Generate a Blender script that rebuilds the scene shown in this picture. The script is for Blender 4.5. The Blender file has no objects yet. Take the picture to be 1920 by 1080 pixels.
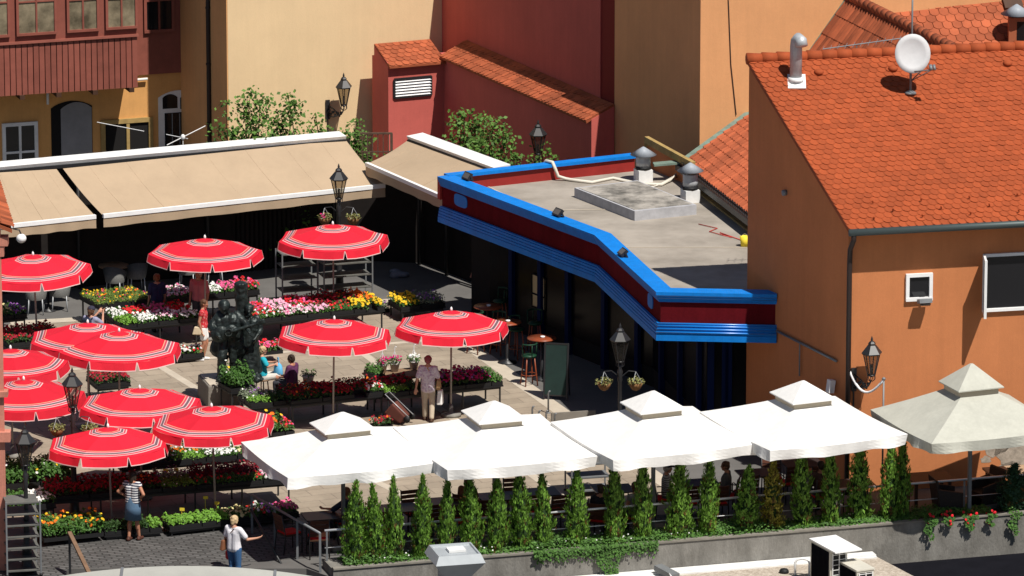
import bpy, bmesh, math, random
from mathutils import Vector, Matrix, noise
random.seed(7)
C = bpy.context.scene.collection
R = math.radians
# ------------------------------------------------------------------ camera
PITCH, DIST, FPX = R(14), 167.0, 12000.0
CAM = Vector((0, -DIST*math.cos(PITCH), DIST*math.sin(PITCH)))
def ray(px, py):
    a = (px-960)/FPX; b = -(py-540)/FPX
    return Vector((a, math.cos(PITCH)+b*math.sin(PITCH), -math.sin(PITCH)+b*math.cos(PITCH)))
def P(px, py, z=0.0):
    d = ray(px, py); t = (z-CAM.z)/d.z
    return CAM+d*t
def PY(px, py, y):
    d = ray(px, py); t = (y-CAM.y)/d.y
    return CAM+d*t
class Plane:                                   # a vertical wall plane: origin + horizontal direction
    def __init__(s, o, d):
        s.o = Vector((o[0], o[1], 0)); s.d = Vector((d[0], d[1], 0)).normalized()
        s.n = Vector((s.d.y, -s.d.x, 0))       # right of the direction = outward for walls drawn left to right
    def hit(s, px, py=400):
        d = ray(px, py); t = (s.o-CAM).dot(s.n)/d.dot(s.n)
        return CAM+d*t
    def sz(s, px, py):
        h = s.hit(px, py); return (h-s.o).dot(s.d), h.z
    def at(s, u, z, out=0.0):
        return s.o+s.d*u+s.n*out+Vector((0, 0, z))
# ------------------------------------------------------------------ materials
MATS = {}
def mat(name, col, rough=0.8, var=0.0, scale=3.0, bump=0.0, bscale=None, metal=0.0, spec=0.3, island=0.0, col2=None, thr=None, trans=0.0, detail=6, stretch=None, streak=0.0, fade=0.0):
    if name in MATS: return MATS[name]
    m = bpy.data.materials.new(name); m.use_nodes = True
    nt = m.node_tree; N = nt.nodes; L = nt.links
    b = N['Principled BSDF']
    b.inputs['Roughness'].default_value = rough
    b.inputs['Metallic'].default_value = metal
    b.inputs['Specular IOR Level'].default_value = spec
    c = (col[0], col[1], col[2], 1)
    b.inputs['Base Color'].default_value = c
    tc = N.new('ShaderNodeTexCoord'); src = tc.outputs['Object']
    if stretch:
        mp = N.new('ShaderNodeMapping'); mp.inputs['Scale'].default_value = stretch
        L.new(src, mp.inputs['Vector']); src = mp.outputs['Vector']
    out = None
    if var > 0 or col2:
        nz = N.new('ShaderNodeTexNoise'); nz.inputs['Scale'].default_value = scale
        nz.inputs['Detail'].default_value = detail; nz.inputs['Roughness'].default_value = 0.65
        L.new(src, nz.inputs['Vector'])
        r = N.new('ShaderNodeValToRGB')
        lo = [x*(1-var) for x in col]; hi = [min(1, x*(1+var)) for x in col]
        if col2: hi = list(col2)
        t0, t1 = thr if thr else (0.32, 0.68)
        r.color_ramp.elements[0].position = t0; r.color_ramp.elements[1].position = t1
        r.color_ramp.elements[0].color = (*lo, 1); r.color_ramp.elements[1].color = (*hi, 1)
        L.new(nz.outputs['Fac'], r.inputs['Fac']); out = r.outputs['Color']
    if island > 0:
        g = N.new('ShaderNodeNewGeometry')
        mr = N.new('ShaderNodeMapRange'); mr.inputs['To Min'].default_value = 1-island; mr.inputs['To Max'].default_value = 1+island*0.8
        L.new(g.outputs['Random Per Island'], mr.inputs['Value'])
        mx = N.new('ShaderNodeMix'); mx.data_type = 'RGBA'; mx.blend_type = 'MULTIPLY'; mx.inputs[0].default_value = 1
        if out: L.new(out, mx.inputs[6])
        else: mx.inputs[6].default_value = c
        L.new(mr.outputs['Result'], mx.inputs[7]); out = mx.outputs[2]
    def mul(fac_socket, lo, hi, f0=0.0, f1=1.0):
        nonlocal out
        mr = N.new('ShaderNodeMapRange'); mr.inputs['From Min'].default_value = f0; mr.inputs['From Max'].default_value = f1
        mr.inputs['To Min'].default_value = lo; mr.inputs['To Max'].default_value = hi; L.new(fac_socket, mr.inputs['Value'])
        mx = N.new('ShaderNodeMix'); mx.data_type = 'RGBA'; mx.blend_type = 'MULTIPLY'; mx.inputs[0].default_value = 1
        if out: L.new(out, mx.inputs[6])
        else: mx.inputs[6].default_value = c
        L.new(mr.outputs['Result'], mx.inputs[7]); out = mx.outputs[2]
    if streak > 0:                             # rain streaks, blotches and fine grain
        mp2 = N.new('ShaderNodeMapping'); mp2.inputs['Scale'].default_value = (2.6, 2.6, .16); L.new(tc.outputs['Object'], mp2.inputs['Vector'])
        n2 = N.new('ShaderNodeTexNoise'); n2.inputs['Scale'].default_value = 1.6; n2.inputs['Detail'].default_value = 8; n2.inputs['Roughness'].default_value = .7; L.new(mp2.outputs['Vector'], n2.inputs['Vector'])
        mul(n2.outputs['Fac'], 1-streak, 1+streak*.5, .35, .62)
        n3 = N.new('ShaderNodeTexNoise'); n3.inputs['Scale'].default_value = .45; n3.inputs['Detail'].default_value = 10; n3.inputs['Roughness'].default_value = .75; L.new(tc.outputs['Object'], n3.inputs['Vector'])
        mul(n3.outputs['Fac'], 1-streak*.8, 1+streak*.4, .38, .6)
        n4 = N.new('ShaderNodeTexNoise'); n4.inputs['Scale'].default_value = 18; n4.inputs['Detail'].default_value = 6; L.new(tc.outputs['Object'], n4.inputs['Vector'])
        mul(n4.outputs['Fac'], 1-streak*.5, 1+streak*.5, .3, .7)
    if fade > 0:                               # each parasol has faded differently
        oi = N.new('ShaderNodeObjectInfo'); mul(oi.outputs['Random'], 1-fade, 1+fade*.6)
    if out: L.new(out, b.inputs['Base Color'])
    if bump > 0:
        nb = N.new('ShaderNodeTexNoise'); nb.inputs['Scale'].default_value = bscale or scale*8; nb.inputs['Detail'].default_value = 8
        L.new(src, nb.inputs['Vector'])
        bp = N.new('ShaderNodeBump'); bp.inputs['Strength'].default_value = bump; bp.inputs['Distance'].default_value = 0.02
        L.new(nb.outputs['Fac'], bp.inputs['Height']); L.new(bp.outputs['Normal'], b.inputs['Normal'])
    if trans > 0:                              # thin leaves and cloth let some light through
        tr = N.new('ShaderNodeBsdfTranslucent'); ms = N.new('ShaderNodeMixShader'); ms.inputs[0].default_value = trans
        if out: L.new(out, tr.inputs['Color'])
        else: tr.inputs['Color'].default_value = c
        L.new(b.outputs[0], ms.inputs[1]); L.new(tr.outputs[0], ms.inputs[2])
        L.new(ms.outputs[0], N['Material Output'].inputs['Surface'])
    MATS[name] = m; return m
def stripes(name, cols, freq, axis=2, rough=0.8):
    m = bpy.data.materials.new(name); m.use_nodes = True; nt = m.node_tree; N = nt.nodes; L = nt.links
    b = N['Principled BSDF']; b.inputs['Roughness'].default_value = rough
    tc = N.new('ShaderNodeTexCoord'); sp = N.new('ShaderNodeSeparateXYZ'); L.new(tc.outputs['Object'], sp.inputs[0])
    ml = N.new('ShaderNodeMath'); ml.operation = 'MULTIPLY'; ml.inputs[1].default_value = freq; L.new(sp.outputs[axis], ml.inputs[0])
    fr = N.new('ShaderNodeMath'); fr.operation = 'FRACT'; L.new(ml.outputs[0], fr.inputs[0])
    r = N.new('ShaderNodeValToRGB'); r.color_ramp.interpolation = 'CONSTANT'
    for i, (p, c) in enumerate(cols):
        e = r.color_ramp.elements[i] if i < 2 else r.color_ramp.elements.new(p)
        e.position = p; e.color = (*c, 1)
    L.new(fr.outputs[0], r.inputs['Fac']); L.new(r.outputs['Color'], b.inputs['Base Color'])
    MATS[name] = m; return m
def slabs(name, col, mortar, bw, bh, ang, var=0.1, msize=0.012, bump=0.3, dirt=0.25, rough=0.85, bias=0.0):
    m = bpy.data.materials.new(name); m.use_nodes = True; nt = m.node_tree; N = nt.nodes; L = nt.links
    b = N['Principled BSDF']; b.inputs['Roughness'].default_value = rough; b.inputs['Specular IOR Level'].default_value = 0.25
    tc = N.new('ShaderNodeTexCoord'); mp = N.new('ShaderNodeMapping'); mp.inputs['Rotation'].default_value = (0, 0, -ang)
    L.new(tc.outputs['Object'], mp.inputs['Vector'])
    br = N.new('ShaderNodeTexBrick'); br.inputs['Scale'].default_value = 1.0
    br.inputs['Brick Width'].default_value = bw; br.inputs['Row Height'].default_value = bh
    br.inputs['Mortar Size'].default_value = msize; br.inputs['Bias'].default_value = bias
    br.inputs['Color1'].default_value = (*[x*(1-var) for x in col], 1); br.inputs['Color2'].default_value = (*[x*(1+var) for x in col], 1)
    br.inputs['Mortar'].default_value = (*mortar, 1)
    L.new(mp.outputs['Vector'], br.inputs['Vector'])
    nz = N.new('ShaderNodeTexNoise'); nz.inputs['Scale'].default_value = 0.9; nz.inputs['Detail'].default_value = 9; nz.inputs['Roughness'].default_value = 0.7
    L.new(tc.outputs['Object'], nz.inputs['Vector'])
    mr = N.new('ShaderNodeMapRange'); mr.inputs['From Min'].default_value = 0.3; mr.inputs['From Max'].default_value = 0.7
    mr.inputs['To Min'].default_value = 1-dirt; mr.inputs['To Max'].default_value = 1+dirt*0.5; L.new(nz.outputs['Fac'], mr.inputs['Value'])
    mx = N.new('ShaderNodeMix'); mx.data_type = 'RGBA'; mx.blend_type = 'MULTIPLY'; mx.inputs[0].default_value = 1
    L.new(br.outputs['Color'], mx.inputs[6]); L.new(mr.outputs['Result'], mx.inputs[7]); L.new(mx.outputs[2], b.inputs['Base Color'])
    bp = N.new('ShaderNodeBump'); bp.inputs['Strength'].default_value = bump; bp.inputs['Distance'].default_value = 0.01; bp.invert = True
    L.new(br.outputs['Fac'], bp.inputs['Height']); L.new(bp.outputs['Normal'], b.inputs['Normal'])
    MATS[name] = m; return m
# ------------------------------------------------------------------ mesh builder
class MB:
    def __init__(s): s.v = []; s.f = []; s.m = []; s.cm = 0; s.sm = []
    def add(s, vs, fs, smooth=False):
        o = len(s.v); s.v += [tuple(x) for x in vs]
        for f in fs: s.f.append([i+o for i in f]); s.m.append(s.cm); s.sm.append(smooth)
    def quad(s, *p): s.add(p, [list(range(len(p)))])
    def hexa(s, b, t):                         # bottom loop, top loop
        n = len(b); fs = [list(range(n))[::-1], list(range(n, 2*n))]
        for i in range(n): j = (i+1) % n; fs.append([i, j, n+j, n+i])
        s.add(list(b)+list(t), fs)
    def prism(s, poly, z0, z1):
        poly = [Vector((p[0], p[1], 0)) for p in poly]
        if sum(poly[i].x*poly[(i+1) % len(poly)].y-poly[(i+1) % len(poly)].x*poly[i].y for i in range(len(poly))) < 0: poly = poly[::-1]
        s.hexa([p+Vector((0, 0, z0)) for p in poly], [p+Vector((0, 0, z1)) for p in poly])
    def box(s, c, size, rz=0.0, M=None):
        x, y, z = [k/2 for k in size]
        rm = Matrix.Rotation(rz, 3, 'Z') if M is None else M
        c = Vector(c)
        b = [c+rm@Vector(q) for q in ((-x, -y, -z), (x, -y, -z), (x, y, -z), (-x, y, -z))]
        t = [c+rm@Vector(q) for q in ((-x, -y, z), (x, -y, z), (x, y, z), (-x, y, z))]
        s.hexa(b, t)
    def bar(s, a, b, w, h=None):               # rectangular bar from a to b
        a = Vector(a); b = Vector(b); h = h or w; d = (b-a)
        q = d.to_track_quat('Y', 'Z').to_matrix()
        s.box((a+b)/2, (w, d.length, h), M=q)
    def tube(s, pts, r, n=8, cap=True):
        pts = [Vector(p) for p in pts]; k = len(pts)
        rs = r if isinstance(r, (list, tuple)) else [r]*k
        vs = []; up = None
        for i, p in enumerate(pts):
            d = (pts[min(i+1, k-1)]-pts[max(i-1, 0)]).normalized()
            if up is None:
                up = d.orthogonal().normalized()
            else:
                up = (up-d*up.dot(d)).normalized()
            sd = d.cross(up)
            for j in range(n):
                a = 2*math.pi*j/n; vs.append(p+(up*math.cos(a)+sd*math.sin(a))*rs[i])
        fs = []
        for i in range(k-1):
            for j in range(n):
                l = (j+1) % n; fs.append([i*n+j, i*n+l, (i+1)*n+l, (i+1)*n+j])
        if cap: fs += [list(range(n))[::-1], list(range((k-1)*n, k*n))]
        s.add(vs, fs, n > 5)
    def lathe(s, prof, c=(0, 0, 0), n=16, smooth=True, rot=0.0, sx=1, sy=1):
        c = Vector(c); vs = []
        for r, z in prof:
            for j in range(n):
                a = rot+2*math.pi*j/n; vs.append(c+Vector((r*math.cos(a)*sx, r*math.sin(a)*sy, z)))
        fs = []
        for i in range(len(prof)-1):
            for j in range(n):
                l = (j+1) % n; fs.append([i*n+j, i*n+l, (i+1)*n+l, (i+1)*n+j])
        if prof[0][0] > 1e-4: fs.append(list(range(n))[::-1])
        if prof[-1][0] > 1e-4: fs.append(list(range((len(prof)-1)*n, len(prof)*n)))
        s.add(vs, fs, smooth)
    def ell(s, c, r, n=12, k=8, M=None):
        c = Vector(c); vs = []; M = M or Matrix.Identity(3)
        for i in range(1, k):
            t = math.pi*i/k
            for j in range(n):
                a = 2*math.pi*j/n; vs.append(c+M@Vector((r[0]*math.sin(t)*math.cos(a), r[1]*math.sin(t)*math.sin(a), -r[2]*math.cos(t))))
        fs = []
        for i in range(k-2):
            for j in range(n):
                l = (j+1) % n; fs.append([i*n+j, i*n+l, (i+1)*n+l, (i+1)*n+j])
        b = len(vs); vs += [c+M@Vector((0, 0, -r[2])), c+M@Vector((0, 0, r[2]))]
        for j in range(n):
            l = (j+1) % n; fs.append([b, l, j]); fs.append([b+1, (k-2)*n+j, (k-2)*n+l])
        s.add(vs, fs, True)
    def cap(s, a, b, ra, rb, n=10, sq=None):     # tapered capsule
        a = Vector(a); b = Vector(b); d = b-a; L = d.length
        if L < 1e-5: s.ell(a, (ra, ra, ra)); return
        d /= L; pts = []; rr = []
        for t in (80, 55, 25): pts.append(a-d*ra*math.sin(R(t))); rr.append(ra*math.cos(R(t)))
        pts += [a, b]; rr += [ra, rb]
        for t in (25, 55, 80): pts.append(b+d*rb*math.sin(R(t))); rr.append(rb*math.cos(R(t)))
        s.tube(pts, rr, n)
    def leaf(s, p, n, sz, asp=0.6):              # one pointed leaf
        n = n.normalized(); u = n.orthogonal().normalized(); a = random.random()*6.283
        w = n.cross(u); d = u*math.cos(a)+w*math.sin(a); e = n.cross(d)
        s.add([p-d*sz, p+e*sz*asp, p+d*sz, p-e*sz*asp], [[0, 1, 2, 3]])
    def flower(s, p, n, sz, k=6):
        n = n.normalized(); u = n.orthogonal().normalized(); w = n.cross(u)
        vs = [p+n*sz*0.25]
        for j in range(k):
            a = 6.283*j/k; vs.append(p+(u*math.cos(a)+w*math.sin(a))*sz-n*sz*0.1*(j % 2))
        s.add(vs, [[0, 1+j, 1+(j+1) % k] for j in range(k)])
    def build(s, name, mats, parent=None, world=False, remesh=0.0, smooth=None, chisel=0.0):
        me = bpy.data.meshes.new(name)
        me.from_pydata(s.v, [], s.f)
        if not isinstance(mats, (list, tuple)): mats = [mats]
        for m in mats: me.materials.append(m)
        for i, p in enumerate(me.polygons):
            p.material_index = s.m[i]; p.use_smooth = s.sm[i] if smooth is None else smooth
        me.validate(); me.update()
        o = bpy.data.objects.new(name, me); C.objects.link(o)
        if remesh:
            md = o.modifiers.new('r', 'REMESH'); md.mode = 'VOXEL'; md.voxel_size = remesh; md.use_smooth_shade = True
            sm = o.modifiers.new('s', 'SMOOTH'); sm.iterations = 2; sm.factor = 0.4
            dg = bpy.context.evaluated_depsgraph_get()
            nm = bpy.data.meshes.new_from_object(o.evaluated_get(dg))
            o.modifiers.clear(); o.data = nm; nm.name = name
            if not nm.materials:
                for m in mats: nm.materials.append(m)
            if chisel:
                nrm_ = [vtx.normal.copy() for vtx in nm.vertices]
                for vtx, n_ in zip(nm.vertices, nrm_):
                    c_ = vtx.co.copy(); vtx.co = c_+n_*chisel*(noise.noise(c_*6)+.7*noise.noise(c_*14))
            for p in nm.polygons: p.use_smooth = True
        if parent is not None:
            o.parent = parent
            if world: o.matrix_parent_inverse = parent.matrix_basis.inverted()
        return o
def thing(name, label, cat, loc=(0, 0, 0), rz=0.0, group=None, scale=1.0):
    o = bpy.data.objects.new(name, None); C.objects.link(o); o.empty_display_size = 0.2
    o.location = loc; o.rotation_euler = (0, 0, rz); o.scale = (scale,)*3
    o['label'] = label; o['category'] = cat
    if group: o['group'] = group
    return o
def tag(o, label, cat, group=None):
    o['label'] = label; o['category'] = cat
    if group: o['group'] = group
    return o
def struct(o, kind='structure'): o['kind'] = kind; return o
def dup(root, loc, rz=0.0, label=None, group=None, scale=None):
    r = root.copy(); C.objects.link(r); r.location = loc; r.rotation_euler = (0, 0, rz)
    if scale: r.scale = scale
    if label: r['label'] = label
    if group: r['group'] = group
    def rec(src, dst):
        for ch in list(src.children):
            c = ch.copy(); C.objects.link(c); c.parent = dst; rec(ch, c)
    rec(root, r); return r
def ang(v): return math.atan2(v[1], v[0])
def lerp(a, b, t): return Vector(a)*(1-t)+Vector(b)*t
def rnd(a, b): return random.uniform(a, b)
def V(*a): return Vector(a)
# ------------------------------------------------------------------ palette
M_beige = slabs('paving_stone', (0.325, 0.268, 0.205), (0.22, 0.18, 0.14), 0.9, 0.45, R(22), 0.08, 0.012, 0.25, 0.28)
M_cob = slabs('cobble', (0.105, 0.102, 0.1), (0.045, 0.044, 0.042), 0.28, 0.13, R(14), 0.25, 0.02, 0.6, 0.25)
M_asph = mat('asphalt', (0.12, 0.115, 0.11), 0.9, 0.18, 0.6, 0.3, 60)
M_band = mat('pale_stone', (0.47, 0.41, 0.33), 0.8, 0.1, 2)
M_yell = mat('yellow_plaster', (0.72, 0.53, 0.31), 0.9, 0.05, 0.5, 0.15, 30, streak=.03)
M_yell2 = mat('ochre_plaster', (0.66, 0.34, 0.115), 0.9, 0.08, 0.7, 0.1, 30, streak=.06)
M_oran = mat('orange_plaster', (0.68, 0.335, 0.15), 0.9, 0.06, 0.6, 0.15, 30, streak=.04)
M_oran2 = mat('burnt_orange_plaster', (0.52, 0.19, 0.073), 0.9, 0.06, 0.7, 0.15, 40, streak=.05)
M_red = mat('red_plaster', (0.52, 0.115, 0.093), 0.9, 0.07, 0.6, 0.12, 30, streak=.05)
M_redshade = mat('shade_red_plaster', (0.2, 0.018, 0.014), 0.9, 0.06, 0.6, 0.1, 30)
M_pink = mat('pink_plaster', (0.53, 0.21, 0.15), 0.9, 0.08, 0.8, 0.15, 30, streak=.15)
M_tile = mat('roof_tile', (0.33, 0.066, 0.019), 0.85, 0.0, 1.1, 0.1, 40, island=0.13, streak=.1)
M_tile2 = mat('old_roof_tile', (0.3, 0.075, 0.03), 0.85, 0.25, 1.5, 0.2, 40, island=0.3)
M_tile3 = mat('faded_roof_tile', (0.34, 0.085, 0.035), 0.85, 0.2, 1.5, 0.2, 40, island=0.25)
M_wood = mat('redbrown_wood', (0.235, 0.07, 0.049), 0.7, 0.12, 3, 0.1, 40, island=0.1)
M_glass = mat('tan_reflection_glass', (0.2, 0.165, 0.11), 0.08, 0.6, 1.5, spec=0.6)  # tan reflection painted into the pane colour
M_darkglass = mat('dark_glass', (0.012, 0.012, 0.014), 0.08, spec=0.5)
M_shopglass = mat('shop_glass', (0.004, 0.004, 0.006), 0.25, spec=0.12)
M_void = mat('dark_interior', (0.01, 0.009, 0.009), 0.95)
M_white = mat('white_paint', (0.78, 0.78, 0.78), 0.5, 0.04, 4)
M_dirtyw = mat('weathered_white', (0.72, 0.72, 0.71), 0.6, 0.12, 2.5)
M_awn = mat('awning_canvas', (0.4, 0.298, 0.2), 0.85, 0.05, 0.9, 0.15, 7, streak=.02)
M_canv = mat('white_canvas', (0.78, 0.77, 0.75), 0.85, 0.03, 1.0, 0.35, 4, trans=0.04, streak=.05)
M_cream = mat('cream_canvas', (0.47, 0.47, 0.41), 0.85, 0.06, 1.0, 0.35, 4, trans=0.04, streak=.06)
M_fred = mat('red_canvas', (0.7, 0.013, 0.034), 0.75, 0.08, 1.6, 0.25, 5, trans=0.08, fade=.16)
M_fpink = mat('pink_red_canvas', (0.5, 0.05, 0.08), 0.75)
M_fwht = mat('white_stripe', (0.66, 0.44, 0.43), 0.75)
M_fgry = mat('dark_stripe', (0.14, 0.09, 0.11), 0.75)
M_foran = mat('orange_stripe', (0.75, 0.36, 0.22), 0.75)
M_blue = mat('blue_paint', (0.006, 0.19, 0.62), 0.5, 0.06, 3, spec=.15, streak=.1)
M_dred = mat('dark_red_paint', (0.105, 0.006, 0.01), 0.9, 0.08, 2, spec=.06, streak=.15)
M_redpar = mat('red_parapet_paint', (0.28, 0.022, 0.018), 0.6, 0.12, 2)
M_felt = mat('roof_felt', (0.21, 0.185, 0.155), 0.92, 0.0, 0.55, 0.3, 50, col2=(0.36, 0.32, 0.275), thr=(0.3, 0.62), detail=9)
M_slab = mat('stained_slab', (0.07, 0.067, 0.06), 0.9, 0.0, 1.3, 0.3, 30, col2=(0.4, 0.37, 0.33), thr=(0.35, 0.62), detail=9)
M_iron = mat('black_iron', (0.018, 0.018, 0.02), 0.45, spec=0.5)
M_lampg = mat('lamp_glass', (0.12, 0.105, 0.09), 0.1, spec=0.5)
M_steel = mat('galvanised_steel', (0.44, 0.46, 0.48), 0.45, 0.15, 5, metal=0.25)
M_grey = mat('grey_metal', (0.2, 0.21, 0.22), 0.5, 0.1, 5, metal=0.3)
M_chrome = mat('bright_rail', (0.75, 0.76, 0.78), 0.3, metal=0.5)
M_conc = mat('concrete', (0.125, 0.117, 0.104), 0.92, 0.0, 2.2, 0.5, 30, col2=(0.235, 0.225, 0.205), thr=(0.3, 0.66), detail=10, stretch=(1, 1, 0.5), streak=.14)
M_plinth = mat('stone_plinth', (0.2, 0.18, 0.155), 0.9, 0.15, 2, 0.3, 30)
M_bronze = mat('dark_bronze', (0.02, 0.028, 0.027), 0.45, 0.6, 6, 0.8, 12, metal=0.4, spec=0.45)
M_black = mat('black_plastic', (0.012, 0.012, 0.013), 0.6)
M_soil = mat('soil', (0.035, 0.025, 0.018), 0.95)
M_plank = mat('plank', (0.22, 0.14, 0.085), 0.85, 0.2, 4)
M_dwood = mat('dark_brown_wood', (0.06, 0.028, 0.016), 0.6, 0.2, 5)
M_rwood = mat('reddish_wood', (0.24, 0.055, 0.022), 0.35, 0.2, 5)
M_gcush = mat('green_leather', (0.008, 0.045, 0.022), 0.5)
M_rcush = mat('red_cushion', (0.6, 0.012, 0.012), 0.8)
M_rattan = mat('grey_rattan', (0.12, 0.12, 0.115), 0.7, 0.2, 30, 0.3, 80)
M_tabd = mat('dark_table', (0.045, 0.032, 0.03), 0.4)
M_gravel = mat('gravel', (0.3, 0.25, 0.2), 0.95, 0.0, 14, 0.6, 30, col2=(0.52, 0.46, 0.39), thr=(0.35, 0.65))
M_roofgrey = mat('pale_sheet_metal', (0.36, 0.36, 0.33), 0.6, 0.1, 1)
M_corr = mat('dark_corrugated', (0.008, 0.008, 0.011), 0.95, 0.15, 2, spec=.04)
M_beamy = mat('ochre_beam', (0.35, 0.24, 0.09), 0.8, 0.2, 4)
M_copper = mat('verdigris', (0.16, 0.22, 0.18), 0.7, 0.25, 5)
M_pot = mat('pale_pot', (0.5, 0.46, 0.44), 0.6)
M_terra = mat('terracotta', (0.36, 0.11, 0.05), 0.8)
M_basket = mat('coir_basket', (0.2, 0.1, 0.04), 0.9, 0.3, 12)
def leafm(n, c, isl=0.4): return mat(n, c, 0.6, 0.0, 3, island=isl, spec=0.3, trans=0.25)
G_dark = leafm('leaf_dark', (0.03, 0.075, 0.015)); G_mid = leafm('leaf_mid', (0.06, 0.15, 0.025)); G_lime = leafm('leaf_lime', (0.16, 0.34, 0.04))
G_thuja = leafm('thuja_green', (0.16, 0.31, 0.042), 0.6); G_thujay = leafm('thuja_yellow', (0.26, 0.23, 0.03), 0.5); G_thujab = leafm('thuja_bluegreen', (0.04, 0.1, 0.05), 0.4)
G_sil = leafm('leaf_silver', (0.2, 0.24, 0.16)); G_burg = leafm('leaf_burgundy', (0.12, 0.012, 0.02)); G_ivy = leafm('ivy_green', (0.075, 0.17, 0.032), 0.5)
G_brown = leafm('thuja_brown', (0.13, 0.07, 0.02), 0.4); G_pans = leafm('leaf_pansy', (0.13, 0.2, 0.035))
def petal(n, c): return mat(n, c, 0.7, island=0.2, trans=0.2)
F_wht = petal('petal_white', (0.85, 0.84, 0.82)); F_red = petal('petal_red', (0.7, 0.012, 0.025)); F_pink = petal('petal_pink', (0.8, 0.12, 0.3))
F_pale = petal('petal_pale_pink', (0.85, 0.45, 0.6)); F_dred = petal('petal_dark_red', (0.3, 0.008, 0.025)); F_oran = petal('petal_orange', (0.85, 0.18, 0.01))
F_yel = petal('petal_yellow', (0.85, 0.55, 0.02)); F_purp = petal('petal_purple', (0.3, 0.1, 0.4)); F_mag = petal('petal_magenta', (0.55, 0.02, 0.16)); F_cream = petal('petal_cream', (0.8, 0.7, 0.35))
M_tagy = mat('yellow_card', (0.8, 0.62, 0.05), 0.7); M_tagw = mat('white_card', (0.8, 0.8, 0.78), 0.7)
# ------------------------------------------------------------------ world, sun, camera
SUN_EL, SUN_AZ = R(59), R(37)      # azimuth measured from -Y (towards the camera) to +X
S = V(math.cos(SUN_EL)*math.sin(SUN_AZ), -math.cos(SUN_EL)*math.cos(SUN_AZ), math.sin(SUN_EL))
w = bpy.data.worlds.new('World'); bpy.context.scene.world = w; w.use_nodes = True
bg = w.node_tree.nodes['Background']; sky = w.node_tree.nodes.new('ShaderNodeTexSky'); sky.sky_type = 'NISHITA'
sky.sun_disc = False; sky.sun_elevation = SUN_EL; sky.sun_rotation = math.atan2(S.x, S.y); sky.altitude = 200
w.node_tree.links.new(sky.outputs[0], bg.inputs[0]); bg.inputs[1].default_value = 0.05
sl = bpy.data.lights.new('sun', 'SUN'); sl.energy = 4.9; sl.angle = R(0.53); sl.color = (1, 0.95, 0.87)
so = bpy.data.objects.new('sun', sl); C.objects.link(so); so.rotation_euler = S.to_track_quat('Z', 'Y').to_euler(); so.location = S*80
cd = bpy.data.cameras.new('camera'); co = bpy.data.objects.new('camera', cd); C.objects.link(co)
co.location = CAM; co.rotation_euler = (R(90)-PITCH, 0, 0); cd.sensor_width = 36; cd.lens = FPX*36/1920; cd.clip_end = 3000; cd.clip_start = 1
sc = bpy.context.scene; sc.camera = co
sc.view_settings.view_transform = 'Standard'; sc.view_settings.look = 'None'; sc.view_settings.exposure = 0.22; sc.view_settings.gamma = 1
# ================================================================== ground
G = V(math.cos(R(23)), math.sin(R(23)), 0); Gn = V(math.sin(R(23)), -math.cos(R(23)), 0)
DG = V(0.431, -0.902, 0)
W0 = P(625, 1069, 0.2); W0.z = 0; W1 = P(1920, 963, 0.2); W1.z = 0
wd = (W1-W0).normalized(); wn = V(wd.y, -wd.x, 0); WE = W0+wd*26
PW = 0.95                                            # planter width
m = MB(); m.quad(V(-1500, -1500, -4), V(1500, -1500, -4), V(1500, 1500, -4), V(-1500, 1500, -4))
struct(m.build('ground', M_asph))
SX0, SX1, SY = P(128, 1060).x, P(585, 1047).x-0.1, P(300, 1066).y
m = MB(); m.prism([(-300, -40), (SX0, -40), (SX0, SY), (SX1, SY), tuple((W0-wn*0.1)[:2]), tuple((W0-wn*PW+wd*0.0)[:2]), tuple((WE-wn*PW)[:2]), (300, WE.y+60), (300, 300), (-300, 300)], -3.99, 0)
struct(m.build('square', M_asph))
m = MB(); m.quad(*[P(x, y, .003) for x, y in ((-40, 1000), (250, 990), (520, 966), (600, 975), (1330, 952), (1330, 975), (650, 1040), (585, 1046), (300, 1064), (128, 1064), (110, 1110), (-40, 1110))][::-1]); struct(m.build('cobbles', M_cob))
m = MB()
for i in range(7):
    m.box(((SX0+SX1)/2, SY-0.16-0.32*i, -0.16*(i+1)-1), (SX1-SX0, 0.32, 2))
struct(m.build('steps', M_asph))
pv = [(-30, 606+40), (20, 606), (760, 562), (1050, 770), (1330, 962), (600, 985), (520, 978), (250, 1003), (-30, 1012)]
m = MB(); m.quad(*[P(x, y, 0.004) for x, y in pv][::-1]); struct(m.build('paving', M_beige))
def strip(name, pts, w, z, mt):
    m = MB()
    for a, b in zip(pts, pts[1:]):
        a = P(*a, z); b = P(*b, z); d = (b-a).normalized(); n = V(-d.y, d.x, 0)*w/2
        m.quad(a-n, b-n, b+n, a+n)
    return struct(m.build(name, mt))
strip('paving_band', [(20, 606), (760, 562)], 0.42, 0.009, M_band)
strip('paving_band', [(760, 562), (1050, 770), (1330, 962)], 0.42, 0.008, M_band)
for k, l in enumerate(([(270, 668), (420, 760), (900, 1000)], [(560, 575), (760, 720), (1080, 950)])):
    strip('paving_band', l, 0.22, 0.0075, M_band)
for l in ([(40, 700), (840, 635)], [(100, 800), (960, 705)], [(100, 905), (1100, 812)]):
    strip('paving_band', l, 0.2, 0.0085, M_band)
pa = [(700, 470), (830, 545), (1000, 640), (1080, 700), (1400, 720), (1420, 930), (1330, 962), (1050, 770), (760, 562), (20, 606), (-30, 560), (-30, 470)]
m = MB(); m.quad(*[P(x, y, 0.003) for x, y in pa]); struct(m.build('street', M_asph))
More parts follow.
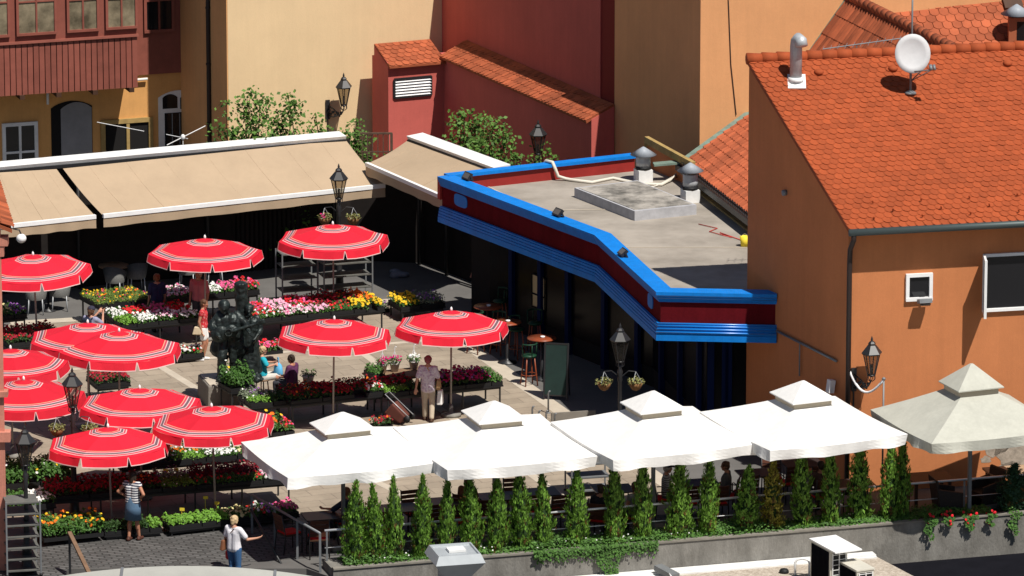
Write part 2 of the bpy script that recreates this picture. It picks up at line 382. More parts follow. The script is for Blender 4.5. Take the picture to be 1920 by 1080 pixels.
# retaining wall with its planting trough
M_conc2 = mat('concrete_edge', (.2, .185, .16), .9, .2, 3)
t = thing('retaining_wall', 'long grey concrete retaining wall with planting trough under the conifer hedge', 'wall', W0)
m = MB(); b = W0-wn*PW
m.prism([W0, WE, WE-wn*0.12, W0-wn*0.12], -3.9, 0.2); m.prism([b, b+wd*26, b+wd*26+wn*0.1, b+wn*0.1], -3.9, 0.2)
m.prism([W0-wn*0.12, W0-wn*0.12+wd*0.35, b+wd*0.35+wn*0.1, b+wn*0.1], -3.9, 0.2)
m.build('wall', M_conc, t, True)
m = MB(); m.prism([W0-wn*0.12+wd*.35, WE-wn*0.12, b+wd*26+wn*0.1, b+wn*0.1+wd*.35], -3.9, 0.12); m.build('soil', M_soil, t, True)
m = MB(); m.prism([W0+wn*0.03, WE+wn*0.03, WE-wn*0.14, W0-wn*0.14], 0.2, 0.24); m.build('coping', M_conc2, t, True)
# ================================================================== tile roofs
def tiles(mb, e0, e1, r0, r1, tw, rh, style='scale', clip=None):
    e0, e1, r0, r1 = map(Vector, (e0, e1, r0, r1))
    nrm = (e1-e0).cross(r0-e0).normalized()
    if nrm.z < 0: nrm = -nrm
    n = max(1, round((r0-e0).length/rh)); 
    for r in range(n):
        v0 = r/n; v1 = min(1.0, (r+1.35)/n)
        a = e0.lerp(r0, v0); b = e1.lerp(r1, v0); c = e0.lerp(r0, v1); d = e1.lerp(r1, v1)
        L = (b-a).length; k = max(1, round(L/tw)); off = 0.5 if (style == 'scale' and r % 2) else 0.0
        up = (r0-e0).normalized()
        for i in range(-1 if off else 0, k):
            u0 = max(0, (i+off)/k); u1 = min(1, (i+1+off)/k)
            if u1-u0 < 0.15/k: continue
            jit = rnd(-0.005, 0.007); sk = rnd(-.012, .012)*rh/.17; h0 = nrm*(0.022+jit); h1 = nrm*0.004
            A = a.lerp(b, u0+0.03/k); B = a.lerp(b, u1-0.03/k); Cc = c.lerp(d, u0+0.03/k); D = c.lerp(d, u1-0.03/k)
            if clip and not clip((A+B+Cc+D)/4): continue
            if style == 'scale':
                A = A+up*sk; B = B+up*sk*rnd(.4, 1.2)
                wv = (B-A); q = up*rh*0.3
                pts = [A+h0+q, A+wv*0.2+h0+q*0.25, A+wv*0.5+h0-q*0.05, A+wv*0.8+h0+q*0.25, B+h0+q, D+h1, Cc+h1]
                lo = [p-nrm*0.017 for p in pts[:5]]
                mb.add(pts+lo, [list(range(7)), [0, 7, 8, 1], [1, 8, 9, 2], [2, 9, 10, 3], [3, 10, 11, 4]])
            else:
                wv = (B-A); tp = []; bt = []; lo = []
                for s, hh in ((0, .0), (0.18, .035), (0.4, .045), (0.62, .03), (0.75, .0), (1, .0)):
                    tp.append(A+wv*s+h0*1.4+nrm*hh); bt.append(Cc+(D-Cc)*s+h1+nrm*hh); lo.append(A+wv*s-nrm*0.01)
                fs = []
                for j in range(5): fs += [[j, j+1, 7+j, 6+j], [12+j, 13+j, j+1, j]]
                mb.add(tp+bt+lo, fs)
def ridge(mb, a, b, r=0.11, step=0.36):
    a = Vector(a); b = Vector(b); n = max(1, round((b-a).length/step)); d = (b-a)/n
    for i in range(n):
        p = a+d*i; mb.tube([p-V(0, 0, .03), p+d*1.06-V(0, 0, .045)], [r*1.08, r*0.95], 10)
# ================================================================== right orange house
K = P(1585, 925, 0.0); RBd = V(math.cos(R(12.4)), math.sin(R(12.4)), 0); RBl = V(-0.443, 0.896, 0)
RBf = Plane(K, RBd); RBs = Plane(K, RBl); RBs.n = -RBs.n
ub, _ = RBs.sz(1402, 400); B0 = K+RBl*ub
zE = RBf.sz(1587, 436)[1]+.33; zR = RBs.sz(1402, 112)[1]
RL = 9.0
house = thing('orange_house', 'burnt orange house with scalloped clay tile roof at the right of the square', 'house', K)
m = MB()
m.hexa([K, K+RBd*RL, B0+RBd*RL, B0], [K+V(0, 0, zE), K+RBd*RL+V(0, 0, zE), B0+RBd*RL+V(0, 0, zR-.12), B0+V(0, 0, zR-.12)])
m.build('wall', M_oran2, house, True)
ov = 0.42; sl_ = (zR-zE)/ub; back = (B0-K).normalized()
e0 = K-back*ov-RBd*0.2+V(0, 0, zE-ov*sl_+.06); e1 = e0+RBd*(RL+.2); r0 = B0-RBd*0.06+V(0, 0, zR+.02); r1 = r0+RBd*(RL+.06)
m = MB(); nn = V(0, 0, -.09); m.hexa([e0+nn, e1+nn, r1+nn, r0+nn], [e0, e1, r1, r0]); deck = m.build('roof', M_tile2, house, True)
m = MB(); tiles(m, e0, e1, r0, r1, 0.2, 0.172); m.build('roof_tiles', M_tile, deck)
m = MB(); ridge(m, r0+V(0, 0, .05), r1+V(0, 0, .05), 0.13); m.build('ridge_tiles', M_tile, deck)
m = MB()
for row, (v, du) in enumerate(((0.045, 0), (0.085, .55), (0.135, .2))):
    for k in range(11):
        p = e0.lerp(r0, v)+RBd*(0.7+du+k*1.15)+V(0, 0, .05)
        if (p-e0).dot(RBd) < RL-.2: m = MB(); m.tube([p, p+V(-.02, -.05, .06)], .018, 5); m.build('snow_guard', M_tile, deck)
for u in (1.5, 3.3, 6.1, 7.6):
    p = e0.lerp(r0, .9)+RBd*u+V(0, 0, .03); m = MB(); m.ell(p, (.12, .14, .08), 8, 6); m.build('vent_tile', M_tile, deck)
m = MB(); gz = e0-back*0.09+V(0, 0, -.04); m.tube([gz-RBd*.05, gz+RBd*RL], .085, 8); gut = m.build('gutter', mat('gutter_zinc', (0.07, 0.09, 0.09), 0.5, metal=.3), house, True)
m = MB(); q = K-RBs.n*0-RBd*0.02
pts = [gz+RBd*.06, gz+RBd*.06-V(0, 0, .18), K-back*.12-RBd*.02+V(0, 0, zE-.7), K-back*.1-RBd*.02+V(0, 0, zE-1.0), K-back*.1-RBd*.02]
m.tube(pts, .06, 8); m.build('downpipe', mat('pipe_brown', (0.03, 0.02, 0.018), 0.5), house, True)
# windows of the orange house
def window(pl, px0, px1, pyt, pyb, parent, frame=.07, fm=M_white, glass=M_darkglass, mull=(), trans=(), depth=.1, out=0.02, sill=True):
    u0, zt = pl.sz(px0, pyt); u1, _ = pl.sz(px1, pyt); _, zb = pl.sz((px0+px1)/2, pyb); zt = pl.sz((px0+px1)/2, pyt)[1]
    m = MB()
    def bx(a, b, c, d, o0, o1): m.hexa([pl.at(a, c, o0), pl.at(b, c, o0), pl.at(b, c, o1), pl.at(a, c, o1)], [pl.at(a, d, o0), pl.at(b, d, o0), pl.at(b, d, o1), pl.at(a, d, o1)])
    bx(u0, u1, zt-frame, zt, out-.05, out+.05); bx(u0, u1, zb, zb+frame, out-.05, out+.06)
    bx(u0, u0+frame, zb+frame, zt-frame, out-.05, out+.05); bx(u1-frame, u1, zb+frame, zt-frame, out-.05, out+.05)
    for k in mull: c = u0+(u1-u0)*k; bx(c-frame*.35, c+frame*.35, zb+frame, zt-frame, out-.045, out+.042)
    for k in trans: c = zb+(zt-zb)*k; bx(u0+frame, u1-frame, c-frame*.3, c+frame*.3, out-.045, out+.04)
    f = m.build('window', fm, parent, True)
    m = MB(); m.hexa([pl.at(u0+frame, zb+frame, .005), pl.at(u1-frame, zb+frame, .005), pl.at(u1-frame, zb+frame, .012), pl.at(u0+frame, zb+frame, .012)],
                     [pl.at(u0+frame, zt-frame, .005), pl.at(u1-frame, zt-frame, .005), pl.at(u1-frame, zt-frame, .012), pl.at(u0+frame, zt-frame, .012)])
    m.build('pane', glass, f)
    return f, u0, u1, zb, zt
window(RBf, 1698, 1748, 512, 563, house, .08)
f, u0, u1, zb, zt = window(RBf, 1843, 1990, 472, 580, house, .07, mull=(.62,))
m = MB(); a = RBf.at(u0+.02, 0, .05); dv = (RBf.n*.8-RBd*.18).normalized()*.62
m.bar(a+V(0, 0, zb+.05), a+dv+V(0, 0, zb+.05), .05, .08); m.bar(a+V(0, 0, zt-.05), a+dv+V(0, 0, zt-.05), .05, .08)
m.bar(a+V(0, 0, zb), a+V(0, 0, zt), .06); m.bar(a+dv+V(0, 0, zb), a+dv+V(0, 0, zt), .06)
cs = m.build('casement', M_white, house, True)
m = MB(); sd = V(-dv.y, dv.x, 0).normalized()*.006
m.hexa([a+V(0, 0, zb+.09)-sd, a+dv+V(0, 0, zb+.09)-sd, a+dv+V(0, 0, zb+.09)+sd, a+V(0, 0, zb+.09)+sd], [a+V(0, 0, zt-.09)-sd, a+dv+V(0, 0, zt-.09)-sd, a+dv+V(0, 0, zt-.09)+sd, a+V(0, 0, zt-.09)+sd]); m.build('pane', M_darkglass, cs)
m = MB(); u, z = RBs.sz(1474, 361); p = RBs.at(u, z); m.tube([p, p+RBs.n*.09], .07, 10); m.build('wall_vent', M_grey, house, True)
# bare plaster patches low on the wall: thin flakes lost down to the grey render
m = MB()
for (cx, cy, w_, h_) in ((1868, 835, .35, .28), (1905, 850, .5, .5), (1893, 880, .3, .2), (1848, 862, .14, .1)):
    u, z = RBf.sz(cx, cy); n = 14; a0 = rnd(0, 6)
    pts = [RBf.at(u+math.cos(6.283*k/n)*w_*(.7+.45*random.random()), z+math.sin(6.283*k/n)*h_*(.6+.5*random.random()), .004) for k in range(n)]
    m.add(pts, [list(range(n))])
m.build('bare_patch', mat('bare_render', (0.36, 0.3, 0.24), 0.95, 0.3, 8, 0.3), house, True)
m = MB()
ua, za = RBs.sz(1460, 620); uc, zc = RBs.sz(1572, 677); m.tube([RBs.at(ua, za, .05), RBs.at(uc, zc, .05)], .03, 6)
ua, za = RBs.sz(1503, 645); _, zb2 = RBs.sz(1503, 705); m.tube([RBs.at(ua, za, .05), RBs.at(ua, zb2, .05)], .018, 5); m.build('conduit', M_grey, house, True)
# ---- things on the orange house
def onroof(px, py):                                   # point of the tiled slope seen at a pixel
    n = (e1-e0).cross(r0-e0); d = ray(px, py); return CAM+d*((e0-CAM).dot(n)/d.dot(n))
p = onroof(1492, 152)
t = thing('flue_pipe', 'bent galvanised flue pipe rising from the orange tiled roof', 'pipe', p)
m = MB(); m.tube([(0, 0, -.1), (0, 0, .82), (.01, -.03, .95), (.05, -.1, 1.03), (.1, -.18, 1.0), (.12, -.24, .88)], .145, 12); m.build('pipe', M_steel, t)
m = MB(); m.box((.02, -.06, .0), (.42, .5, .03), M=Matrix.Rotation(R(29), 3, 'X')); m.lathe([(.17, .1), (.2, .0)], n=12); m.build('flashing', M_dirtyw, t)
p = onroof(1707, 176)
t = thing('satellite_dish', 'round white satellite dish on a short mast on the tiled roof', 'satellite dish', p)
nd = V(.12, -.98, .22).normalized(); qm = nd.to_track_quat('Z', 'Y').to_matrix()
m = MB(); cz = V(.02, -.1, .98)
prof = [(.001, 0), (.15, .008), (.3, .035), (.42, .085)]; vs = []; n_ = 28
for r_, z_ in prof:
    for j in range(n_): a = 6.283*j/n_; vs.append(cz+qm@V(r_*math.cos(a), r_*1.1*math.sin(a), z_))
k_ = len(vs)
for r_, z_ in prof:
    for j in range(n_): a = 6.283*j/n_; vs.append(cz+qm@V(r_*math.cos(a), r_*1.1*math.sin(a), z_-.03))
fs = []
for i in range(3):
    for j in range(n_): l = (j+1) % n_; fs += [[i*n_+j, i*n_+l, (i+1)*n_+l, (i+1)*n_+j], [k_+i*n_+l, k_+i*n_+j, k_+(i+1)*n_+j, k_+(i+1)*n_+l]]
for j in range(n_): l = (j+1) % n_; fs.append([3*n_+j, 3*n_+l, k_+3*n_+l, k_+3*n_+j])
m.add(vs, fs, True); m.build('dish', mat('dish_grey', (.55, .55, .56), .6, .05, 6), t)
m = MB(); m.tube([(0, 0, -.05), (0, 0, .95)], .03, 8); m.tube([(0, 0, .3), (.25, -.25, .62)], .015, 6); m.lathe([(.14, .0), (.14, .04), (.05, .08)], n=10); m.build('mast', M_grey, t)
m = MB(); a = cz+qm@V(0, -.42, .02); b_ = cz+V(.42, -.5, -.28); m.tube([a, b_], .016, 6); m.tube([V(0, 0, .3), b_], .012, 6); m.tube([b_, b_+V(-.02, .08, .1)], .04, 8); m.tube([b_+V(.08, 0, 0), b_+V(.06, .08, .1)], .035, 8); m.build('receiver_arm', M_grey, t)
# antenna behind the ridge
p = r0+RBd*(P(1709, 95, zR).x-r0.x)/RBd.x+V(0, .15, 0)
t = thing('aerial', 'thin television aerial mast with long horizontal boom behind the roof ridge', 'aerial', p)
m = MB(); m.tube([(0, 0, -.6), (0, 0, 1.7)], .022, 6); m.build('mast', M_grey, t)
m = MB(); m.tube([(-2.1, -.1, .06), (-.1, 0, .32)], .014, 5)
for k in range(12): c = V(-2.1, -.1, .06).lerp(V(-.1, 0, .32), k/11); m.tube([c-V(.04, .22, .02), c+V(.04, .22, .02)], .006, 4)
m.tube([(-1.3, -.05, .16), (-1.3, -.05, -.5)], .012, 5); m.build('boom', M_grey, t)
# floodlight by the small window
u, z = RBf.sz(1728, 562)
t = thing('floodlight', 'grey floodlight on the orange wall below the small square window', 'floodlight', RBf.at(u, z, 0), math.atan2(RBd.y, RBd.x))
m = MB(); m.box((0, -.25, .03), (.3, .24, .1), M=Matrix.Rotation(R(-15), 3, 'X')); m.build('housing', M_grey, t)
m = MB(); m.bar((0, 0, .02), (0, -.2, .0), .05); m.box((0, -.02, .02), (.12, .03, .16)); m.build('bracket', M_iron, t)
m = MB(); m.box((0, -.3, -.035), (.24, .1, .02)); m.build('lens', M_lampg, t)
# small white sensor box and cable
u, z = RBs.sz(1566, 723); t = thing('junction_box', 'small white box on the corner of the orange house', 'box', RBs.at(u, z, .0), math.atan2(RBl.y, RBl.x))
m = MB(); m.box((0, .12, 0), (.16, .14, .3), M=Matrix.Rotation(R(8), 3, 'X')); m.build('case', M_white, t); m = MB(); m.bar((0, 0, .05), (0, .1, .05), .04); m.build('bracket', M_grey, t)
a = RBf.at(RBf.sz(1588, 684)[0], RBf.sz(1588, 684)[1], .05); b_ = P(1657, 712, 2.9)
pts = []
for k in range(13): s_ = k/12; q = a.lerp(b_, s_); q.z -= .55*math.sin(math.pi*s_)**.9*(1-.3*s_); pts.append(q)
m = MB(); m.tube(pts, .03, 6)
tag(m.build('cable', M_white), 'white cable hanging from the orange house corner to a thin pole', 'cable')
m = MB(); q = V(b_.x, b_.y, 0); m.tube([q, q+V(0, 0, b_.z+.02)], .022, 6); m.lathe([(.04, 0), (.05, .03), (.001, .07)], q+V(0, 0, b_.z), 8)
tag(m.build('thin_pole', M_grey), 'thin grey metal pole holding the white cable beside the last white parasol', 'pole')
# ================================================================== blue and red café
zp, zl = 4.0, 2.95
ca = [P(825, 330, zp), P(1120, 440, zp), P(1235, 546, zp), P(1457, 538, zp)]
cback = P(1190, 291, zp)
ca = [V(p.x, p.y, 0) for p in ca]; cback.z = 0
us = RBs.sz(1457, 538)[0]
ca[3] = RBs.at(us, 0, .0); 
far = RBs.at(ub+6, 0, 0)
cafe = thing('cafe', 'dark red cafe with bright blue cornices and flat felt roof', 'cafe', ca[1])
def offs(pts, d):                                    # offset polyline to its right (outward here)
    out = []
    for i, p in enumerate(pts):
        n = V(0, 0, 0)
        if i > 0: q = (pts[i]-pts[i-1]).normalized(); n1 = V(q.y, -q.x, 0)
        else: n1 = None
        if i < len(pts)-1: q = (pts[i+1]-pts[i]).normalized(); n2 = V(q.y, -q.x, 0)
        else: n2 = None
        if n1 is None: n = n2
        elif n2 is None: n = n1
        else: n = (n1+n2).normalized(); n = n/ max(.4, n.dot(n1))
        out.append(p+n*d)
    return out
def band(m, pts, d0, d1, z0, z1):
    a = offs(pts, d0); b = offs(pts, d1)
    for i in range(len(pts)-1):
        m.hexa([b[i]+V(0, 0, z0), b[i+1]+V(0, 0, z0), a[i+1]+V(0, 0, z0), a[i]+V(0, 0, z0)], [b[i]+V(0, 0, z1), b[i+1]+V(0, 0, z1), a[i+1]+V(0, 0, z1), a[i]+V(0, 0, z1)])
# fascia
m = MB(); band(m, ca, -.2, -.06, zl-.1, zp-.1); m.build('fascia', M_dred, cafe, True)
m = MB(); band(m, ca, -.36, .08, zp-.08, zp); band(m, ca, -.06, .05, zp-.145, zp-.085); band(m, ca, -.06, .02, zp-.21, zp-.15); band(m, ca, -.06, -.01, zp-.26, zp-.215)
m.build('upper_cornice', M_blue, cafe, True)
m = MB(); z_ = zl+.28
for k, (o_, h_) in enumerate(((.01, .05), (.03, .07), (.045, .07), (.06, .07), (.07, .15))):
    band(m, ca, -.055, o_, z_-h_, z_-.008); z_ -= h_
lc = m.build('lower_cornice', M_blue, cafe, True)
M_gloss = mat('glossy_blue_paint', (0.006, 0.19, 0.62), .3, spec=.9)
for z_, o_, d_ in ((zl+.272, .0, 0), (zl+.222, .025, 0), (zl+.152, .05, 0), (zl+.082, .075, 0), (zp-.088, .045, 1), (zp-.153, .015, 1)):
    m = MB(); q_ = offs(ca, o_)[2:]; m.tube([p+V(0, 0, z_) for p in q_], .024, 10); m.build('bead_moulding', M_gloss, cafe, True)
for i, (px, py, w_, h_) in ((0, (861, 369, .62, .32)), (1, (1216, 563, .45, .34))):
    pl = Plane(ca[i], ca[i+1]-ca[i]); u, z = pl.sz(px, py); z = (zp+zl)/2+.06
    m = MB(); pts = []
    for k in range(20):
        a = 6.283*k/20; cx_ = math.copysign(abs(math.cos(a))**.55, math.cos(a)); cy_ = math.copysign(abs(math.sin(a))**.55, math.sin(a)); pts.append((cx_*w_/2, cy_*h_/2))
    m.hexa([pl.at(u+x, z+y, -.055) for x, y in pts], [pl.at(u+x, z+y, -.035) for x, y in pts]); m.build('blank_sign_panel', M_blue, cafe, True)
# back parapet
pb = [cback, ca[0]]; pl = Plane(ca[0], cback-ca[0])
m = MB(); band(m, [ca[0], cback], 0, -.16, zp-.62, zp-.07); m.build('back_parapet', M_redpar, cafe, True)
m = MB(); band(m, [ca[0]+V(.2, .05, 0), cback], .06, -.24, zp-.07, zp+.01); m.build('parapet_cap', M_blue, cafe, True)
# roof slab
zf = zp-.42
inn = offs(ca, -.2)
poly = [inn[0]+V(.1, .1, 0), inn[1], inn[2], inn[3]+RBl*.05, RBs.at(ub+.2, 0, .01), cback+V(3.2, .9, 0), cback]
Aq = P(1280, 308, 4.0); poly = [inn[0]+V(.1, .1, 0), inn[1], inn[2], inn[3]+RBl*.05, RBs.at(ub+.15, 0, .01), RBs.at(ub+.15, 0, -1.2), V(Aq.x+1.2, Aq.y-.2, 0), cback+V(.9, .35, 0), cback]
m = MB(); m.prism(poly, zf-.3, zf); m.build('flat_roof', M_felt, cafe, True)
for (a, b) in (((1010, 395), (1170, 392)), ((1140, 464), (1400, 464)), ((905, 345), (1010, 395))):
    a = P(*a, zf+.006); b = P(*b, zf+.006); d = (b-a).normalized(); n = V(-d.y, d.x, 0)*.022; m = MB(); m.hexa([a-n, b-n, b+n, a+n], [a-n+V(0, 0, .006), b-n+V(0, 0, .006), b+n+V(0, 0, .006), a+n+V(0, 0, .006)]); m.build('roof_seam', M_band, cafe, True)
sb = [P(1077, 352, zf+.25), P(1190, 396, zf+.25), P(1306, 384, zf+.25), P(1195, 338, zf+.25)]
m = MB(); m.hexa([V(p.x, p.y, zf-.02) for p in sb], sb); o = m.build('raised_slab', mat('kerb_grey', (.4, .4, .42), .7, .15, 4), cafe, True)
m = MB(); c_ = sum(sb, V(0, 0, 0))/4; q = [c_+(p-c_)*.93 for p in sb]; m.hexa(q, [p+V(0, 0, .012) for p in q]); m.build('slab_top', M_slab, o)
# recessed shop front and pillars
rec = offs(ca, -1.5); pl0 = ca[0]+V(1, .6, 0)
m = MB(); band(m, [rec[0]+V(-.5, .9, 0), rec[1], rec[2], rec[3]], 0, -.2, 0, zf-.3); m.build('shop_wall', M_void, cafe, True)
m = MB(); band(m, [rec[0], rec[1], rec[2], rec[3]], .004, .03, .5, 2.6); m.build('shop_window', M_shopglass, cafe, True)
mblue = mat('deep_blue_frame', (0.002, 0.01, 0.055), 0.7, spec=.1)
for a, b, ts in ((rec[0], rec[1], (.15, .33, .5, .72, .92)), (rec[1], rec[2], (.2, .55, .9)), (rec[2], rec[3], (.05, .25, .3, .62))):
    for tt in ts:
        q = a.lerp(b, tt); m = MB(); n_ = V((b-a).y, -(b-a).x, 0).normalized()
        m.box(q+n_*.06+V(0, 0, 1.45), (.16, .14, 2.9), math.atan2((b-a).y, (b-a).x)); m.build('pillar', mblue, cafe, True)
# gold lettering-free lit window behind the glass
pl = Plane(rec[0], rec[1]-rec[0]); u, z = pl.sz(1013, 547); w_, h_ = .3, .42
m = MB(); m.hexa([pl.at(u-w_, z-h_, .035), pl.at(u+w_, z-h_, .035), pl.at(u+w_, z-h_, .05), pl.at(u-w_, z-h_, .05)], [pl.at(u-w_, z+h_, .035), pl.at(u+w_, z+h_, .035), pl.at(u+w_, z+h_, .05), pl.at(u-w_, z+h_, .05)])
f = m.build('window', mat('blind', (0.55, 0.45, 0.25), .8), cafe, True)
m = MB()
for k in (-1, 0, 1): m.bar(pl.at(u+k*w_, z-h_, .06), pl.at(u+k*w_, z+h_, .06), .03)
for k in (-1, -.2, 1): m.bar(pl.at(u-w_, z+k*h_, .065), pl.at(u+w_, z+k*h_, .065), .03)
m.build('glazing_bars', M_void, f)
# roof furniture on the café
def cowl(px, py, label, h):
    p = P(px, py, zf); t = thing('roof_vent', label, 'roof vent', p, 0, 'cowled vents on the cafe roof')
    m = MB(); m.box((0, 0, .16), (.38, .38, .32), R(20)); m.build('base', M_dirtyw, t)
    m = MB(); m.lathe([(.2, .32), (.2, .4)], n=14); m.build('collar', M_black, t)
    m = MB(); m.lathe([(.185, .4), (.19, .52), (.185, .54), (.19, .7), (.185, .72), (.185, h-.2)], n=16); m.build('flue', M_steel, t)
    m = MB(); m.lathe([(.34, h-.12), (.03, h+.08), (.001, h+.09)], n=18); m.lathe([(.32, h-.13), (.0005, h+.03)], n=18)
    for k in range(3): a = 2.1*k; m.tube([(.17*math.cos(a), .17*math.sin(a), h-.25), (.2*math.cos(a), .2*math.sin(a), h-.06)], .012, 5)
    m.build('cap', mat('cowl_grey', (0.3, 0.33, 0.37), .5, .1, 4), t)
cowl(1206, 340, 'ribbed steel vent with conical hat near the back parapet of the cafe roof', .82)
cowl(1294, 378, 'ribbed steel vent with conical hat at the corner of the raised stained slab', .92)
def flood(px, py, rz, tilt, label):
    p = P(px, py, zp+.0); t = thing('floodlight', label, 'floodlight', p, rz, 'floodlights along the blue cornice')
    m = MB(); M_ = Matrix.Rotation(R(tilt), 3, 'X'); m.box((0, -.06, .1), (.32, .07, .2), M=M_); m.build('housing', M_iron, t)
    m = MB(); m.box(V(0, -.06, .1)+M_@V(0, -.037, 0), (.26, .006, .14), M=M_); m.build('lens', M_lampg, t)
    m = MB(); m.bar((-.18, 0, 0), (-.18, -.05, .12), .02, .04); m.bar((.18, 0, 0), (.18, -.05, .12), .02, .04); m.bar((-.18, 0, .01), (.18, 0, .01), .04, .02); m.build('bracket', M_iron, t)
flood(880, 337, R(-60), -35, 'black floodlight at the far left corner of the blue cornice')
flood(1050, 405, R(-60), -40, 'black floodlight midway along the slanting blue cornice')
flood(1172, 480, R(-72), -50, 'black floodlight with pale lens beyond the bend of the blue cornice')
# cables on the roof
def cab(name, label, pts, r, mt, cat='cable', pre=()):
    m = MB(); m.tube(list(pre)+[P(x, y, z) for x, y, z in pts], r, 6); return tag(m.build(name, mt), label, cat)
pl_b = Plane(ca[0], cback-ca[0]); ub_ = pl_b.sz(1034, 300)[0]
M_duct = mat('pale_cable', (0.62, 0.58, 0.5), .6)
cab('cable', 'thick pale cable draped over the red parapet and across the cafe roof', [(1075, 338, zf+.04), (1110, 342, zf+.04), (1150, 334, zf+.04), (1200, 345, zf+.04), (1240, 346, zf+.05), (1268, 330, zf+.1)], .045, M_duct, pre=[pl_b.at(ub_-.1, zp-.1, -.3), pl_b.at(ub_-.05, zp+.05, -.2), pl_b.at(ub_, zp+.06, .06), pl_b.at(ub_+.05, zp-.1, .11), pl_b.at(ub_+.12, zf+.12, .14), pl_b.at(ub_+.3, zf+.05, .22)])
cab('cable', 'thin pale cable looping between the two roof vents', [(1180, 346, zf+.02), (1225, 350, zf+.03), (1255, 340, zf+.05), (1268, 326, zf+.2)], .02, M_duct)
cab('cable', 'tangled thin red cable lying on the cafe roof near the orange wall', [(1310, 420, zf+.02), (1345, 428, zf+.02), (1330, 434, zf+.02), (1352, 440, zf+.02), (1372, 445, zf+.02), (1350, 436, zf+.02), (1390, 450, zf+.02)], .012, mat('red_cable', (.5, .05, .04), .6))
p = P(1396, 462, zf); t = thing('bucket', 'small yellow bucket on the cafe roof against the orange wall', 'bucket', p)
m = MB(); m.lathe([(.09, 0), (.12, .26), (.1, .26), (.08, .05)], n=12); m.build('body', M_tagy, t); m = MB(); m.tube([(-.11, 0, .25), (0, -.02, .33), (.11, 0, .25)], .008, 5); m.build('handle', M_grey, t)
# green white orange banner at the café's right end
pl = Plane(P(1405, 760), (P(1447, 770)-P(1405, 760)))
t = thing('banner', 'green white and orange striped banner by the right end of the cafe', 'flag', pl.at(0, 0))
w3 = (P(1447, 770)-P(1405, 760)).length/3
for k, (nm, c_) in enumerate((('green_stripe', (0.01, .17, .05)), ('white_stripe', (.7, .7, .7)), ('orange_stripe', (.75, .16, .02)))):
    m = MB(); z0 = 2.75-.25*k; z1 = 2.75-.25*(k+1); m.hexa([pl.at(w3*k, .7, -.01), pl.at(w3*(k+1), .7, -.01), pl.at(w3*(k+1), .7, .01), pl.at(w3*k, .7, .01)], [pl.at(w3*k, z0, -.01), pl.at(w3*(k+1), z1, -.01), pl.at(w3*(k+1), z1, .01), pl.at(w3*k, z0, .01)])
    m.build(nm, mat(nm, c_, .8), t, True)
m = MB(); m.bar(pl.at(-.03, 0), pl.at(-.03, 2.8), .05); m.bar(pl.at(3*w3+.03, 0), pl.at(3*w3+.03, 2.05), .05); m.build('frame', M_iron, t, True)
# ================================================================== tall walls behind
A0 = PY(835, 100, 14.0); A0.z = 0; RA = Plane(A0, DG)
TZ = 10.0
u1125 = RA.sz(1125, 180)[0]; u1152 = RA.sz(1152, 200)[0]; uK = RA.sz(1312, 250)[0]
bk = V(.902, .431, 0)
t = thing('red_building', 'tall windowless dull red building behind the tiled garden wall', 'building', RA.at(0, 0))
m = MB(); m.prism([RA.at(-.6, 0), RA.at(u1125, 0), RA.at(u1125, 0)+bk*9, RA.at(-.6, 0)+bk*9], 0, 6.9); m.build('wall', M_red, t, True)
m = MB(); m.prism([RA.at(u1125, 0, -.03), RA.at(u1152, 0, -.03), RA.at(u1152, 0)+bk*9, RA.at(u1125, 0)+bk*9], 0, 6.9); m.build('shade_strip', M_redshade, t, True)  # deeper shade on the same wall plane, painted as a darker red
fK = V(math.cos(R(16)), math.sin(R(16)), 0); KK = RA.at(uK, 0); OF = Plane(KK, fK)
t = thing('orange_building', 'tall windowless orange plastered building at the corner behind the cafe roof', 'building', KK)
m = MB(); m.prism([RA.at(u1152+.002, 0), KK, KK+fK*14, KK+fK*14+bk*0+V(-3, 9, 0), RA.at(u1152+.002, 0)+bk*8], 0, 7.7); m.build('wall', M_oran, t, True)
u, z = OF.sz(1362, 0); u2, z2 = OF.sz(1380, 215); u3, z3 = OF.sz(1370, 120)
m = MB(); m.tube([OF.at(u, z+1, .02), OF.at(u3, z3, .02), OF.at(u2, z2, .02)], .012, 5); m.build('lightning_wire', M_iron, t, True)
cab('overhead_wire', 'thin black overhead wire running down towards the back roof', [(1480, -20, 7.3), (1530, 10, 6.9), (1640, 62, 6.3)], .02, M_iron, 'wire')
YW = Plane(PY(820, 100, 14.15), G); YW.o.z = 0
uL = YW.sz(428, 150)[0]
YL = YW.at(uL, 0); 
t = thing('yellow_building', 'tall plain yellow plastered building behind the awnings', 'building', YL)
m = MB(); m.prism([YL, YW.at(.4, 0), YW.at(.4, 0)-Gn*8, YL-Gn*8], 0, TZ+1); m.build('wall', M_yell, t, True)
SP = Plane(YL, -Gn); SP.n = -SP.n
m = MB(); m.prism([SP.at(.01, 0, .0), SP.at(7.9, 0, .0), SP.at(7.9, 0, .03), SP.at(.01, 0, .03)], 0, TZ+1); m.build('side_wall', mat('side_bounce_plaster', (.72, .38, .16), .9, .06, .6, .12, 30, streak=.06), t, True)  # warm bounce light on the shaded return, put into the plaster colour
u, z = SP.sz(396, 100); m = MB(); m.tube([SP.at(u, 0, .08), SP.at(u, 9, .08)], .065, 8)
for zz in (1.5, 3.2, 4.8): m.tube([SP.at(u, zz, .08), SP.at(u, zz+.06, .08)], .08, 8)
m.build('downpipe', mat('pipe_brown', (0.03, 0.02, 0.018), .5), t, True)
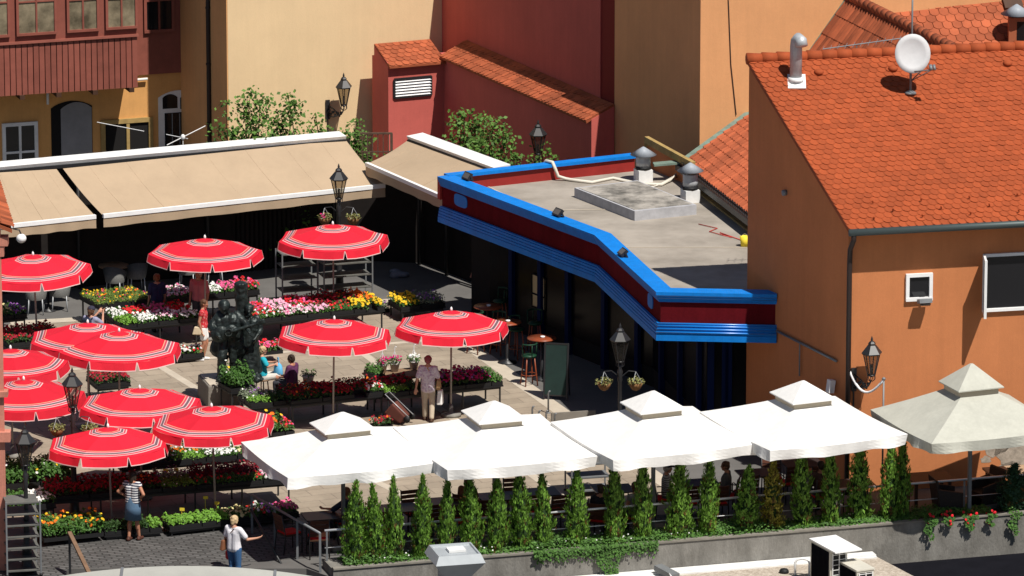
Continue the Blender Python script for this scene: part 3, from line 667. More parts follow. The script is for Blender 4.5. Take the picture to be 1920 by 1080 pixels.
# vent block and tiled garden wall
RL_ = Plane(RA.at(0, 0, .7), DG)
uE = RL_.sz(832, 120)[0]; E0 = RL_.at(uE, 0)
VB = Plane(E0, G); uv, _ = VB.sz(728, 150)
zv = VB.sz(760, 116)[1]
t = thing('vent_housing', 'red plastered block with small tiled roof and a louvred vent', 'outbuilding', VB.at(uv, 0))
m = MB(); m.prism([VB.at(uv, 0), VB.at(.2, 0), VB.at(.2, 0, -1.2), VB.at(uv, 0, -1.2)], 0, zv); m.build('wall', M_red, t, True)
a, b = VB.at(uv-.02, zv-.06, .16), VB.at(.0, zv-.06, .16); c, d = VB.at(uv-.02, zv+.36, -1.0), VB.at(.0, zv+.36, -1.0)
m = MB(); dn = V(0, 0, -.06); m.hexa([a+dn, b+dn, d+dn, c+dn], [a, b, d, c]); rf = m.build('roof', M_tile2, t, True)
m = MB(); m.hexa([VB.at(uv-.02, zv-.0, 0), VB.at(uv+.02, zv, 0), VB.at(uv+.02, zv, -1), VB.at(uv-.02, zv, -1)], [VB.at(uv-.02, zv+.01, 0), VB.at(uv+.02, zv+.01, 0), VB.at(uv+.02, zv+.33, -1), VB.at(uv-.02, zv+.33, -1)]); m.build('gable', M_red, t, True)
m = MB(); tiles(m, a, b, c, d, .2, .22); m.build('roof_tiles', M_tile3, rf)
u0, zt = VB.sz(739, 147); u1, _ = VB.sz(808, 145); zb = VB.sz(770, 180)[1]; zt = VB.sz(770, 146)[1]
m = MB()
for a, b in (((u0, zb), (u1, zb)), ((u0, zt), (u1, zt)), ((u0, zb), (u0, zt)), ((u1, zb), (u1, zt))): m.bar(VB.at(*a, .03), VB.at(*b, .03), .06, .06)
fr = m.build('vent_frame', M_iron, t, True)
m = MB()
for k in range(6): z = zb+(zt-zb)*(k+.6)/6.3; m.hexa([VB.at(u0, z-.03, .06), VB.at(u1, z-.03, .06), VB.at(u1, z+.02, .01), VB.at(u0, z+.02, .01)], [VB.at(u0, z-.022, .06), VB.at(u1, z-.022, .06), VB.at(u1, z+.028, .01), VB.at(u0, z+.028, .01)])
m.build('louvre', M_white, fr)
m = MB(); m.quad(VB.at(u0, zb, .006), VB.at(u1, zb, .006), VB.at(u1, zt, .006), VB.at(u0, zt, .006)); m.build('opening', M_void, fr)
u0 = uE+.02; u1 = RL_.sz(1109, 230)[0]; zc = RL_.sz(976, 166)[1]
t = thing('garden_wall', 'low red wall with a coping of orange roof tiles beside the red building', 'wall', RL_.at(u1, 0))
m = MB(); m.prism([RL_.at(u0-.3, 0), RL_.at(u1, 0), RL_.at(u1, 0, -.68), RL_.at(u0-.3, 0, -.68)], 0, zc)
m.hexa([RL_.at(u1-.3, zc, 0), RL_.at(u1, zc, 0), RL_.at(u1, zc, -.68), RL_.at(u1-.3, zc, -.68)], [RL_.at(u1-.3, zc+.01, 0), RL_.at(u1, zc+.01, 0), RL_.at(u1, zc+.3, -.68), RL_.at(u1-.3, zc+.3, -.68)]); m.build('wall', M_red, t, True)
a, b, c, d = RL_.at(u0, zc-.03, .14), RL_.at(u1-.02, zc-.03, .14), RL_.at(u0, zc+.36, -.68), RL_.at(u1-.02, zc+.36, -.68)
m = MB(); m.hexa([a+dn, b+dn, d+dn, c+dn], [a, b, d, c]); rf = m.build('coping', M_tile2, t, True)
m = MB(); tiles(m, a, b, c, d, .2, .25); m.build('coping_tiles', M_tile3, rf)
# ---- tiled roofs at the upper right
dirE = (P(1402, 402, 4.0)-P(1280, 308, 4.0)); A = P(1280, 308, 4.0); B = P(1402, 402, 4.0); dE = dirE.normalized()
uu, zz = OF.sz(1405, 216); Cc = OF.at(uu, zz, .02)
t = thing('tiled_lean_to', 'low lean-to with old ribbed clay tiles and dark gutter behind the cafe roof', 'outbuilding', A)
B2 = A+dE*9; D2 = Cc+dE*9
m = MB(); dn = V(0, 0, -.1); m.hexa([A+dn, B2+dn, D2+dn, Cc+dn], [A, B2, D2, Cc]); rf = m.build('roof', M_tile2, t, True)
m = MB(); tiles(m, A+V(0, 0, .02), B2+V(0, 0, .02), Cc+V(0, 0, .02), D2+V(0, 0, .02), .2, .36, 'pan'); m.build('roof_tiles', M_tile3, rf)
m = MB(); on_ = V(dE.y, -dE.x, 0)*.12; m.bar(A+on_+V(0, 0, -.06), B2+on_+V(0, 0, -.06), .16, .14)
m.build('gutter', M_iron, t, True)
m = MB()
for k in range(60): q = A+dE*(.15*k)+on_+V(0, 0, .01); m.tube([q, q+V(0, 0, .12)], .008, 4)
m.tube([A+on_+V(0, 0, .13), B2+on_+V(0, 0, .13)], .01, 5); m.tube([A+on_+V(0, 0, .07), B2+on_+V(0, 0, .07)], .008, 5); m.build('snow_fence', M_iron, t, True)
m = MB(); m.prism([A-on_*2, B2-on_*2, B2-on_*4, A-on_*4], zf-.3, 3.86); m.build('wall', mat('grey_render', (.12, .11, .11), .9, .2, 2), t, True)
m = MB(); m.bar(A-on_*.2+V(0, 0, -.42), B2-on_*.2+V(0, 0, -.42), .12, .1); m.build('fascia_board', M_beamy, t, True)
m = MB(); m.bar(A-dE*.04+V(0, 0, .06), Cc-dE*.04+V(0, 0, .06), .16, .07); m.bar(A+V(-.75, -.1, .02), A+V(-.02, -.0, .06), .3, .05); m.build('verge_flashing', M_copper, t, True)
a, b = P(1212, 262, 4.3), P(1300, 310, 4.15)
t = thing('timber_frame', 'weathered ochre timber frame leaning between cafe roof and orange wall', 'frame', a)
m = MB(); m.bar(a, b, .12, .18); m.build('beam', M_beamy, t, True); m = MB(); m.bar(a, V(a.x, a.y, zf), .1); m.build('post', M_beamy, t, True)
m = MB(); m.hexa([V(a.x, a.y, zf)-Gn*.0, V(b.x, b.y, zf), V(b.x, b.y, zf)-Gn*.06, V(a.x, a.y, zf)-Gn*.06], [a-V(0, 0, .12), b-V(0, 0, .12), b-V(0, 0, .12)-Gn*.06, a-V(0, 0, .12)-Gn*.06]); m.build('panel', M_oran2, t, True)
# back roof
uu, zz = OF.sz(1592, -6); R0 = OF.at(uu, zz, .02); uu, zz = OF.sz(1518, 100); Eb = OF.at(uu, zz, .02)
dR = (P(1800, 97, R0.z)-R0); dR.z = 0; dR.normalize()
t = thing('back_house', 'back house with one ribbed brown tile slope and one scalloped slope behind the ridge', 'house', V(R0.x, R0.y, 0))
R1 = R0+dR*9; E1 = Eb+dR*9
m = MB(); dn = V(0, 0, -.1); m.hexa([Eb+dn, E1+dn, R1+dn, R0+dn], [Eb, E1, R1, R0]); rf = m.build('roof', M_tile2, t, True)
m = MB(); tiles(m, Eb+V(0, 0, .02), E1+V(0, 0, .02), R0+V(0, 0, .02), R1+V(0, 0, .02), .17, .55, 'pan'); m.build('ribbed_tiles', M_tile2, rf)
m = MB(); ridge(m, R0+V(0, 0, .05), R1+V(0, 0, .05), .13, .3); m.build('ridge_tiles', M_tile2, rf)
m = MB(); m.bar(Eb-dR*.03+V(0, 0, .05), R0-dR*.03+V(0, 0, .05), .15, .07); m.build('verge_flashing', M_copper, t, True)
# camera-facing slope
hl = P(1560, 130, R0.z-1.6); hr = hl+RBd*12; up = (-V(RBd.y, -RBd.x, 0))*4+V(0, 0, 3.0); hu, hv = hl+up, hr+up
def rightof(p): return (p-R0).cross(dR).z > -0.05 or False
sgn = (hr-R0).cross(dR).z
m = MB(); 
def clipp(p): return ((p-R0).cross(dR).z)*sgn > 0
tiles(m, hl, hr, hu, hv, .26, .24, 'scale', clipp); m.build('scalloped_tiles', M_tile3, t, True)
k0 = R0+dR*((hl-R0).dot(dR)); 
m = MB(); 
vs = [R0-V(0, 0, .12), R0+dR*6-V(0, 0, .3), hr-V(0, 0, .05), hv-V(0, 0, .05)]
n_ = (hr-hl).cross(hu-hl).normalized()
def proj(p): return p-n_*((p-hl).dot(n_)+.03)
m.quad(proj(R0-dR*2), proj(R0+dR*7), hr-n_*.03, hv-n_*.03); m.build('roof_deck', M_tile2, t, True)
q = proj(P(1903, 88, hl.z+.6)); d_ = ray(1905, 84); q = CAM+d_*((hl-CAM).dot(n_)/d_.dot(n_))
tt = thing('roof_vent', 'brick vent stack with grey conical hat on the far back roof', 'roof vent', q)
m = MB(); m.box((0, 0, .25), (.42, .42, 1.0)); m.build('stack', M_terra, tt); m = MB(); m.box((.1, -.215, .35), (.2, .01, .6)); m.build('grille', M_darkglass, tt)
m = MB(); m.lathe([(.42, .82), (.02, 1.08), (.001, 1.08)], n=16); m.lathe([(.03, .7), (.03, .95)], n=6); m.build('cap', mat('cowl_grey', (0.17, 0.19, 0.22), .5), tt)
d_ = ray(1897, 6); q = CAM+d_*((hl-CAM).dot(n_)/d_.dot(n_))
m = MB(); m.box(q+n_*.05, (.5, .5, .12), M=n_.to_track_quat('Z', 'Y').to_matrix()); m.build('skylight', M_dwood, t, True)
# ================================================================== gallery house, upper left
GA = V(math.cos(R(18)), math.sin(R(18)), 0)
GP = Plane(PY(258, 100, 13.4), GA); GP.o.z = 0
gl = thing('gallery_house', 'old yellow house with a closed red-brown timber gallery over a shaded ground floor', 'house', GP.at(0, 0))
uleft = -7.0
zb = GP.sz(129, 172)[1]; zs = GP.sz(129, 76)[1]
GF = Plane(GP.at(0, 0, -1.35), GA); GR = Plane(GP.at(0, 0, -1.3), GA)
m = MB(); m.prism([GF.at(uleft, 0), GF.at(5, 0), GF.at(5, 0, -6), GF.at(uleft, 0, -6)], 0, zb+.1); m.build('ground_floor_wall', M_yell2, gl, True)
m = MB(); m.prism([GP.at(uleft, 0, -.05), GP.at(0, 0, -.05), GP.at(0, 0, -1.3), GP.at(uleft, 0, -1.3)], zb, zb+.1); m.build('gallery_floor', M_dwood, gl, True)
m = MB(); n = 42; wd_ = -uleft/n
for k in range(n):
    a = uleft+k*wd_; o_ = rnd(0, .012); m.hexa([GP.at(a+.012, zb, -.05), GP.at(a+wd_-.012, zb, -.05), GP.at(a+wd_-.012, zb, o_), GP.at(a+.012, zb, o_)], [GP.at(a+.012, zs, -.05), GP.at(a+wd_-.012, zs, -.05), GP.at(a+wd_-.012, zs, o_), GP.at(a+.012, zs, o_)])
pan = m.build('board_panel', M_wood, gl, True)
m = MB(); m.hexa([GP.at(uleft, zb, -.06), GP.at(0, zb, -.06), GP.at(0, zb, -.05), GP.at(uleft, zb, -.05)], [GP.at(uleft, zs, -.06), GP.at(0, zs, -.06), GP.at(0, zs, -.05), GP.at(uleft, zs, -.05)]); m.hexa([GP.at(-.06, zb, -1.29), GP.at(0, zb, -1.29), GP.at(0, zb, -.05), GP.at(-.06, zb, -.05)], [GP.at(-.06, zs+3.2, -1.29), GP.at(0, zs+3.2, -1.29), GP.at(0, zs+3.2, -.05), GP.at(-.06, zs+3.2, -.05)]); m.build('backing', M_dwood, pan)
m = MB(); m.hexa([GP.at(uleft, zs, -.08), GP.at(.03, zs, -.08), GP.at(.03, zs, .07), GP.at(uleft, zs, .07)], [GP.at(uleft, zs+.06, -.08), GP.at(.03, zs+.06, -.08), GP.at(.03, zs+.06, .06), GP.at(uleft, zs+.06, .06)]); m.build('sill_rail', M_wood, gl, True)
zt = zs+2.2
m = MB(); m.hexa([GP.at(uleft, zs+.06, -.2), GP.at(0, zs+.06, -.2), GP.at(0, zs+.06, -.04), GP.at(uleft, zs+.06, -.04)], [GP.at(uleft, zt+1, -.2), GP.at(0, zt+1, -.2), GP.at(0, zt+1, -.04), GP.at(uleft, zt+1, -.04)]); m.build('window_wall', M_wood, gl, True)
for (a, b) in ((-90, -50), (-40, 16), (28, 104), (123, 184), (196, 256)):
    window(GP, a, b, -75, 66-(a+b)/2*.07+4, gl, .07, M_wood, M_glass, (.5,) if b-a > 45 else (), (.45,), out=0.0)
m = MB(); m.hexa([GP.at(uleft, zt+1.0, .0), GP.at(3.4, zt+1.0, .0), GP.at(3.4, zt+1.0, -4), GP.at(uleft, zt+1.0, -4)], [GP.at(uleft, zt+1.25, .05), GP.at(3.4, zt+1.25, .05), GP.at(3.4, zt+2.6, -4), GP.at(uleft, zt+2.6, -4)]); m.build('roof', M_tile2, gl, True)  # slab above the view, added to keep the recessed bay dark
# rafters under the gallery
m = MB()
for k in range(7): u = uleft+.5+k*1.05; m = MB(); m.bar(GP.at(u, zb-.06, .08), GP.at(u, zb-.06, -1.3), .14, .12); m.build('beam', M_dwood, gl, True)
m = MB(); m.tube([GF.at(-2.3, zb-.12, .1), GF.at(.6, zb-.06, .1)], .04, 6); m.tube([GF.at(-2.3, zb-.12, .1), GF.at(-2.3, zb-.6, .1)], .04, 6); m.build('drain_pipe', M_dirtyw, gl, True)
# recessed dark bay right of the gallery
m = MB(); m.prism([GR.at(-.1, 0, .0), GR.at(3.3, 0, .0), GR.at(3.3, 0, -.2), GR.at(-.1, 0, -.2)], zb+.05, zt+1); rb = m.build('recessed_bay', M_wood, gl, True)
window(GR, 268, 325, -60, 60, gl, .08, M_wood, M_darkglass, (.5,), (.5,)); window(GR, 338, 374, -60, 64, gl, .08, M_wood, M_darkglass, (.5,), (.5,))
# ground floor openings
f, *_ = window(GF, 3, 70, 229, 330, gl, .1, M_dirtyw, M_darkglass, (.5,), (.45,))
window(GF, 188, 286, 222, 320, gl, .13, M_beamy, M_void, (.52,), ())
def arch(pl, px0, px1, pyt, pyb, parent, name, mt, fm=None, out=.02, rise=.18):
    u0, _ = pl.sz(px0, pyt); u1, _ = pl.sz(px1, pyt); zt = pl.sz((px0+px1)/2, pyt)[1]; zb = pl.sz((px0+px1)/2, pyb)[1]
    pts = [(u0, zb), (u1, zb), (u1, zt-rise)]
    for k in range(1, 10): s = k/10; pts.append((u1+(u0-u1)*s, zt-rise+rise*math.sin(math.pi*s)**.8))
    pts.append((u0, zt-rise))
    m = MB(); m.hexa([pl.at(*p, out-.03) for p in pts], [pl.at(*p, out) for p in pts]); return m.build(name, mt, parent, True)
dw = arch(GF, 95, 172, 189, 330, gl, 'doorway', M_void)
arch(GF, 113, 171, 191, 330, gl, 'open_door', mat('grey_door', (.24, .24, .25), .7, .1, 3), out=.035)
dr = arch(GF, 296, 372, 169, 330, gl, 'arched_door', M_dirtyw, out=.03)
for (a, b, c, d) in ((304, 332, 176, 203), (337, 366, 176, 203)): arch(GF, a, b, c, d, dr, 'fanlight', M_darkglass, out=.04, rise=.1)
arch(GF, 308, 362, 210, 330, dr, 'door_glass', M_darkglass, out=.04, rise=.001)
for x in (322, 336, 350):
    u, z0 = GF.sz(x, 212); m = MB(); m.bar(GF.at(u, z0, .05), GF.at(u, z0-2, .05), .025); m.build('glazing_bar', M_grey, dr, True)
# laundry rack lines in the yard
m = MB(); a, b, c = P(313, 272, 2.4), P(385, 236, 2.6), P(343, 257, 2.5)
for p_ in ((a, b), (P(312, 252, 2.4), P(352, 260, 2.4)), (P(182, 229, 2.6), P(270, 246, 2.5)), (c, c-V(0, 0, 2.5))): m.tube(p_, .011, 5)
m.ell(c, (.06, .05, .08)); tag(m.build('clothes_airer', M_white), 'white folding clothes airer sticking up behind the long awning', 'clothes airer')
# pink house at the left edge
t = thing('pink_house', 'narrow slice of a salmon pink house at the left edge of the square', 'house', P(0, 1075, 0))
pz = P(12, 1070, 0.0); px_ = P(14, 1070, 0).x
ph = P(10, 392, 0)
yb = pz.y; zt = PY(10, 430, yb).z
m = MB(); m.prism([(px_-3, yb), (px_, yb), (px_-.75, yb+5), (px_-3, yb+5)], -3, zt); m.build('wall', M_pink, t, True)
m = MB()
for (y_, w_, h_) in ((738, .17, .12), (818, .25, .22)): z = PY(12, y_, yb).z; m = MB(); m.box((px_-.2+w_/2, yb+.05, z), (.4, .3, h_)); m.build('ledge', M_pink, t, True)
m = MB(); z = PY(20, 440, yb).z; m.box((px_-.1, yb+.1, z-.15), (.5, .3, .2)); m.box((px_-.12, yb+.1, z-.37), (.36, .26, .24)); m.build('cornice', M_pink, t, True)
m = MB(); a = V(px_-3, yb-.1, zt+.02); m.hexa([V(px_-3, yb-.15, zt+1.25), V(px_+.26, yb-.15, zt-.05), V(px_-.5, yb+5, zt-.05), V(px_-3, yb+5, zt+1.25)], [V(px_-3, yb-.15, zt+1.33), V(px_+.26, yb-.15, zt+.03), V(px_-.5, yb+5, zt+.03), V(px_-3, yb+5, zt+1.33)]); rf = m.build('roof', M_tile2, t, True)
m = MB(); tiles(m, V(px_+.29, yb-.15, zt+.06), V(px_-.47, yb+5, zt+.06), V(px_-3, yb-.15, zt+1.36), V(px_-3, yb+5, zt+1.36), .22, .3, 'pan'); m.build('roof_tiles', M_tile2, rf)
# ================================================================== awnings
def awning(label, c0, c1, f0, f1, zc, zfr, name='awning', cass=True, cext=0.0, seam=None):
    """c0,c1: cassette ends (pixels at zc), f0,f1: front bar ends (pixels at zfr)"""
    a, b = P(*c0, zc), P(*c1, zc); c, d = P(*f0, zfr), P(*f1, zfr)
    t = thing(name, label, 'awning', V(a.x, a.y, 0))
    n = 14; k = 8; m = MB(); vs = []; fs = []
    for i in range(n+1):
        for j in range(k+1):
            p = a.lerp(b, i/n).lerp(c.lerp(d, i/n), j/k); p = p-V(0, 0, .05*math.sin(math.pi*j/k)+.006*math.sin(i*2.3)*j/k); vs.append(p)
    for i in range(n):
        for j in range(k): q = i*(k+1)+j; fs.append([q, q+1, q+k+2, q+k+1])
    o_ = len(vs); vs2 = [p-V(0, 0, .008) for p in vs]
    m.add(vs+vs2, fs+[[x+o_ for x in f[::-1]] for f in fs], True); m.build('canvas', M_awn, t, True)
    fd = (d-c).normalized(); out = ((c+d)/2-(a+b)/2); out.z = 0; out -= fd*out.dot(fd); out.normalize()
    m = MB(); m.bar(c+out*.04-V(0, 0, .02), d+out*.04-V(0, 0, .02), .1, .1); m.build('front_bar', M_white, t, True)
    m = MB(); nv = 36; up_ = []; lo = []
    for i in range(nv+1):
        p = c.lerp(d, i/nv)+out*.07; wv = math.sin(i*1.1)*.012
        up_.append(p-V(0, 0, .07)); lo.append(p-V(0, 0, .31+.01*math.sin(i*.9))+out*wv)
    m.add(up_+lo+[p-out*.006 for p in up_+lo], [[i, i+nv+1, i+nv+2, i+1] for i in range(nv)]+[[2*(nv+1)+i+1, 2*(nv+1)+i+nv+2, 2*(nv+1)+i+nv+1, 2*(nv+1)+i] for i in range(nv)], True); m.build('valance', M_awn, t, True)
    for s in (.09, .22, .35, .5, .64, .78, .91):
        m = MB(); m.tube([a.lerp(b, s).lerp(c.lerp(d, s), j/8)+V(0, 0, .001-.05*math.sin(math.pi*j/8)) for j in range(9)], .004, 4); m.build('seam', M_awn, t, True)
    for s in (.12, .5, .88):
        m = MB(); p, q = a.lerp(b, s)-V(0, 0, .1), c.lerp(d, s)-V(0, 0, .06); mid = p.lerp(q, .5)+fd*.3-V(0, 0, .06); m.tube([p, mid, q], .03, 6); m.build('folding_arm', M_white, t, True)
    return t, a, b, out
t, a1, b1, o1 = awning('short left section of the long beige awning, cut by the pink house', (-110, 330), (106, 317), (-90, 433), (178, 404), 3.4, 2.5)
t, a2, b2, o2 = awning('long beige awning with white front bar stretching over the dark cafe terrace', (118, 316), (648, 262), (192, 403), (720, 346), 3.4, 2.5)
t, a3, b3, o3 = awning('small beige awning at an angle between the long awning and the blue cafe', (766, 262), (930, 322), (690, 306), (846, 374), 3.4, 3.0)
def cassette(label, a, b, out, d=.42):
    t = thing('awning_housing', label, 'awning housing', V(a.x, a.y, 0)); r = (b-a).normalized()
    m = MB(); a_ = a+V(0, 0, .02); b_ = b+V(0, 0, .02)
    m.hexa([a_+out*.02, b_+out*.02, b_-out*d, a_-out*d], [a_+out*.06+V(0, 0, .09), b_+out*.06+V(0, 0, .09), b_-out*d+V(0, 0, .13), a_-out*d+V(0, 0, .13)]); m.build('box', M_dirtyw, t, True)
    m = MB(); m.hexa([a_+out*.05-V(0, 0, .09), b_+out*.05-V(0, 0, .09), b_-out*.3-V(0, 0, .09), a_-out*.3-V(0, 0, .09)], [a_+out*.05-V(0, 0, .01), b_+out*.05-V(0, 0, .01), b_-out*.3-V(0, 0, .01), a_-out*.3-V(0, 0, .01)]); m.build('bracket_rail', M_iron, t, True)
    for s in (.02, .34, .66, .98):
        p = a.lerp(b, s)-out*.25; m = MB(); m.tube([V(p.x, p.y, 0), V(p.x, p.y, a.z)], .05, 8); m.build('post', M_iron, t, True)
cassette('long white awning housing box along the top of the long awning', a1, b2, o2)
cassette('white awning housing box with peeling paint beside the cafe', a3, b3, o3)
# added dark backdrop standing in for the deep shade under the awnings
t = thing('shade_backdrop', 'added dark backdrop for the deep shade of the terrace beneath the awnings', 'wall', V(a2.x, a2.y, 0))
mdk = mat('dark_backdrop', (.012, .009, .008), .8, .3, 4)
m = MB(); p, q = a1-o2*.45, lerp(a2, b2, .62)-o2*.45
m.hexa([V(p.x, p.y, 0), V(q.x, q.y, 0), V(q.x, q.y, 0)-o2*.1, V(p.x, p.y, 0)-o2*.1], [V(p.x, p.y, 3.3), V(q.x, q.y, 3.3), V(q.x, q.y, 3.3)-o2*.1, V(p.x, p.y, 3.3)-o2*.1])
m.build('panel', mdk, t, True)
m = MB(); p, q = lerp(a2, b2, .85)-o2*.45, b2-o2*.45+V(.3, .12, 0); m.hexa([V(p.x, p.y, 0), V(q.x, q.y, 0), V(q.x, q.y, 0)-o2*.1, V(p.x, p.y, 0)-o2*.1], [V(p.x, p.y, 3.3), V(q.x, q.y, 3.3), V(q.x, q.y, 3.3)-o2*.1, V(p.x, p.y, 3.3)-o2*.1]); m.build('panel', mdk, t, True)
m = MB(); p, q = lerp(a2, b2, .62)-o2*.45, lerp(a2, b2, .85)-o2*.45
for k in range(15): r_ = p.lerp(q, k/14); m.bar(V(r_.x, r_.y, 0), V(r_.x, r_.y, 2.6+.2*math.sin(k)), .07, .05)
m.build('backdrop_lattice', mdk, t, True)
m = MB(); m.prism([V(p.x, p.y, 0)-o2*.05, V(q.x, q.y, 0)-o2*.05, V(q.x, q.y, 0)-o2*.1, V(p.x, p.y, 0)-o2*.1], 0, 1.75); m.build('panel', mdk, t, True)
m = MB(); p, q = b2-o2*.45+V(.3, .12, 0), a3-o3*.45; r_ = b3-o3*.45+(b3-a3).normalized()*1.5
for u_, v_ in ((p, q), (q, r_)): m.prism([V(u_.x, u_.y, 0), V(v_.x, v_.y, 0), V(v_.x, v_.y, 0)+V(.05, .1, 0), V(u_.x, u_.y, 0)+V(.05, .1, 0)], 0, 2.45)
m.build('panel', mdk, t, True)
tb = PY(700, 250, b2.y+.9)
t = thing('metal_fence', 'short rusty metal fence between the rose bush and the red vent block', 'fence', V(tb.x-.3, tb.y, 0))
m = MB()
for k in range(6): m.bar((k*.14, 0, 0), (k*.14, 0, tb.z), .025)
m.bar((-.05, 0, tb.z), (.8, 0, tb.z), .05); m.bar((-.05, 0, tb.z-.5), (.8, 0, tb.z-.5), .03); m.bar((.78, 0, 0), (.78, 0, tb.z), .07); m.build('railing', mat('rust', (.1, .06, .04), .8, .2, 8), t)
# ================================================================== parasols
def flower_parasol(px, py, wpx, label, rot, za=2.62):
    p = P(px, py, za); 
    depth = (p-CAM).length; Rr = wpx*depth/FPX/2*1.015
    t = thing('market_parasol', label, 'parasol', V(p.x, p.y, 0), rot, 'red striped parasols over the flower stalls')
    mats = [M_fred, M_fwht, M_fgry, M_fpink, M_foran]
    br = [(.05, 0), (.15, 0), (.17, 0), (.182, 4), (.21, 3), (.226, 1), (.262, 2), (.277, 1), (.305, 3), (.322, 1), (.36, 0), (.45, 0), (.55, 0), (.65, 0), (.76, 0), (.772, 4), (.805, 3), (.82, 1), (.86, 2), (.875, 1), (.91, 3), (.925, 1), (.96, 0), (.992, 0)]
    hz = .37*Rr/1.42*rnd(.93, 1.06); n = 8; sub = 4
    def pt(f, a, s):                       # f radial, a rib index, s 0..1 along facet
        v0 = V(math.cos(a*math.pi/4), math.sin(a*math.pi/4), 0); v1 = V(math.cos((a+1)*math.pi/4), math.sin((a+1)*math.pi/4), 0)
        q = v0.lerp(v1, s)*f*Rr; sag = sg_*f*f*4*s*(1-s)
        return V(q.x, q.y, za-hz*(f**1.12)-sag*.6)
    sg_ = rnd(.03, .06); t.rotation_euler = (R(rnd(-2, 2)), R(rnd(-2, 2)), rot)
    m = MB(); rings = [.0]+[b[0] for b in br]
    for a in range(n):
        vs = []; fs = []
        for r_ in rings:
            for s in range(sub+1): vs.append(pt(r_, a, s/sub))
        for i in range(len(rings)-1):
            m.cm = br[i][1]; o_ = len(m.v)
            m.add(vs[i*(sub+1):(i+2)*(sub+1)], [[s, s+1, sub+2+s, sub+1+s] for s in range(sub)])
        # valance flap of this facet
        m.cm = 0
        up_ = [pt(.992, a, s/sub) for s in range(sub+1)]
        od = V(math.cos((a+.5)*math.pi/4), math.sin((a+.5)*math.pi/4), 0)
        def fl(s, z): q = pt(.992, a, .5+(s-.5)*(1-.045*z)); return q+od*(.06*z+.012*math.sin(a*3+s*7))-V(0, 0, .2*z)
        lv = [0, .45, .9, 1.0]
        for i in range(3):
            m.cm = 1 if i == 2 else 0
            va = [fl(s/sub, lv[i]) for s in range(sub+1)]+[fl(s/sub, lv[i+1]) for s in range(sub+1)]
            m.add(va, [[s, s+1, sub+2+s, sub+1+s] for s in range(sub)])
        m.cm = 1
        for s0, s1 in ((0, .016), (.984, 1)):
            m.add([fl(s0, 0)+od*.002, fl(s1, 0)+od*.002, fl(s1, 1)+od*.002, fl(s0, 1)+od*.002], [[0, 1, 2, 3]])
    m.build('canopy', mats, t)
    for a in range(8):
        m = MB(); c_, s_ = math.cos(a*math.pi/4), math.sin(a*math.pi/4); m.tube([(.05*c_, .05*s_, za-.05), (Rr*.97*c_, Rr*.97*s_, za-hz-.03)], .009, 5); m.tube([(.03*c_, .03*s_, za-.75), (Rr*.5*c_, Rr*.5*s_, za-hz*.5-.05)], .008, 5); m.build('rib', M_grey, t)
    m = MB(); m.tube([(0, 0, 0), (0, 0, za+.02)], .024, 8); m.build('pole', mat('parasol_pole', (.36, .32, .28), .6, .1, 5), t)
    m = MB(); m.lathe([(.035, za-.01), (.03, za+.05), (.02, za+.08), (.001, za+.1)], n=10); m.build('finial', M_white, t)
    m = MB(); m.lathe([(.25, .012), (.25, .08), (.06, .11), (.05, .3)], n=14); m.build('base', M_conc, t)
    return t
PARA = [(625, 421, 207, 'red striped parasol over the empty steel racks, nearest the angled awning', 14), (383, 448, 213, 'red striped parasol just under the middle of the long awning', 10),
        (68, 477, 212, 'red striped parasol under the short awning beside the pink house', 12), (623, 599, 215, 'red striped parasol between the bronze statue and the cafe terrace', 20),
        (845, 583, 212, 'red striped parasol nearest the cafe bar tables', 14), (163, 606, 222, 'red striped parasol half hidden behind another, nearest the woman with the phone', 22),
        (221, 622, 232, 'red striped parasol overlapping the one behind it, left of the bronze statue', 20), (20, 655, 215, 'red striped parasol half cut by the pink house, upper of the two', 12),
        (47, 712, 228, 'red striped parasol half cut by the pink house, just behind the street lamp', 15), (263, 729, 228, 'red striped parasol left of and behind the one touching a white parasol', 16),
        (402, 762, 232, 'red striped parasol almost touching the corner of the first white parasol', 20), (207, 802, 231, 'red striped parasol above the woman in the denim skirt', 22)]
for px, py, w_, lb, r_ in PARA: flower_parasol(px, py, w_, lb, R(r_), 2.38 if px == 207 else 2.62)
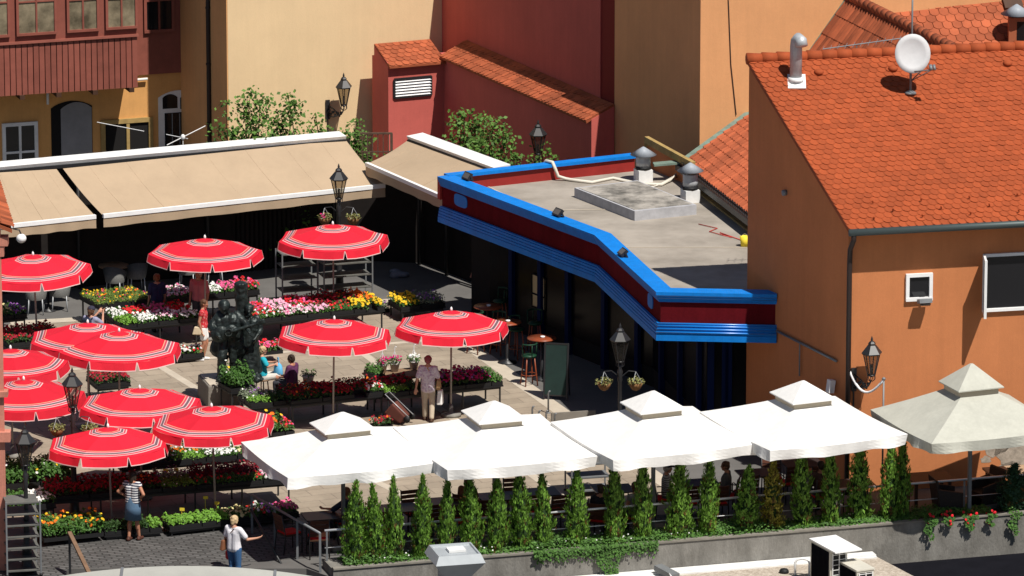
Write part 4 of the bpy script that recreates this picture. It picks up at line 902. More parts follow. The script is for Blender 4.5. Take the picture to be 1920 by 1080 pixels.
def big_parasol(Lp, Fp, Rp, apex, label, mt, z=2.3, capf=.325):
    L_, F_, R_ = P(*Lp, z), P(*Fp, z), P(*Rp, z); c = (L_+R_)/2
    v1 = (R_-F_); v2 = (L_-F_); a1_ = math.atan2(v1.y, v1.x); a2_ = math.atan2(v2.y, v2.x)-math.pi/2
    rz = (a1_+a2_)/2; w_, d_ = v1.length, v2.length; kk_ = (L_-R_).length/math.hypot(w_, d_); w_ *= kk_; d_ *= kk_
    ax = c.copy(); s_ = (ax-CAM).length/FPX
    za = PY(apex[0], apex[1], c.y).z
    t = thing('cafe_parasol', label, 'parasol', V(c.x, c.y, 0), rz, 'large square parasols on the terrace')
    W_, D_ = w_/2, d_/2; H_ = za-z
    def sq(f, zz, n=20):                     # square loop with n points per side
        out = []
        cs = [(-W_, -D_), (W_, -D_), (W_, D_), (-W_, D_)]
        for i in range(4):
            p, q = cs[i], cs[(i+1) % 4]
            for k in range(n): s = k/n; out.append(V((p[0]+(q[0]-p[0])*s)*f, (p[1]+(q[1]-p[1])*s)*f, zz))
        return out
    m = MB(); n = 20; rows = []
    fr = [.22, .4, .6, .8, 1.0]
    for f in fr:
        loop = sq(f, 0, n)
        for i, p in enumerate(loop):
            k = (i % n)/n; p.z = z+H_*.58*(1-f)/(1-.22)-.05*math.sin(math.pi*k)*f*f-.03*math.sin(math.pi*f)
        rows.append(loop)
    seed = random.random()*9
    base = rows[-1]
    for zz, fl_ in ((.08, .014), (.17, .03), (.26, .05)):
        loop = []
        for i, p in enumerate(base):
            k = (i % n)/n; od = V(p.x/W_, p.y/D_, 0); od = V(round(od.x) if abs(od.x) > .98 else 0, round(od.y) if abs(od.y) > .98 else 0, 0)
            lift = .035*abs(math.sin(math.pi*k*2))*(1 if zz > .25 else .3 if zz > .1 else 0)
            loop.append(p+od*fl_*(.9*math.sin(i*.62+seed)+.5*math.sin(i*1.13+seed*2))-V(0, 0, zz-lift+.014*math.sin(i*1.3+seed)))
        rows.append(loop)
    vs = sum(rows, []); q_ = 4*n; fs = []
    for i in range(len(rows)-1):
        for j in range(q_): l = (j+1) % q_; fs.append([i*q_+j, (i+1)*q_+j, (i+1)*q_+l, i*q_+l])
    m.add(vs, fs)
    m.build('canopy', mt, t)
    m = MB(); za += .05; zc_ = z+H_*.58+.1; rows = [sq(.02, za, 6), sq(capf, zc_, 6), sq(capf*1.0, zc_-.025, 6)]; q_ = 24; vs = sum(rows, []); fs = [list(range(q_))]
    for i in range(2):
        for j in range(q_): l = (j+1) % q_; fs.append([i*q_+j, (i+1)*q_+j, (i+1)*q_+l, i*q_+l])
    m.add(vs, fs); m.build('top_vent', mt, t)
    m = MB(); loop = sq(.27, z+H_*.53-.02, 4); l2 = sq(.27, zc_+.03, 4); m.add(loop+l2, [[j, (j+1) % 16, 16+(j+1) % 16, 16+j] for j in range(16)]); m.build('vent_collar', mat('vent_mesh', (.5, .43, .32), .9), t)
    m = MB(); m.box((0, 0, za/2), (.075, .075, za-.06)); m.build('pole', M_grey, t)
    m = MB(); m.box((0, 0, .05), (.8, .8, .08)); m.build('base', M_conc, t)
    for (x, y) in ((-1, -1), (1, -1), (1, 1), (-1, 1)):
        m = MB(); m.tube([(x*W_*.2, y*D_*.2, z+H_*.5), (x*W_*.6, y*D_*.6, z+H_*.22), (x*W_*.96, y*D_*.96, z-.05)], .014, 5); m.tube([(0, 0, z-.35), (x*W_*.5, y*D_*.5, z+H_*.28-.03)], .012, 5); m.build('rib', M_grey, t)
    return t
WP = [((453, 828), (557, 886), (835, 866), (643, 777), 'white square parasol overlapping the flower stalls, left end of the row', M_canv),
      ((736, 801), (849, 876), (1121, 855), (928, 756), 'white square parasol below the woman in the patterned blouse', M_canv),
      ((1032, 791), (1158, 857), (1421, 832), (1222, 737), 'white square parasol in front of the chalkboard and dark lamp post', M_canv),
      ((1312, 772), (1440, 848), (1702, 814), (1508, 718), 'white square parasol below the blue cafe front, touching the orange house', M_canv),
      ((1632, 768), (1747, 832), (2010, 803), (1822, 686), 'cream coloured square parasol against the orange house wall', M_cream)]
for a, z_ in zip(WP, (2.2, 2.28, 2.36, 2.44, 2.38)): big_parasol(*a, z=z_)
# ================================================================== street lamps
def lantern(m_f, m_g, z, s=1.0, off=V(0, 0, 0)):
    """frame mesh, glass mesh; z = height of the bottom of the lantern"""
    o = off+V(0, 0, z)
    rb, rt, h = .085*s, .2*s, .52*s
    for k in range(6):
        a = k*math.pi/3; c_, s_ = math.cos(a), math.sin(a); m_f.tube([o+V(rb*c_, rb*s_, .14*s), o+V(rt*c_, rt*s_, .14*s+h)], .013*s, 5)
        m_f.tube([o+V(.03*c_, .03*s_, 0), o+V(rb*1.1*c_, rb*1.1*s_, .05*s), o+V(rb*c_, rb*s_, .14*s)], .01*s, 5)
    m_f.lathe([(rb+.012, .13*s), (rb+.012, .16*s)], o, 6); m_f.lathe([(rt+.02, .14*s+h-.02), (rt+.035, .14*s+h+.02)], o, 6)
    m_f.lathe([(rt+.05, .14*s+h+.015), (.1*s, .14*s+h+.2*s), (.085*s, .14*s+h+.2*s), (.09*s, .14*s+h+.24*s), (.06*s, .14*s+h+.28*s), (.025*s, .14*s+h+.3*s), (.03*s, .14*s+h+.34*s), (.001, .14*s+h+.42*s)], o, 6, smooth=False)
    m_f.tube([o+V(0, 0, .1*s), o+V(0, 0, .1*s+.3*s)], .03*s, 6)
    m_g.lathe([(rb-.004, .16*s), (rt-.006, .14*s+h-.02)], o, 6, smooth=False)
M_lamp_glass = mat('lantern_glass', (.22, .17, .12), .15, spec=.5)
def glassmat():
    m = bpy.data.materials.new('clear_lantern_glass'); m.use_nodes = True; nt = m.node_tree; N = nt.nodes
    g = N.new('ShaderNodeBsdfTransparent'); g.inputs[0].default_value = (.72, .68, .6, 1); x = N.new('ShaderNodeMixShader'); x.inputs[0].default_value = .2
    b = N['Principled BSDF']; b.inputs['Base Color'].default_value = (.1, .09, .08, 1); b.inputs['Roughness'].default_value = .08
    nt.links.new(g.outputs[0], x.inputs[1]); nt.links.new(b.outputs[0], x.inputs[2]); nt.links.new(x.outputs[0], N['Material Output'].inputs['Surface']); return m
M_clear = glassmat()
def lamp_post(px, py_top, H, label, arms=True):
    p = P(px, py_top, H); t = thing('street_lamp', label, 'street lamp', V(p.x, p.y, 0))
    zb_ = H-1.08
    m = MB(); m.lathe([(.16, 0), (.16, .12), (.12, .16), (.1, .5), (.12, .54), (.075, .62), (.06, 1.2), (.07, 1.24), (.05, 1.3), (.045, zb_-.35), (.065, zb_-.3), (.045, zb_-.22), (.07, zb_-.1), (.04, zb_-.02), (.03, zb_+.1)], n=10); m.build('post', M_iron, t)
    mf, mg = MB(), MB(); lantern(mf, mg, zb_); fr = mf.build('lantern', M_iron, t); mg.build('glass', M_clear, fr)
    if arms:
        for sgn_ in (-1, 1):
            m = MB(); m.tube([(0, 0, zb_-.25), (sgn_*.2, 0, zb_-.08), (sgn_*.37, 0, zb_-.1)], .012, 5); m.build('arm', M_iron, t)
    return t, zb_
def basket(loc, label, flw=None):
    t = thing('hanging_basket', label, 'hanging basket', loc, 0, 'hanging flower baskets')
    m = MB(); m.lathe([(.03, -.46), (.1, -.42), (.15, -.34), (.165, -.27), (.15, -.27), (.05, -.3)], n=12); m.build('basket', M_basket, t)
    m = MB()
    for k in range(3): a = 2.1*k; m.tube([(0, 0, 0), (.15*math.cos(a), .15*math.sin(a), -.27)], .006, 4)
    m.build('chain', M_steel, t)
    m = MB()
    for k in range(190): a = rnd(0, 6.28); r_ = .2*random.random()**.5; m.leaf(V(r_*math.cos(a), r_*math.sin(a), -.27+rnd(-.03, .13)*(1.2-r_*3)), V(rnd(-1, 1), rnd(-1, 1), 1), rnd(.02, .04))
    m.build('plant', mat('dry_leaf', (.2, .2, .07), .8, island=.5), t)
    if flw:
        m = MB()
        for k in range(9): m.flower(V(rnd(-.15, .15), rnd(-.15, .1), -.2+rnd(-.04, .06)), V(rnd(-.5, .5), -.5, 1), .03)
        m.build('blossoms', flw, t)
LP = [(635, 306, 3.55, 'black lamp post beneath the long awning, rising behind the parasol by the racks', True, ('left basket below the lantern in front of the long awning', 'right basket below the lantern in front of the long awning')),
      (135, 688, 3.55, 'black lamp post standing among the red parasols, white light on its hood', True, ('basket left of the lamp post among the red parasols', 'basket right of the lamp post among the red parasols')),
      (1163, 605, 3.5, 'dark lamp post in front of the cafe doors with a chalkboard beside it', True, ('left basket on the lamp post by the cafe doors', 'right basket on the lamp post by the cafe doors')),
      (46, 795, 3.4, 'black lamp post nearest the pink house, behind the empty shelf rack', False, None),
      (1009, 224, 3.5, 'black lamp with amber glass against the low red garden wall', False, None)]
for px, py, H, lb, arms, bl in LP:
    t, zb_ = lamp_post(px, py, H, lb, arms)
    if bl:
        for sgn_, l_ in zip((-1, 1), bl): basket(Vector(t.location)+V(sgn_*.37, 0, zb_-.1), l_, F_mag if px == 635 and sgn_ < 0 else None)
def wall_lamp(pl, px, py_top, label, rz, reach=.5, post=False):
    u, z = pl.sz(px, py_top); p = pl.at(u, 0, 0)
    t = thing('wall_lamp', label, 'wall lamp', p, rz); zb_ = PY(px, py_top, p.y-reach).z-1.1
    mf, mg = MB(), MB(); lantern(mf, mg, zb_, 1.0, V(0, -reach, 0)); fr = mf.build('lantern', M_iron, t); mg.build('glass', M_clear, fr)
    m = MB(); x = -.3
    m.box((x, -.03, zb_-.05), (.12, .05, .55))
    m.tube([(x, -.04, zb_-.25), (x*.7, -reach*.5, zb_-.22), (x*.2, -reach*.9, zb_-.12), (0, -reach, zb_+.02)], .022, 6); m.tube([(x, -.04, zb_+.08), (x*.6, -reach*.5, zb_-.02), (x*.4, -reach*.7, zb_-.16)], .018, 6)
    for k in range(10): s = k/9; m.ell((x*(1-s*.8), -.05-reach*.75*s, zb_-.12+.05*math.sin(k*2.2)), (.035, .035, .045), 6, 5)
    m.tube([(x, -.03, zb_-.3), (x, -.03, zb_-.75)], .02, 5); m.build('bracket', M_iron, t); return t
wall_lamp(YW, 632, 135, 'black scrolled wall lamp on the tall yellow wall above the roses', ang(G))
wall_lamp(RBf, 1625, 628, 'black scrolled wall lamp on the orange house behind the last white parasol', ang(RBd), .45)
# ================================================================== market stalls
def clumps(w_, d_):
    nx, ny = max(1, round(w_/.145)), max(1, round(d_/.145)); out = []
    for i in range(nx):
        for j in range(ny): out.append((-w_/2+w_*(i+.5)/nx+rnd(-.02, .02), -d_/2+d_*(j+.5)/ny+rnd(-.02, .02), rnd(.72, 1.15), .085*rnd(.9, 1.2)))
    return out
def leaves_mesh(cl, h, n, sz, asp=.5):
    m = MB()
    for (x, y, k, r_) in cl:
        for q in range(max(12, n//len(cl))):
            a = rnd(0, 6.283); f = random.random(); rr = r_*f**.5; z = h*k*(1-f*.55)*random.random()**.45
            m.leaf(V(x+rr*math.cos(a), y+rr*math.sin(a), .04+z), V(math.cos(a)*f*1.2+rnd(-.5, .5), math.sin(a)*f*1.2-.3+rnd(-.5, .5), rnd(.2, 1.2)), sz*rnd(.65, 1.3), asp)
    return m
KIND = {  # kind: height, leaf material, leaf size, [(petal material, per m2, size)]
 'white': (.16, G_mid, .03, [(F_wht, 330, .032)]), 'red': (.17, G_mid, .03, [(F_red, 300, .034)]), 'pink': (.17, G_mid, .03, [(F_pink, 300, .034)]),
 'pale': (.17, G_mid, .03, [(F_pale, 320, .034)]), 'redpink': (.2, G_mid, .03, [(F_red, 150, .035), (F_pink, 130, .034)]), 'pinkwhite': (.18, G_mid, .03, [(F_pale, 170, .033), (F_wht, 140, .032), (F_pink, 60, .03)]),
 'dred': (.2, G_dark, .03, [(F_dred, 240, .034), (F_red, 40, .03)]), 'orange': (.2, G_mid, .03, [(F_oran, 320, .036)]), 'yellow': (.2, G_mid, .03, [(F_yel, 300, .036)]),
 'pansy': (.12, G_pans, .028, [(F_yel, 30, .03), (F_oran, 16, .03), (F_mag, 12, .03)]), 'green': (.2, G_mid, .035, []), 'lime': (.18, G_lime, .035, []), 'dark': (.22, G_dark, .035, []),
 'burg': (.26, G_burg, .04, [(F_dred, 60, .03)]), 'redgreen': (.16, G_mid, .03, [(F_red, 60, .03)]), 'silver': (.22, G_sil, .03, [(F_purp, 60, .028), (F_wht, 20, .025)]),
 'tall': (.5, G_mid, .045, [(F_yel, 6, .03), (F_wht, 6, .03)]), 'tallyel': (.42, G_mid, .04, [(F_oran, 26, .05), (F_yel, 24, .045)]), 'herb': (.15, G_lime, .025, [(F_wht, 20, .02)]),
 'purple': (.17, G_mid, .03, [(F_purp, 200, .03)]), 'cream': (.17, G_mid, .03, [(F_cream, 180, .032)]), 'magenta': (.22, G_dark, .03, [(F_mag, 190, .034), (F_purp, 60, .03)]), 'whitered': (.18, G_mid, .03, [(F_wht, 120, .032), (F_red, 100, .032)]),
 'oranwhite': (.16, G_mid, .03, [(F_oran, 120, .03), (F_wht, 40, .03)]), 'rust': (.2, G_dark, .03, [(F_oran, 40, .03), (F_dred, 160, .032)])}
def tray(p, rz, w_, d_, kind, label, plural='trays of bedding plants on the stalls', crate=.09, hs=1.0):
    h, lm, ls, fl = KIND[kind]; h *= hs
    t = thing('flower_tray', label, 'flower tray', p, rz, plural)
    m = MB(); e = .012
    m.box((0, 0, crate*.25), (w_-.02, d_-.02, crate*.5))
    for x, y, a, b in ((0, -d_/2+e, w_-.01, .02), (0, d_/2-e, w_-.01, .02), (-w_/2+e, 0, .02, d_-.05), (w_/2-e, 0, .02, d_-.05)): m.box((x, y, crate*.5+.002), (a, b, crate))
    m.build('crate', M_black, t)
    cl = clumps(w_, d_); n = int(w_*d_*1500*(1+h)); m = leaves_mesh(cl, h, min(n, 3600), ls); m.build('foliage', lm, t).location.z = crate*.5
    for (pm, den, sz) in fl:
        m = MB(); tot = max(3, int(w_*d_*den*1.15)); sub_ = cl if den > 90 else random.sample(cl, max(1, int(len(cl)*.7)))
        for q in range(tot):
            x, y, k, r_ = random.choice(sub_); a = rnd(0, 6.283); f = random.random(); rr = r_*f**.5
            m.flower(V(x+rr*math.cos(a), y+rr*math.sin(a), crate*.5+.04+h*k*(1.02-f*.5)*rnd(.9, 1.12)), V(math.cos(a)*f+rnd(-.4, .4), math.sin(a)*f-.35+rnd(-.4, .4), rnd(.5, 1.1)), sz*rnd(.7, 1.2))
        m.build('blossoms', pm, t)
    return t
NTAB = 0
def stall(FL, FR, depth, z, label, patches, legs=True, mt=None, skirt=False):
    a, b = P(*FL, z), P(*FR, z); e1_ = (b-a); L_ = e1_.length; e1_.normalize(); rz = math.atan2(e1_.y, e1_.x); e2_ = V(-e1_.y, e1_.x, 0)
    c = a+e1_*L_/2+e2_*depth/2
    if label:
        t = thing('flower_table', label, 'stall table', V(c.x, c.y, 0), rz, 'flower stall tables')
        m = MB(); m.box((0, 0, z-.02), (L_, depth, .035)); m.build('tabletop', mt or M_black, t)
        if legs:
            nx = max(2, int(L_/1.0)+1)
            for i in range(nx):
                for s in (-1, 1): m = MB(); x = -L_/2+.07+(L_-.14)*i/(nx-1); m.bar((x, s*(depth/2-.06), 0), (x, s*(depth/2-.06), z-.04), .035); m.build('leg', M_iron, t)
            for s in (-1, 1): m = MB(); m.bar((-L_/2+.05, s*(depth/2-.06), z-.07), (L_/2-.05, s*(depth/2-.06), z-.07), .03, .05); m.build('apron', M_iron, t)
    for (u0, u1, v0, v1, kind, lb) in patches:
        q = a+e1_*L_*(u0+u1)/2+e2_*depth*(v0+v1)/2
        tray(V(q.x, q.y, z+(0 if label else 0.0)), rz, L_*(u1-u0)-.015, depth*(v1-v0)-.015, kind, lb)
    return a, e1_, e2_, L_, rz
stall((185, 579), (285, 567), 1.25, .6, 'low black stall table of pansies near the woman with the phone', [(0, .62, 0, 1, 'pansy', 'wide tray of yellow and orange pansies nearest the woman with the phone'), (.62, 1.0, 0, 1, 'pansy', 'wide tray of pansies next to the woman in navy')])
stall((228, 617), (374, 602), 1.35, .6, 'black stall table of white and red flowers between the phone woman and the statue', [
 (0, .2, 0, .45, 'lime', 'tray of bright green seedlings on the front corner of the white and red stall'), (0, .2, .45, 1, 'white', 'tray of white flowers at the left end of the white and red stall'),
 (.2, .48, 0, .45, 'white', 'front tray of white flowers on the white and red stall'), (.2, .48, .45, 1, 'red', 'back tray of scarlet flowers on the white and red stall'),
 (.48, .74, 0, .5, 'pinkwhite', 'front tray of pink and white flowers beside the woman in the red top'), (.48, .74, .5, 1, 'pink', 'back tray of pink flowers on the white and red stall'),
 (.74, 1, 0, .4, 'white', 'front tray of white flowers at the red top woman\'s knees'), (.74, 1, .4, 1, 'red', 'tray of red flowers behind the woman in the red top')])
stall((312, 566), (488, 550), .8, .6, 'black stall table of petunias in front of the grey rattan chairs', [(0, .27, 0, 1, 'pinkwhite', 'tray of white and pink petunias left of the man in the pink shirt'), (.36, .62, 0, 1, 'white', 'tray of white petunias right of the man in the pink shirt'), (.62, .8, 0, 1, 'pink', 'tray of pink petunias behind the statue\'s post'), (.8, 1, 0, 1, 'redpink', 'tray of red petunias right of the statue\'s post')])
stall((480, 606), (722, 582), 1.5, .6, 'long black stall table of many coloured flowers below the steel racks', [
 (0, .16, .25, .8, 'redpink', 'tray of scarlet flowers touching the statue on the long coloured stall'), (.0, .2, 0, .25, 'whitered', 'front tray of white and red flowers next to the statue'), (.16, .34, .3, 1, 'pale', 'tray of pale pink flowers on the long coloured stall'), (.2, .4, 0, .3, 'pinkwhite', 'front tray of pink and white flowers in the middle of the long coloured stall'),
 (.34, .52, .3, 1, 'redpink', 'tray of red and pink flowers under the parasol by the racks'), (.4, .58, 0, .3, 'pale', 'front tray of pale pink flowers left of the parasol pole'), (.52, .72, .3, 1, 'dred', 'tray of dark red flowers shaded by the parasol at the racks'), (.58, .76, 0, .3, 'redgreen', 'front tray of small red flowers right of the parasol pole'),
 (.72, .86, .3, 1, 'rust', 'back tray of rust coloured flowers at the shaded end of the long stall'), (.76, .88, 0, .35, 'yellow', 'front tray of golden yellow flowers on the long coloured stall'), (.86, .95, .25, 1, 'orange', 'tray of bright orange flowers on the long coloured stall'), (.94, 1, 0, .7, 'yellow', 'narrow tray of yellow flowers at the far right end of the long stall')])
stall((752, 583), (836, 574), .9, .32, 'low stall table of silvery plants nearest the cafe awning', [(0, .45, 0, 1, 'yellow', 'tray of yellow flowers on the low stall nearest the cafe'), (.45, 1, 0, 1, 'silver', 'tray of silver leaved plants with mauve flowers nearest the cafe')])
stall((704, 588), (732, 585), .35, .02, None, [(0, 1, 0, 1, 'silver', 'single small tray of pale plants on the paving at the end of the long stall')])
stall((15, 652), (122, 640), 1.2, .55, 'shaded stall table of dark red flowers under the parasol by the pink house', [(0, .55, 0, 1, 'dred', 'shaded tray of dark red flowers beside the pink house'), (.55, 1, 0, 1, 'rust', 'shaded tray of rusty red flowers under the parasol by the pink house')])
stall((2, 600), (52, 595), .8, .6, 'small stall table with yellow and mauve flowers behind the pink house', [(0, .5, 0, 1, 'cream', 'tray of creamy yellow flowers at the pink house wall'), (.5, 1, 0, 1, 'purple', 'tray of mauve flowers by the pink house wall')])
stall((300, 676), (384, 668), .5, .14, 'low board of flowers on the paving by the feet of the woman in white shorts', [(0, .5, 0, 1, 'whitered', 'ground tray of white and red flowers beside the parasol edge'), (.5, 1, 0, 1, 'whitered', 'ground tray of white and red flowers by the white sneakers')])
stall((545, 760), (722, 741), 1.05, .6, 'shaded stall table of dark foliage in front of the seated women', [(0, .34, 0, 1, 'rust', 'shaded tray of rust red plants right in front of the woman in purple'), (.34, .68, 0, 1, 'dred', 'shaded tray of dark red plants around the middle parasol pole'), (.68, .98, .35, 1, 'rust', 'shaded tray of dark plants left of the hanging white pots'), (.8, 1.0, 0, .35, 'whitered', 'small tray of white and red flowers at the gap between two stalls')])
stall((724, 745), (944, 722), 1.05, .6, 'stall table of purple and red flowers behind the woman with the shopping trolley', [(0, .2, 0, .4, 'herb', 'tray of light green herbs left of the woman with the shopping trolley'), (0, .3, .4, 1, 'dred', 'shaded tray of dark red flowers left of the woman in the patterned blouse'), (.2, .42, 0, .4, 'dark', 'tray of dark leaves half hidden by the patterned blouse'), (.42, .68, 0, 1, 'magenta', 'tray of magenta flowers right of the woman in the patterned blouse'), (.68, .9, 0, 1, 'magenta', 'tray of purple and magenta flowers near the right end of its stall'), (.9, 1, 0, 1, 'green', 'tray of green plants at the end of the stall facing the bar stools')])
stall((700, 712), (830, 698), .75, .6, 'plain wooden plank table carrying the white hanging pots', [(0, .18, 0, .9, 'green', 'tray of green plants at the left end of the plank table')], mt=M_plank)
stall((432, 737), (482, 731), .8, .62, 'small stall table beside the statue plinth with leafy plants', [(0, 1, 0, 1, 'tall', 'tray of tall bright green plants with yellow tags beside the statue plinth')])
stall((470, 765), (548, 757), .95, .55, 'stall table of yellow green plants below the statue plinth', [(0, .55, 0, .5, 'herb', 'front tray of yellow green herbs below the statue plinth'), (.55, 1, 0, .6, 'dark', 'tray of dark green plants below the woman in purple'), (0, .5, .5, 1, 'silver', 'tray of silvery plants with yellow tags below the statue plinth')])
stall((512, 820), (554, 815), .7, .16, None, [(0, .55, 0, 1, 'tallyel', 'tub of yellow and orange flowers at the corner of the first white parasol'), (.55, 1, 0, 1, 'redpink', 'tub of pink flowers at the corner of the first white parasol')])
stall((705, 808), (738, 804), .4, .02, None, [(0, 1, 0, 1, 'rust', 'small pot tray of red and yellow flowers beside the shopping trolley')])
stall((225, 880), (470, 859), .95, .6, 'stall table of orange and white flowers behind the burgundy ones', [(0, .4, 0, 1, 'dred', 'shaded tray of dark red flowers on the orange and white stall'), (.4, .66, .45, 1, 'oranwhite', 'back tray of orange flowers on the orange and white stall'), (.4, .66, 0, .45, 'herb', 'front tray of yellow green plants on the orange and white stall'), (.66, .9, 0, .5, 'white', 'front tray of white flowers near the first white parasol'), (.66, .9, .5, 1, 'green', 'back tray of green plants near the first white parasol'), (.9, 1, 0, 1, 'cream', 'tray of cream flowers touching the first white parasol')])
stall((95, 940), (548, 904), 1.1, .6, 'longest stall table, burgundy and red flowers, behind the woman in the denim skirt', [(0, .16, 0, 1, 'dred', 'shaded tray of deep red flowers near the lamp posts on the longest stall'), (.16, .33, 0, 1, 'dred', 'shaded tray of deep red flowers left of the woman in the denim skirt'), (.33, .46, 0, 1, 'rust', 'shaded tray of rust red flowers right of the woman in the denim skirt'), (.46, .6, 0, .6, 'herb', 'tray of pale green herbs with yellow tags on the longest stall'), (.46, .6, .6, 1, 'silver', 'tray of silvery lavender behind the herbs on the longest stall'),
 (.6, .9, .4, 1, 'burg', 'wide tray of burgundy foliage on the longest stall'), (.6, .88, 0, .4, 'redgreen', 'front tray of small red flowers under the burgundy foliage'), (.88, 1, 0, .7, 'pinkwhite', 'tray of pink and white flowers at the right end of the longest stall')])
stall((196, 1005), (305, 997), .6, .12, 'ground boards with dark leafy plants at the feet of the denim skirt woman', [(0, .5, 0, 1, 'dark', 'ground tray of dark leafy plants left of the denim skirt woman'), (.5, .78, 0, 1, 'dark', 'ground tray of dark plants right behind the denim skirt woman'), (.78, 1.0, 0, 1, 'lime', 'ground tray of bright green basil right of the denim skirt woman')])
stall((318, 995), (562, 967), .62, .16, 'low ground stall of lettuces and small flowers in front of the cobbles', [(0, .25, 0, 1, 'lime', 'ground tray of bright green lettuces beside the red box'), (.25, .46, 0, 1, 'lime', 'ground tray of bright green lettuces with a yellow tag'), (.46, .64, 0, 1, 'cream', 'ground tray of cream flowers behind the woman in white'), (.64, .76, 0, 1, 'whitered', 'ground tray of white flowers behind the stair railing'), (.76, .86, 0, 1, 'purple', 'ground tray of purple flowers behind the stair railing'), (.86, 1, 0, 1, 'pink', 'ground tray of pink flowers at the end of the low stall')])
stall((82, 1018), (196, 1006), .85, .12, None, [(0, .5, 0, 1, 'tallyel', 'tall yellow and orange daisies on the ground by the shelf rack'), (.5, 1, 0, 1, 'tallyel', 'tall orange daisies on the ground left of the denim skirt woman')])
stall((10, 916), (142, 906), .9, .3, 'stall table of tall green herbs behind the lamp post at the pink house', [(0, .5, 0, 1, 'tall', 'tall green herbs beside the pink house wall'), (.5, 1, 0, 1, 'tall', 'tall green herbs right of the lamp post at the pink house')])
stall((20, 960), (106, 950), .9, .6, 'stall table with white and yellow flowers above the shelf rack', [(0, .55, 0, 1, 'green', 'tray of green plants with yellow flowers behind the shelf rack'), (.55, 1, 0, 1, 'white', 'tray of white flowers right behind the shelf rack')])
stall((180, 728), (246, 722), .9, .45, 'stall table in the shade of the parasols left of the statue', [(0, 1, 0, 1, 'dred', 'shaded tray of dark red flowers under the overlapping parasols')])
stall((330, 836), (374, 831), .5, .3, None, [(0, 1, 0, 1, 'green', 'tray of green plants beneath the two lowest touching red parasols')])
stall((484, 668), (532, 663), .55, .25, None, [(0, 1, 0, 1, 'redpink', 'tray of pink flowers right behind the woman in the cyan shirt')])
# hanging pots on the plank table, one grey pot
def pot(px, py, z, label, fl, hook=True, mt=M_pot, r_=.12):
    p = P(px, py, z); t = thing('flower_pot', label, 'flower pot', p, 0, 'flower pots on the plank table' if hook else None)
    m = MB(); m.lathe([(r_*.7, 0), (r_, r_*1.5), (r_*1.08, r_*1.5), (r_*1.08, r_*1.75), (r_*.95, r_*1.75), (r_*.9, r_*1.4)], n=14); m.build('pot', mt, t)
    m = MB()
    for k in range(160): a = rnd(0, 6.28); q = 1.5*r_*random.random()**.5; m.leaf(V(q*math.cos(a), q*math.sin(a), r_*1.7+rnd(0, .14)), V(rnd(-1, 1), rnd(-1, 1), 1), rnd(.02, .035))
    m.build('foliage', G_mid, t)
    if fl:
        m = MB()
        for k in range(26): a = rnd(0, 6.28); q = 1.35*r_*random.random()**.5; m.flower(V(q*math.cos(a), q*math.sin(a), r_*1.7+rnd(.06, .18)), V(rnd(-.6, .6), -.6, 1), .028)
        m.build('blossoms', fl, t)
    if hook:
        m = MB(); m.tube([(0, .02, r_*1.7), (0, .02, r_*1.7+.36), (.02, .02, r_*1.7+.42), (.05, .02, r_*1.7+.4)], .011, 5)
        for k in (-1, 1): m.tube([(k*r_, .02, r_*1.7), (0, .02, r_*1.7+.3)], .007, 4)
        m.build('hanger', M_white, t)
pot(717, 698, .6, 'pale hanging pot of purple pink flowers, left one on the plank table', F_mag); pot(740, 696, .6, 'pale hanging pot of purple pink flowers next to the white one', F_mag); pot(776, 692, .6, 'pale hanging pot of white flowers on the plank table', F_wht)
pot(578, 722, .5, 'grey pot of dark leaves beside the woman in purple', None, False, M_pot, .14)
# yellow price cards
for k, (px, py, z, lb) in enumerate(((310, 893, .72, 'yellow price card in the pale herbs, left of two'), (330, 891, .72, 'yellow price card in the pale herbs, right of two'), (385, 955, .3, 'yellow price card standing tall in the lettuces'), (341, 966, .25, 'small yellow price card low in the lettuces'), (406, 954, .25, 'yellow price card between lettuces and cream flowers'))):
    p = P(px, py, z); t = thing('price_card', lb, 'price card', p, rnd(-.3, .3), 'yellow price cards'); h = .28 if k == 2 else .14
    m = MB(); m.bar((0, 0, -.1), (0, 0, h), .012); m.build('stick', M_tagy, t); m = MB(); m.box((.01, -.01, h), (.11, .008, .07)); m.build('card', M_tagy, t)
# steel plant racks
def rack(px, py, rz, w_, d_, h, ns, label, z0=0.0, sk=None):
    p = P(px, py, z0); t = thing('plant_rack', label, 'rack', p, rz, 'steel plant trolleys')
    for x in (0, w_):
        for y in (0, d_): m = MB(); m.bar((x, y, .08), (x, y, h), .035); m.build('post', M_grey, t); m = MB(); m.lathe([(.04, -.02), (.04, .02)], (x, y, .05), 10); m.build('wheel', M_black, t)
    for k in range(ns): m = MB(); z = .14+(h-.2)*k/(ns-1) ; m.box((w_/2, d_/2, z), (w_-.036, d_-.036, .025)); m.bar((0.02, -.0, z+.02), (w_-.02, -.0, z+.02), .02, .03); m.build('shelf', sk or M_grey, t)
rack(608, 578, R(18), 1.3, .6, 1.5, 5, 'empty steel plant trolley behind the long coloured stall, right of two', sk=mat('dull_shelf', (.12, .12, .11), .6, .2, 4))
rack(530, 582, R(18), .95, .6, 1.5, 5, 'empty steel plant trolley behind the long coloured stall, left of two', sk=MATS['dull_shelf'])
rack(14, 1085, R(12), .75, .75, 1.75, 7, 'grey shelf rack standing against the pink house at the lower left', sk=MATS['dull_shelf'])
t = rack(1072, 935, R(14), .95, .6, 1.15, 4, 'steel plant trolley on the paving seen between the conifers')
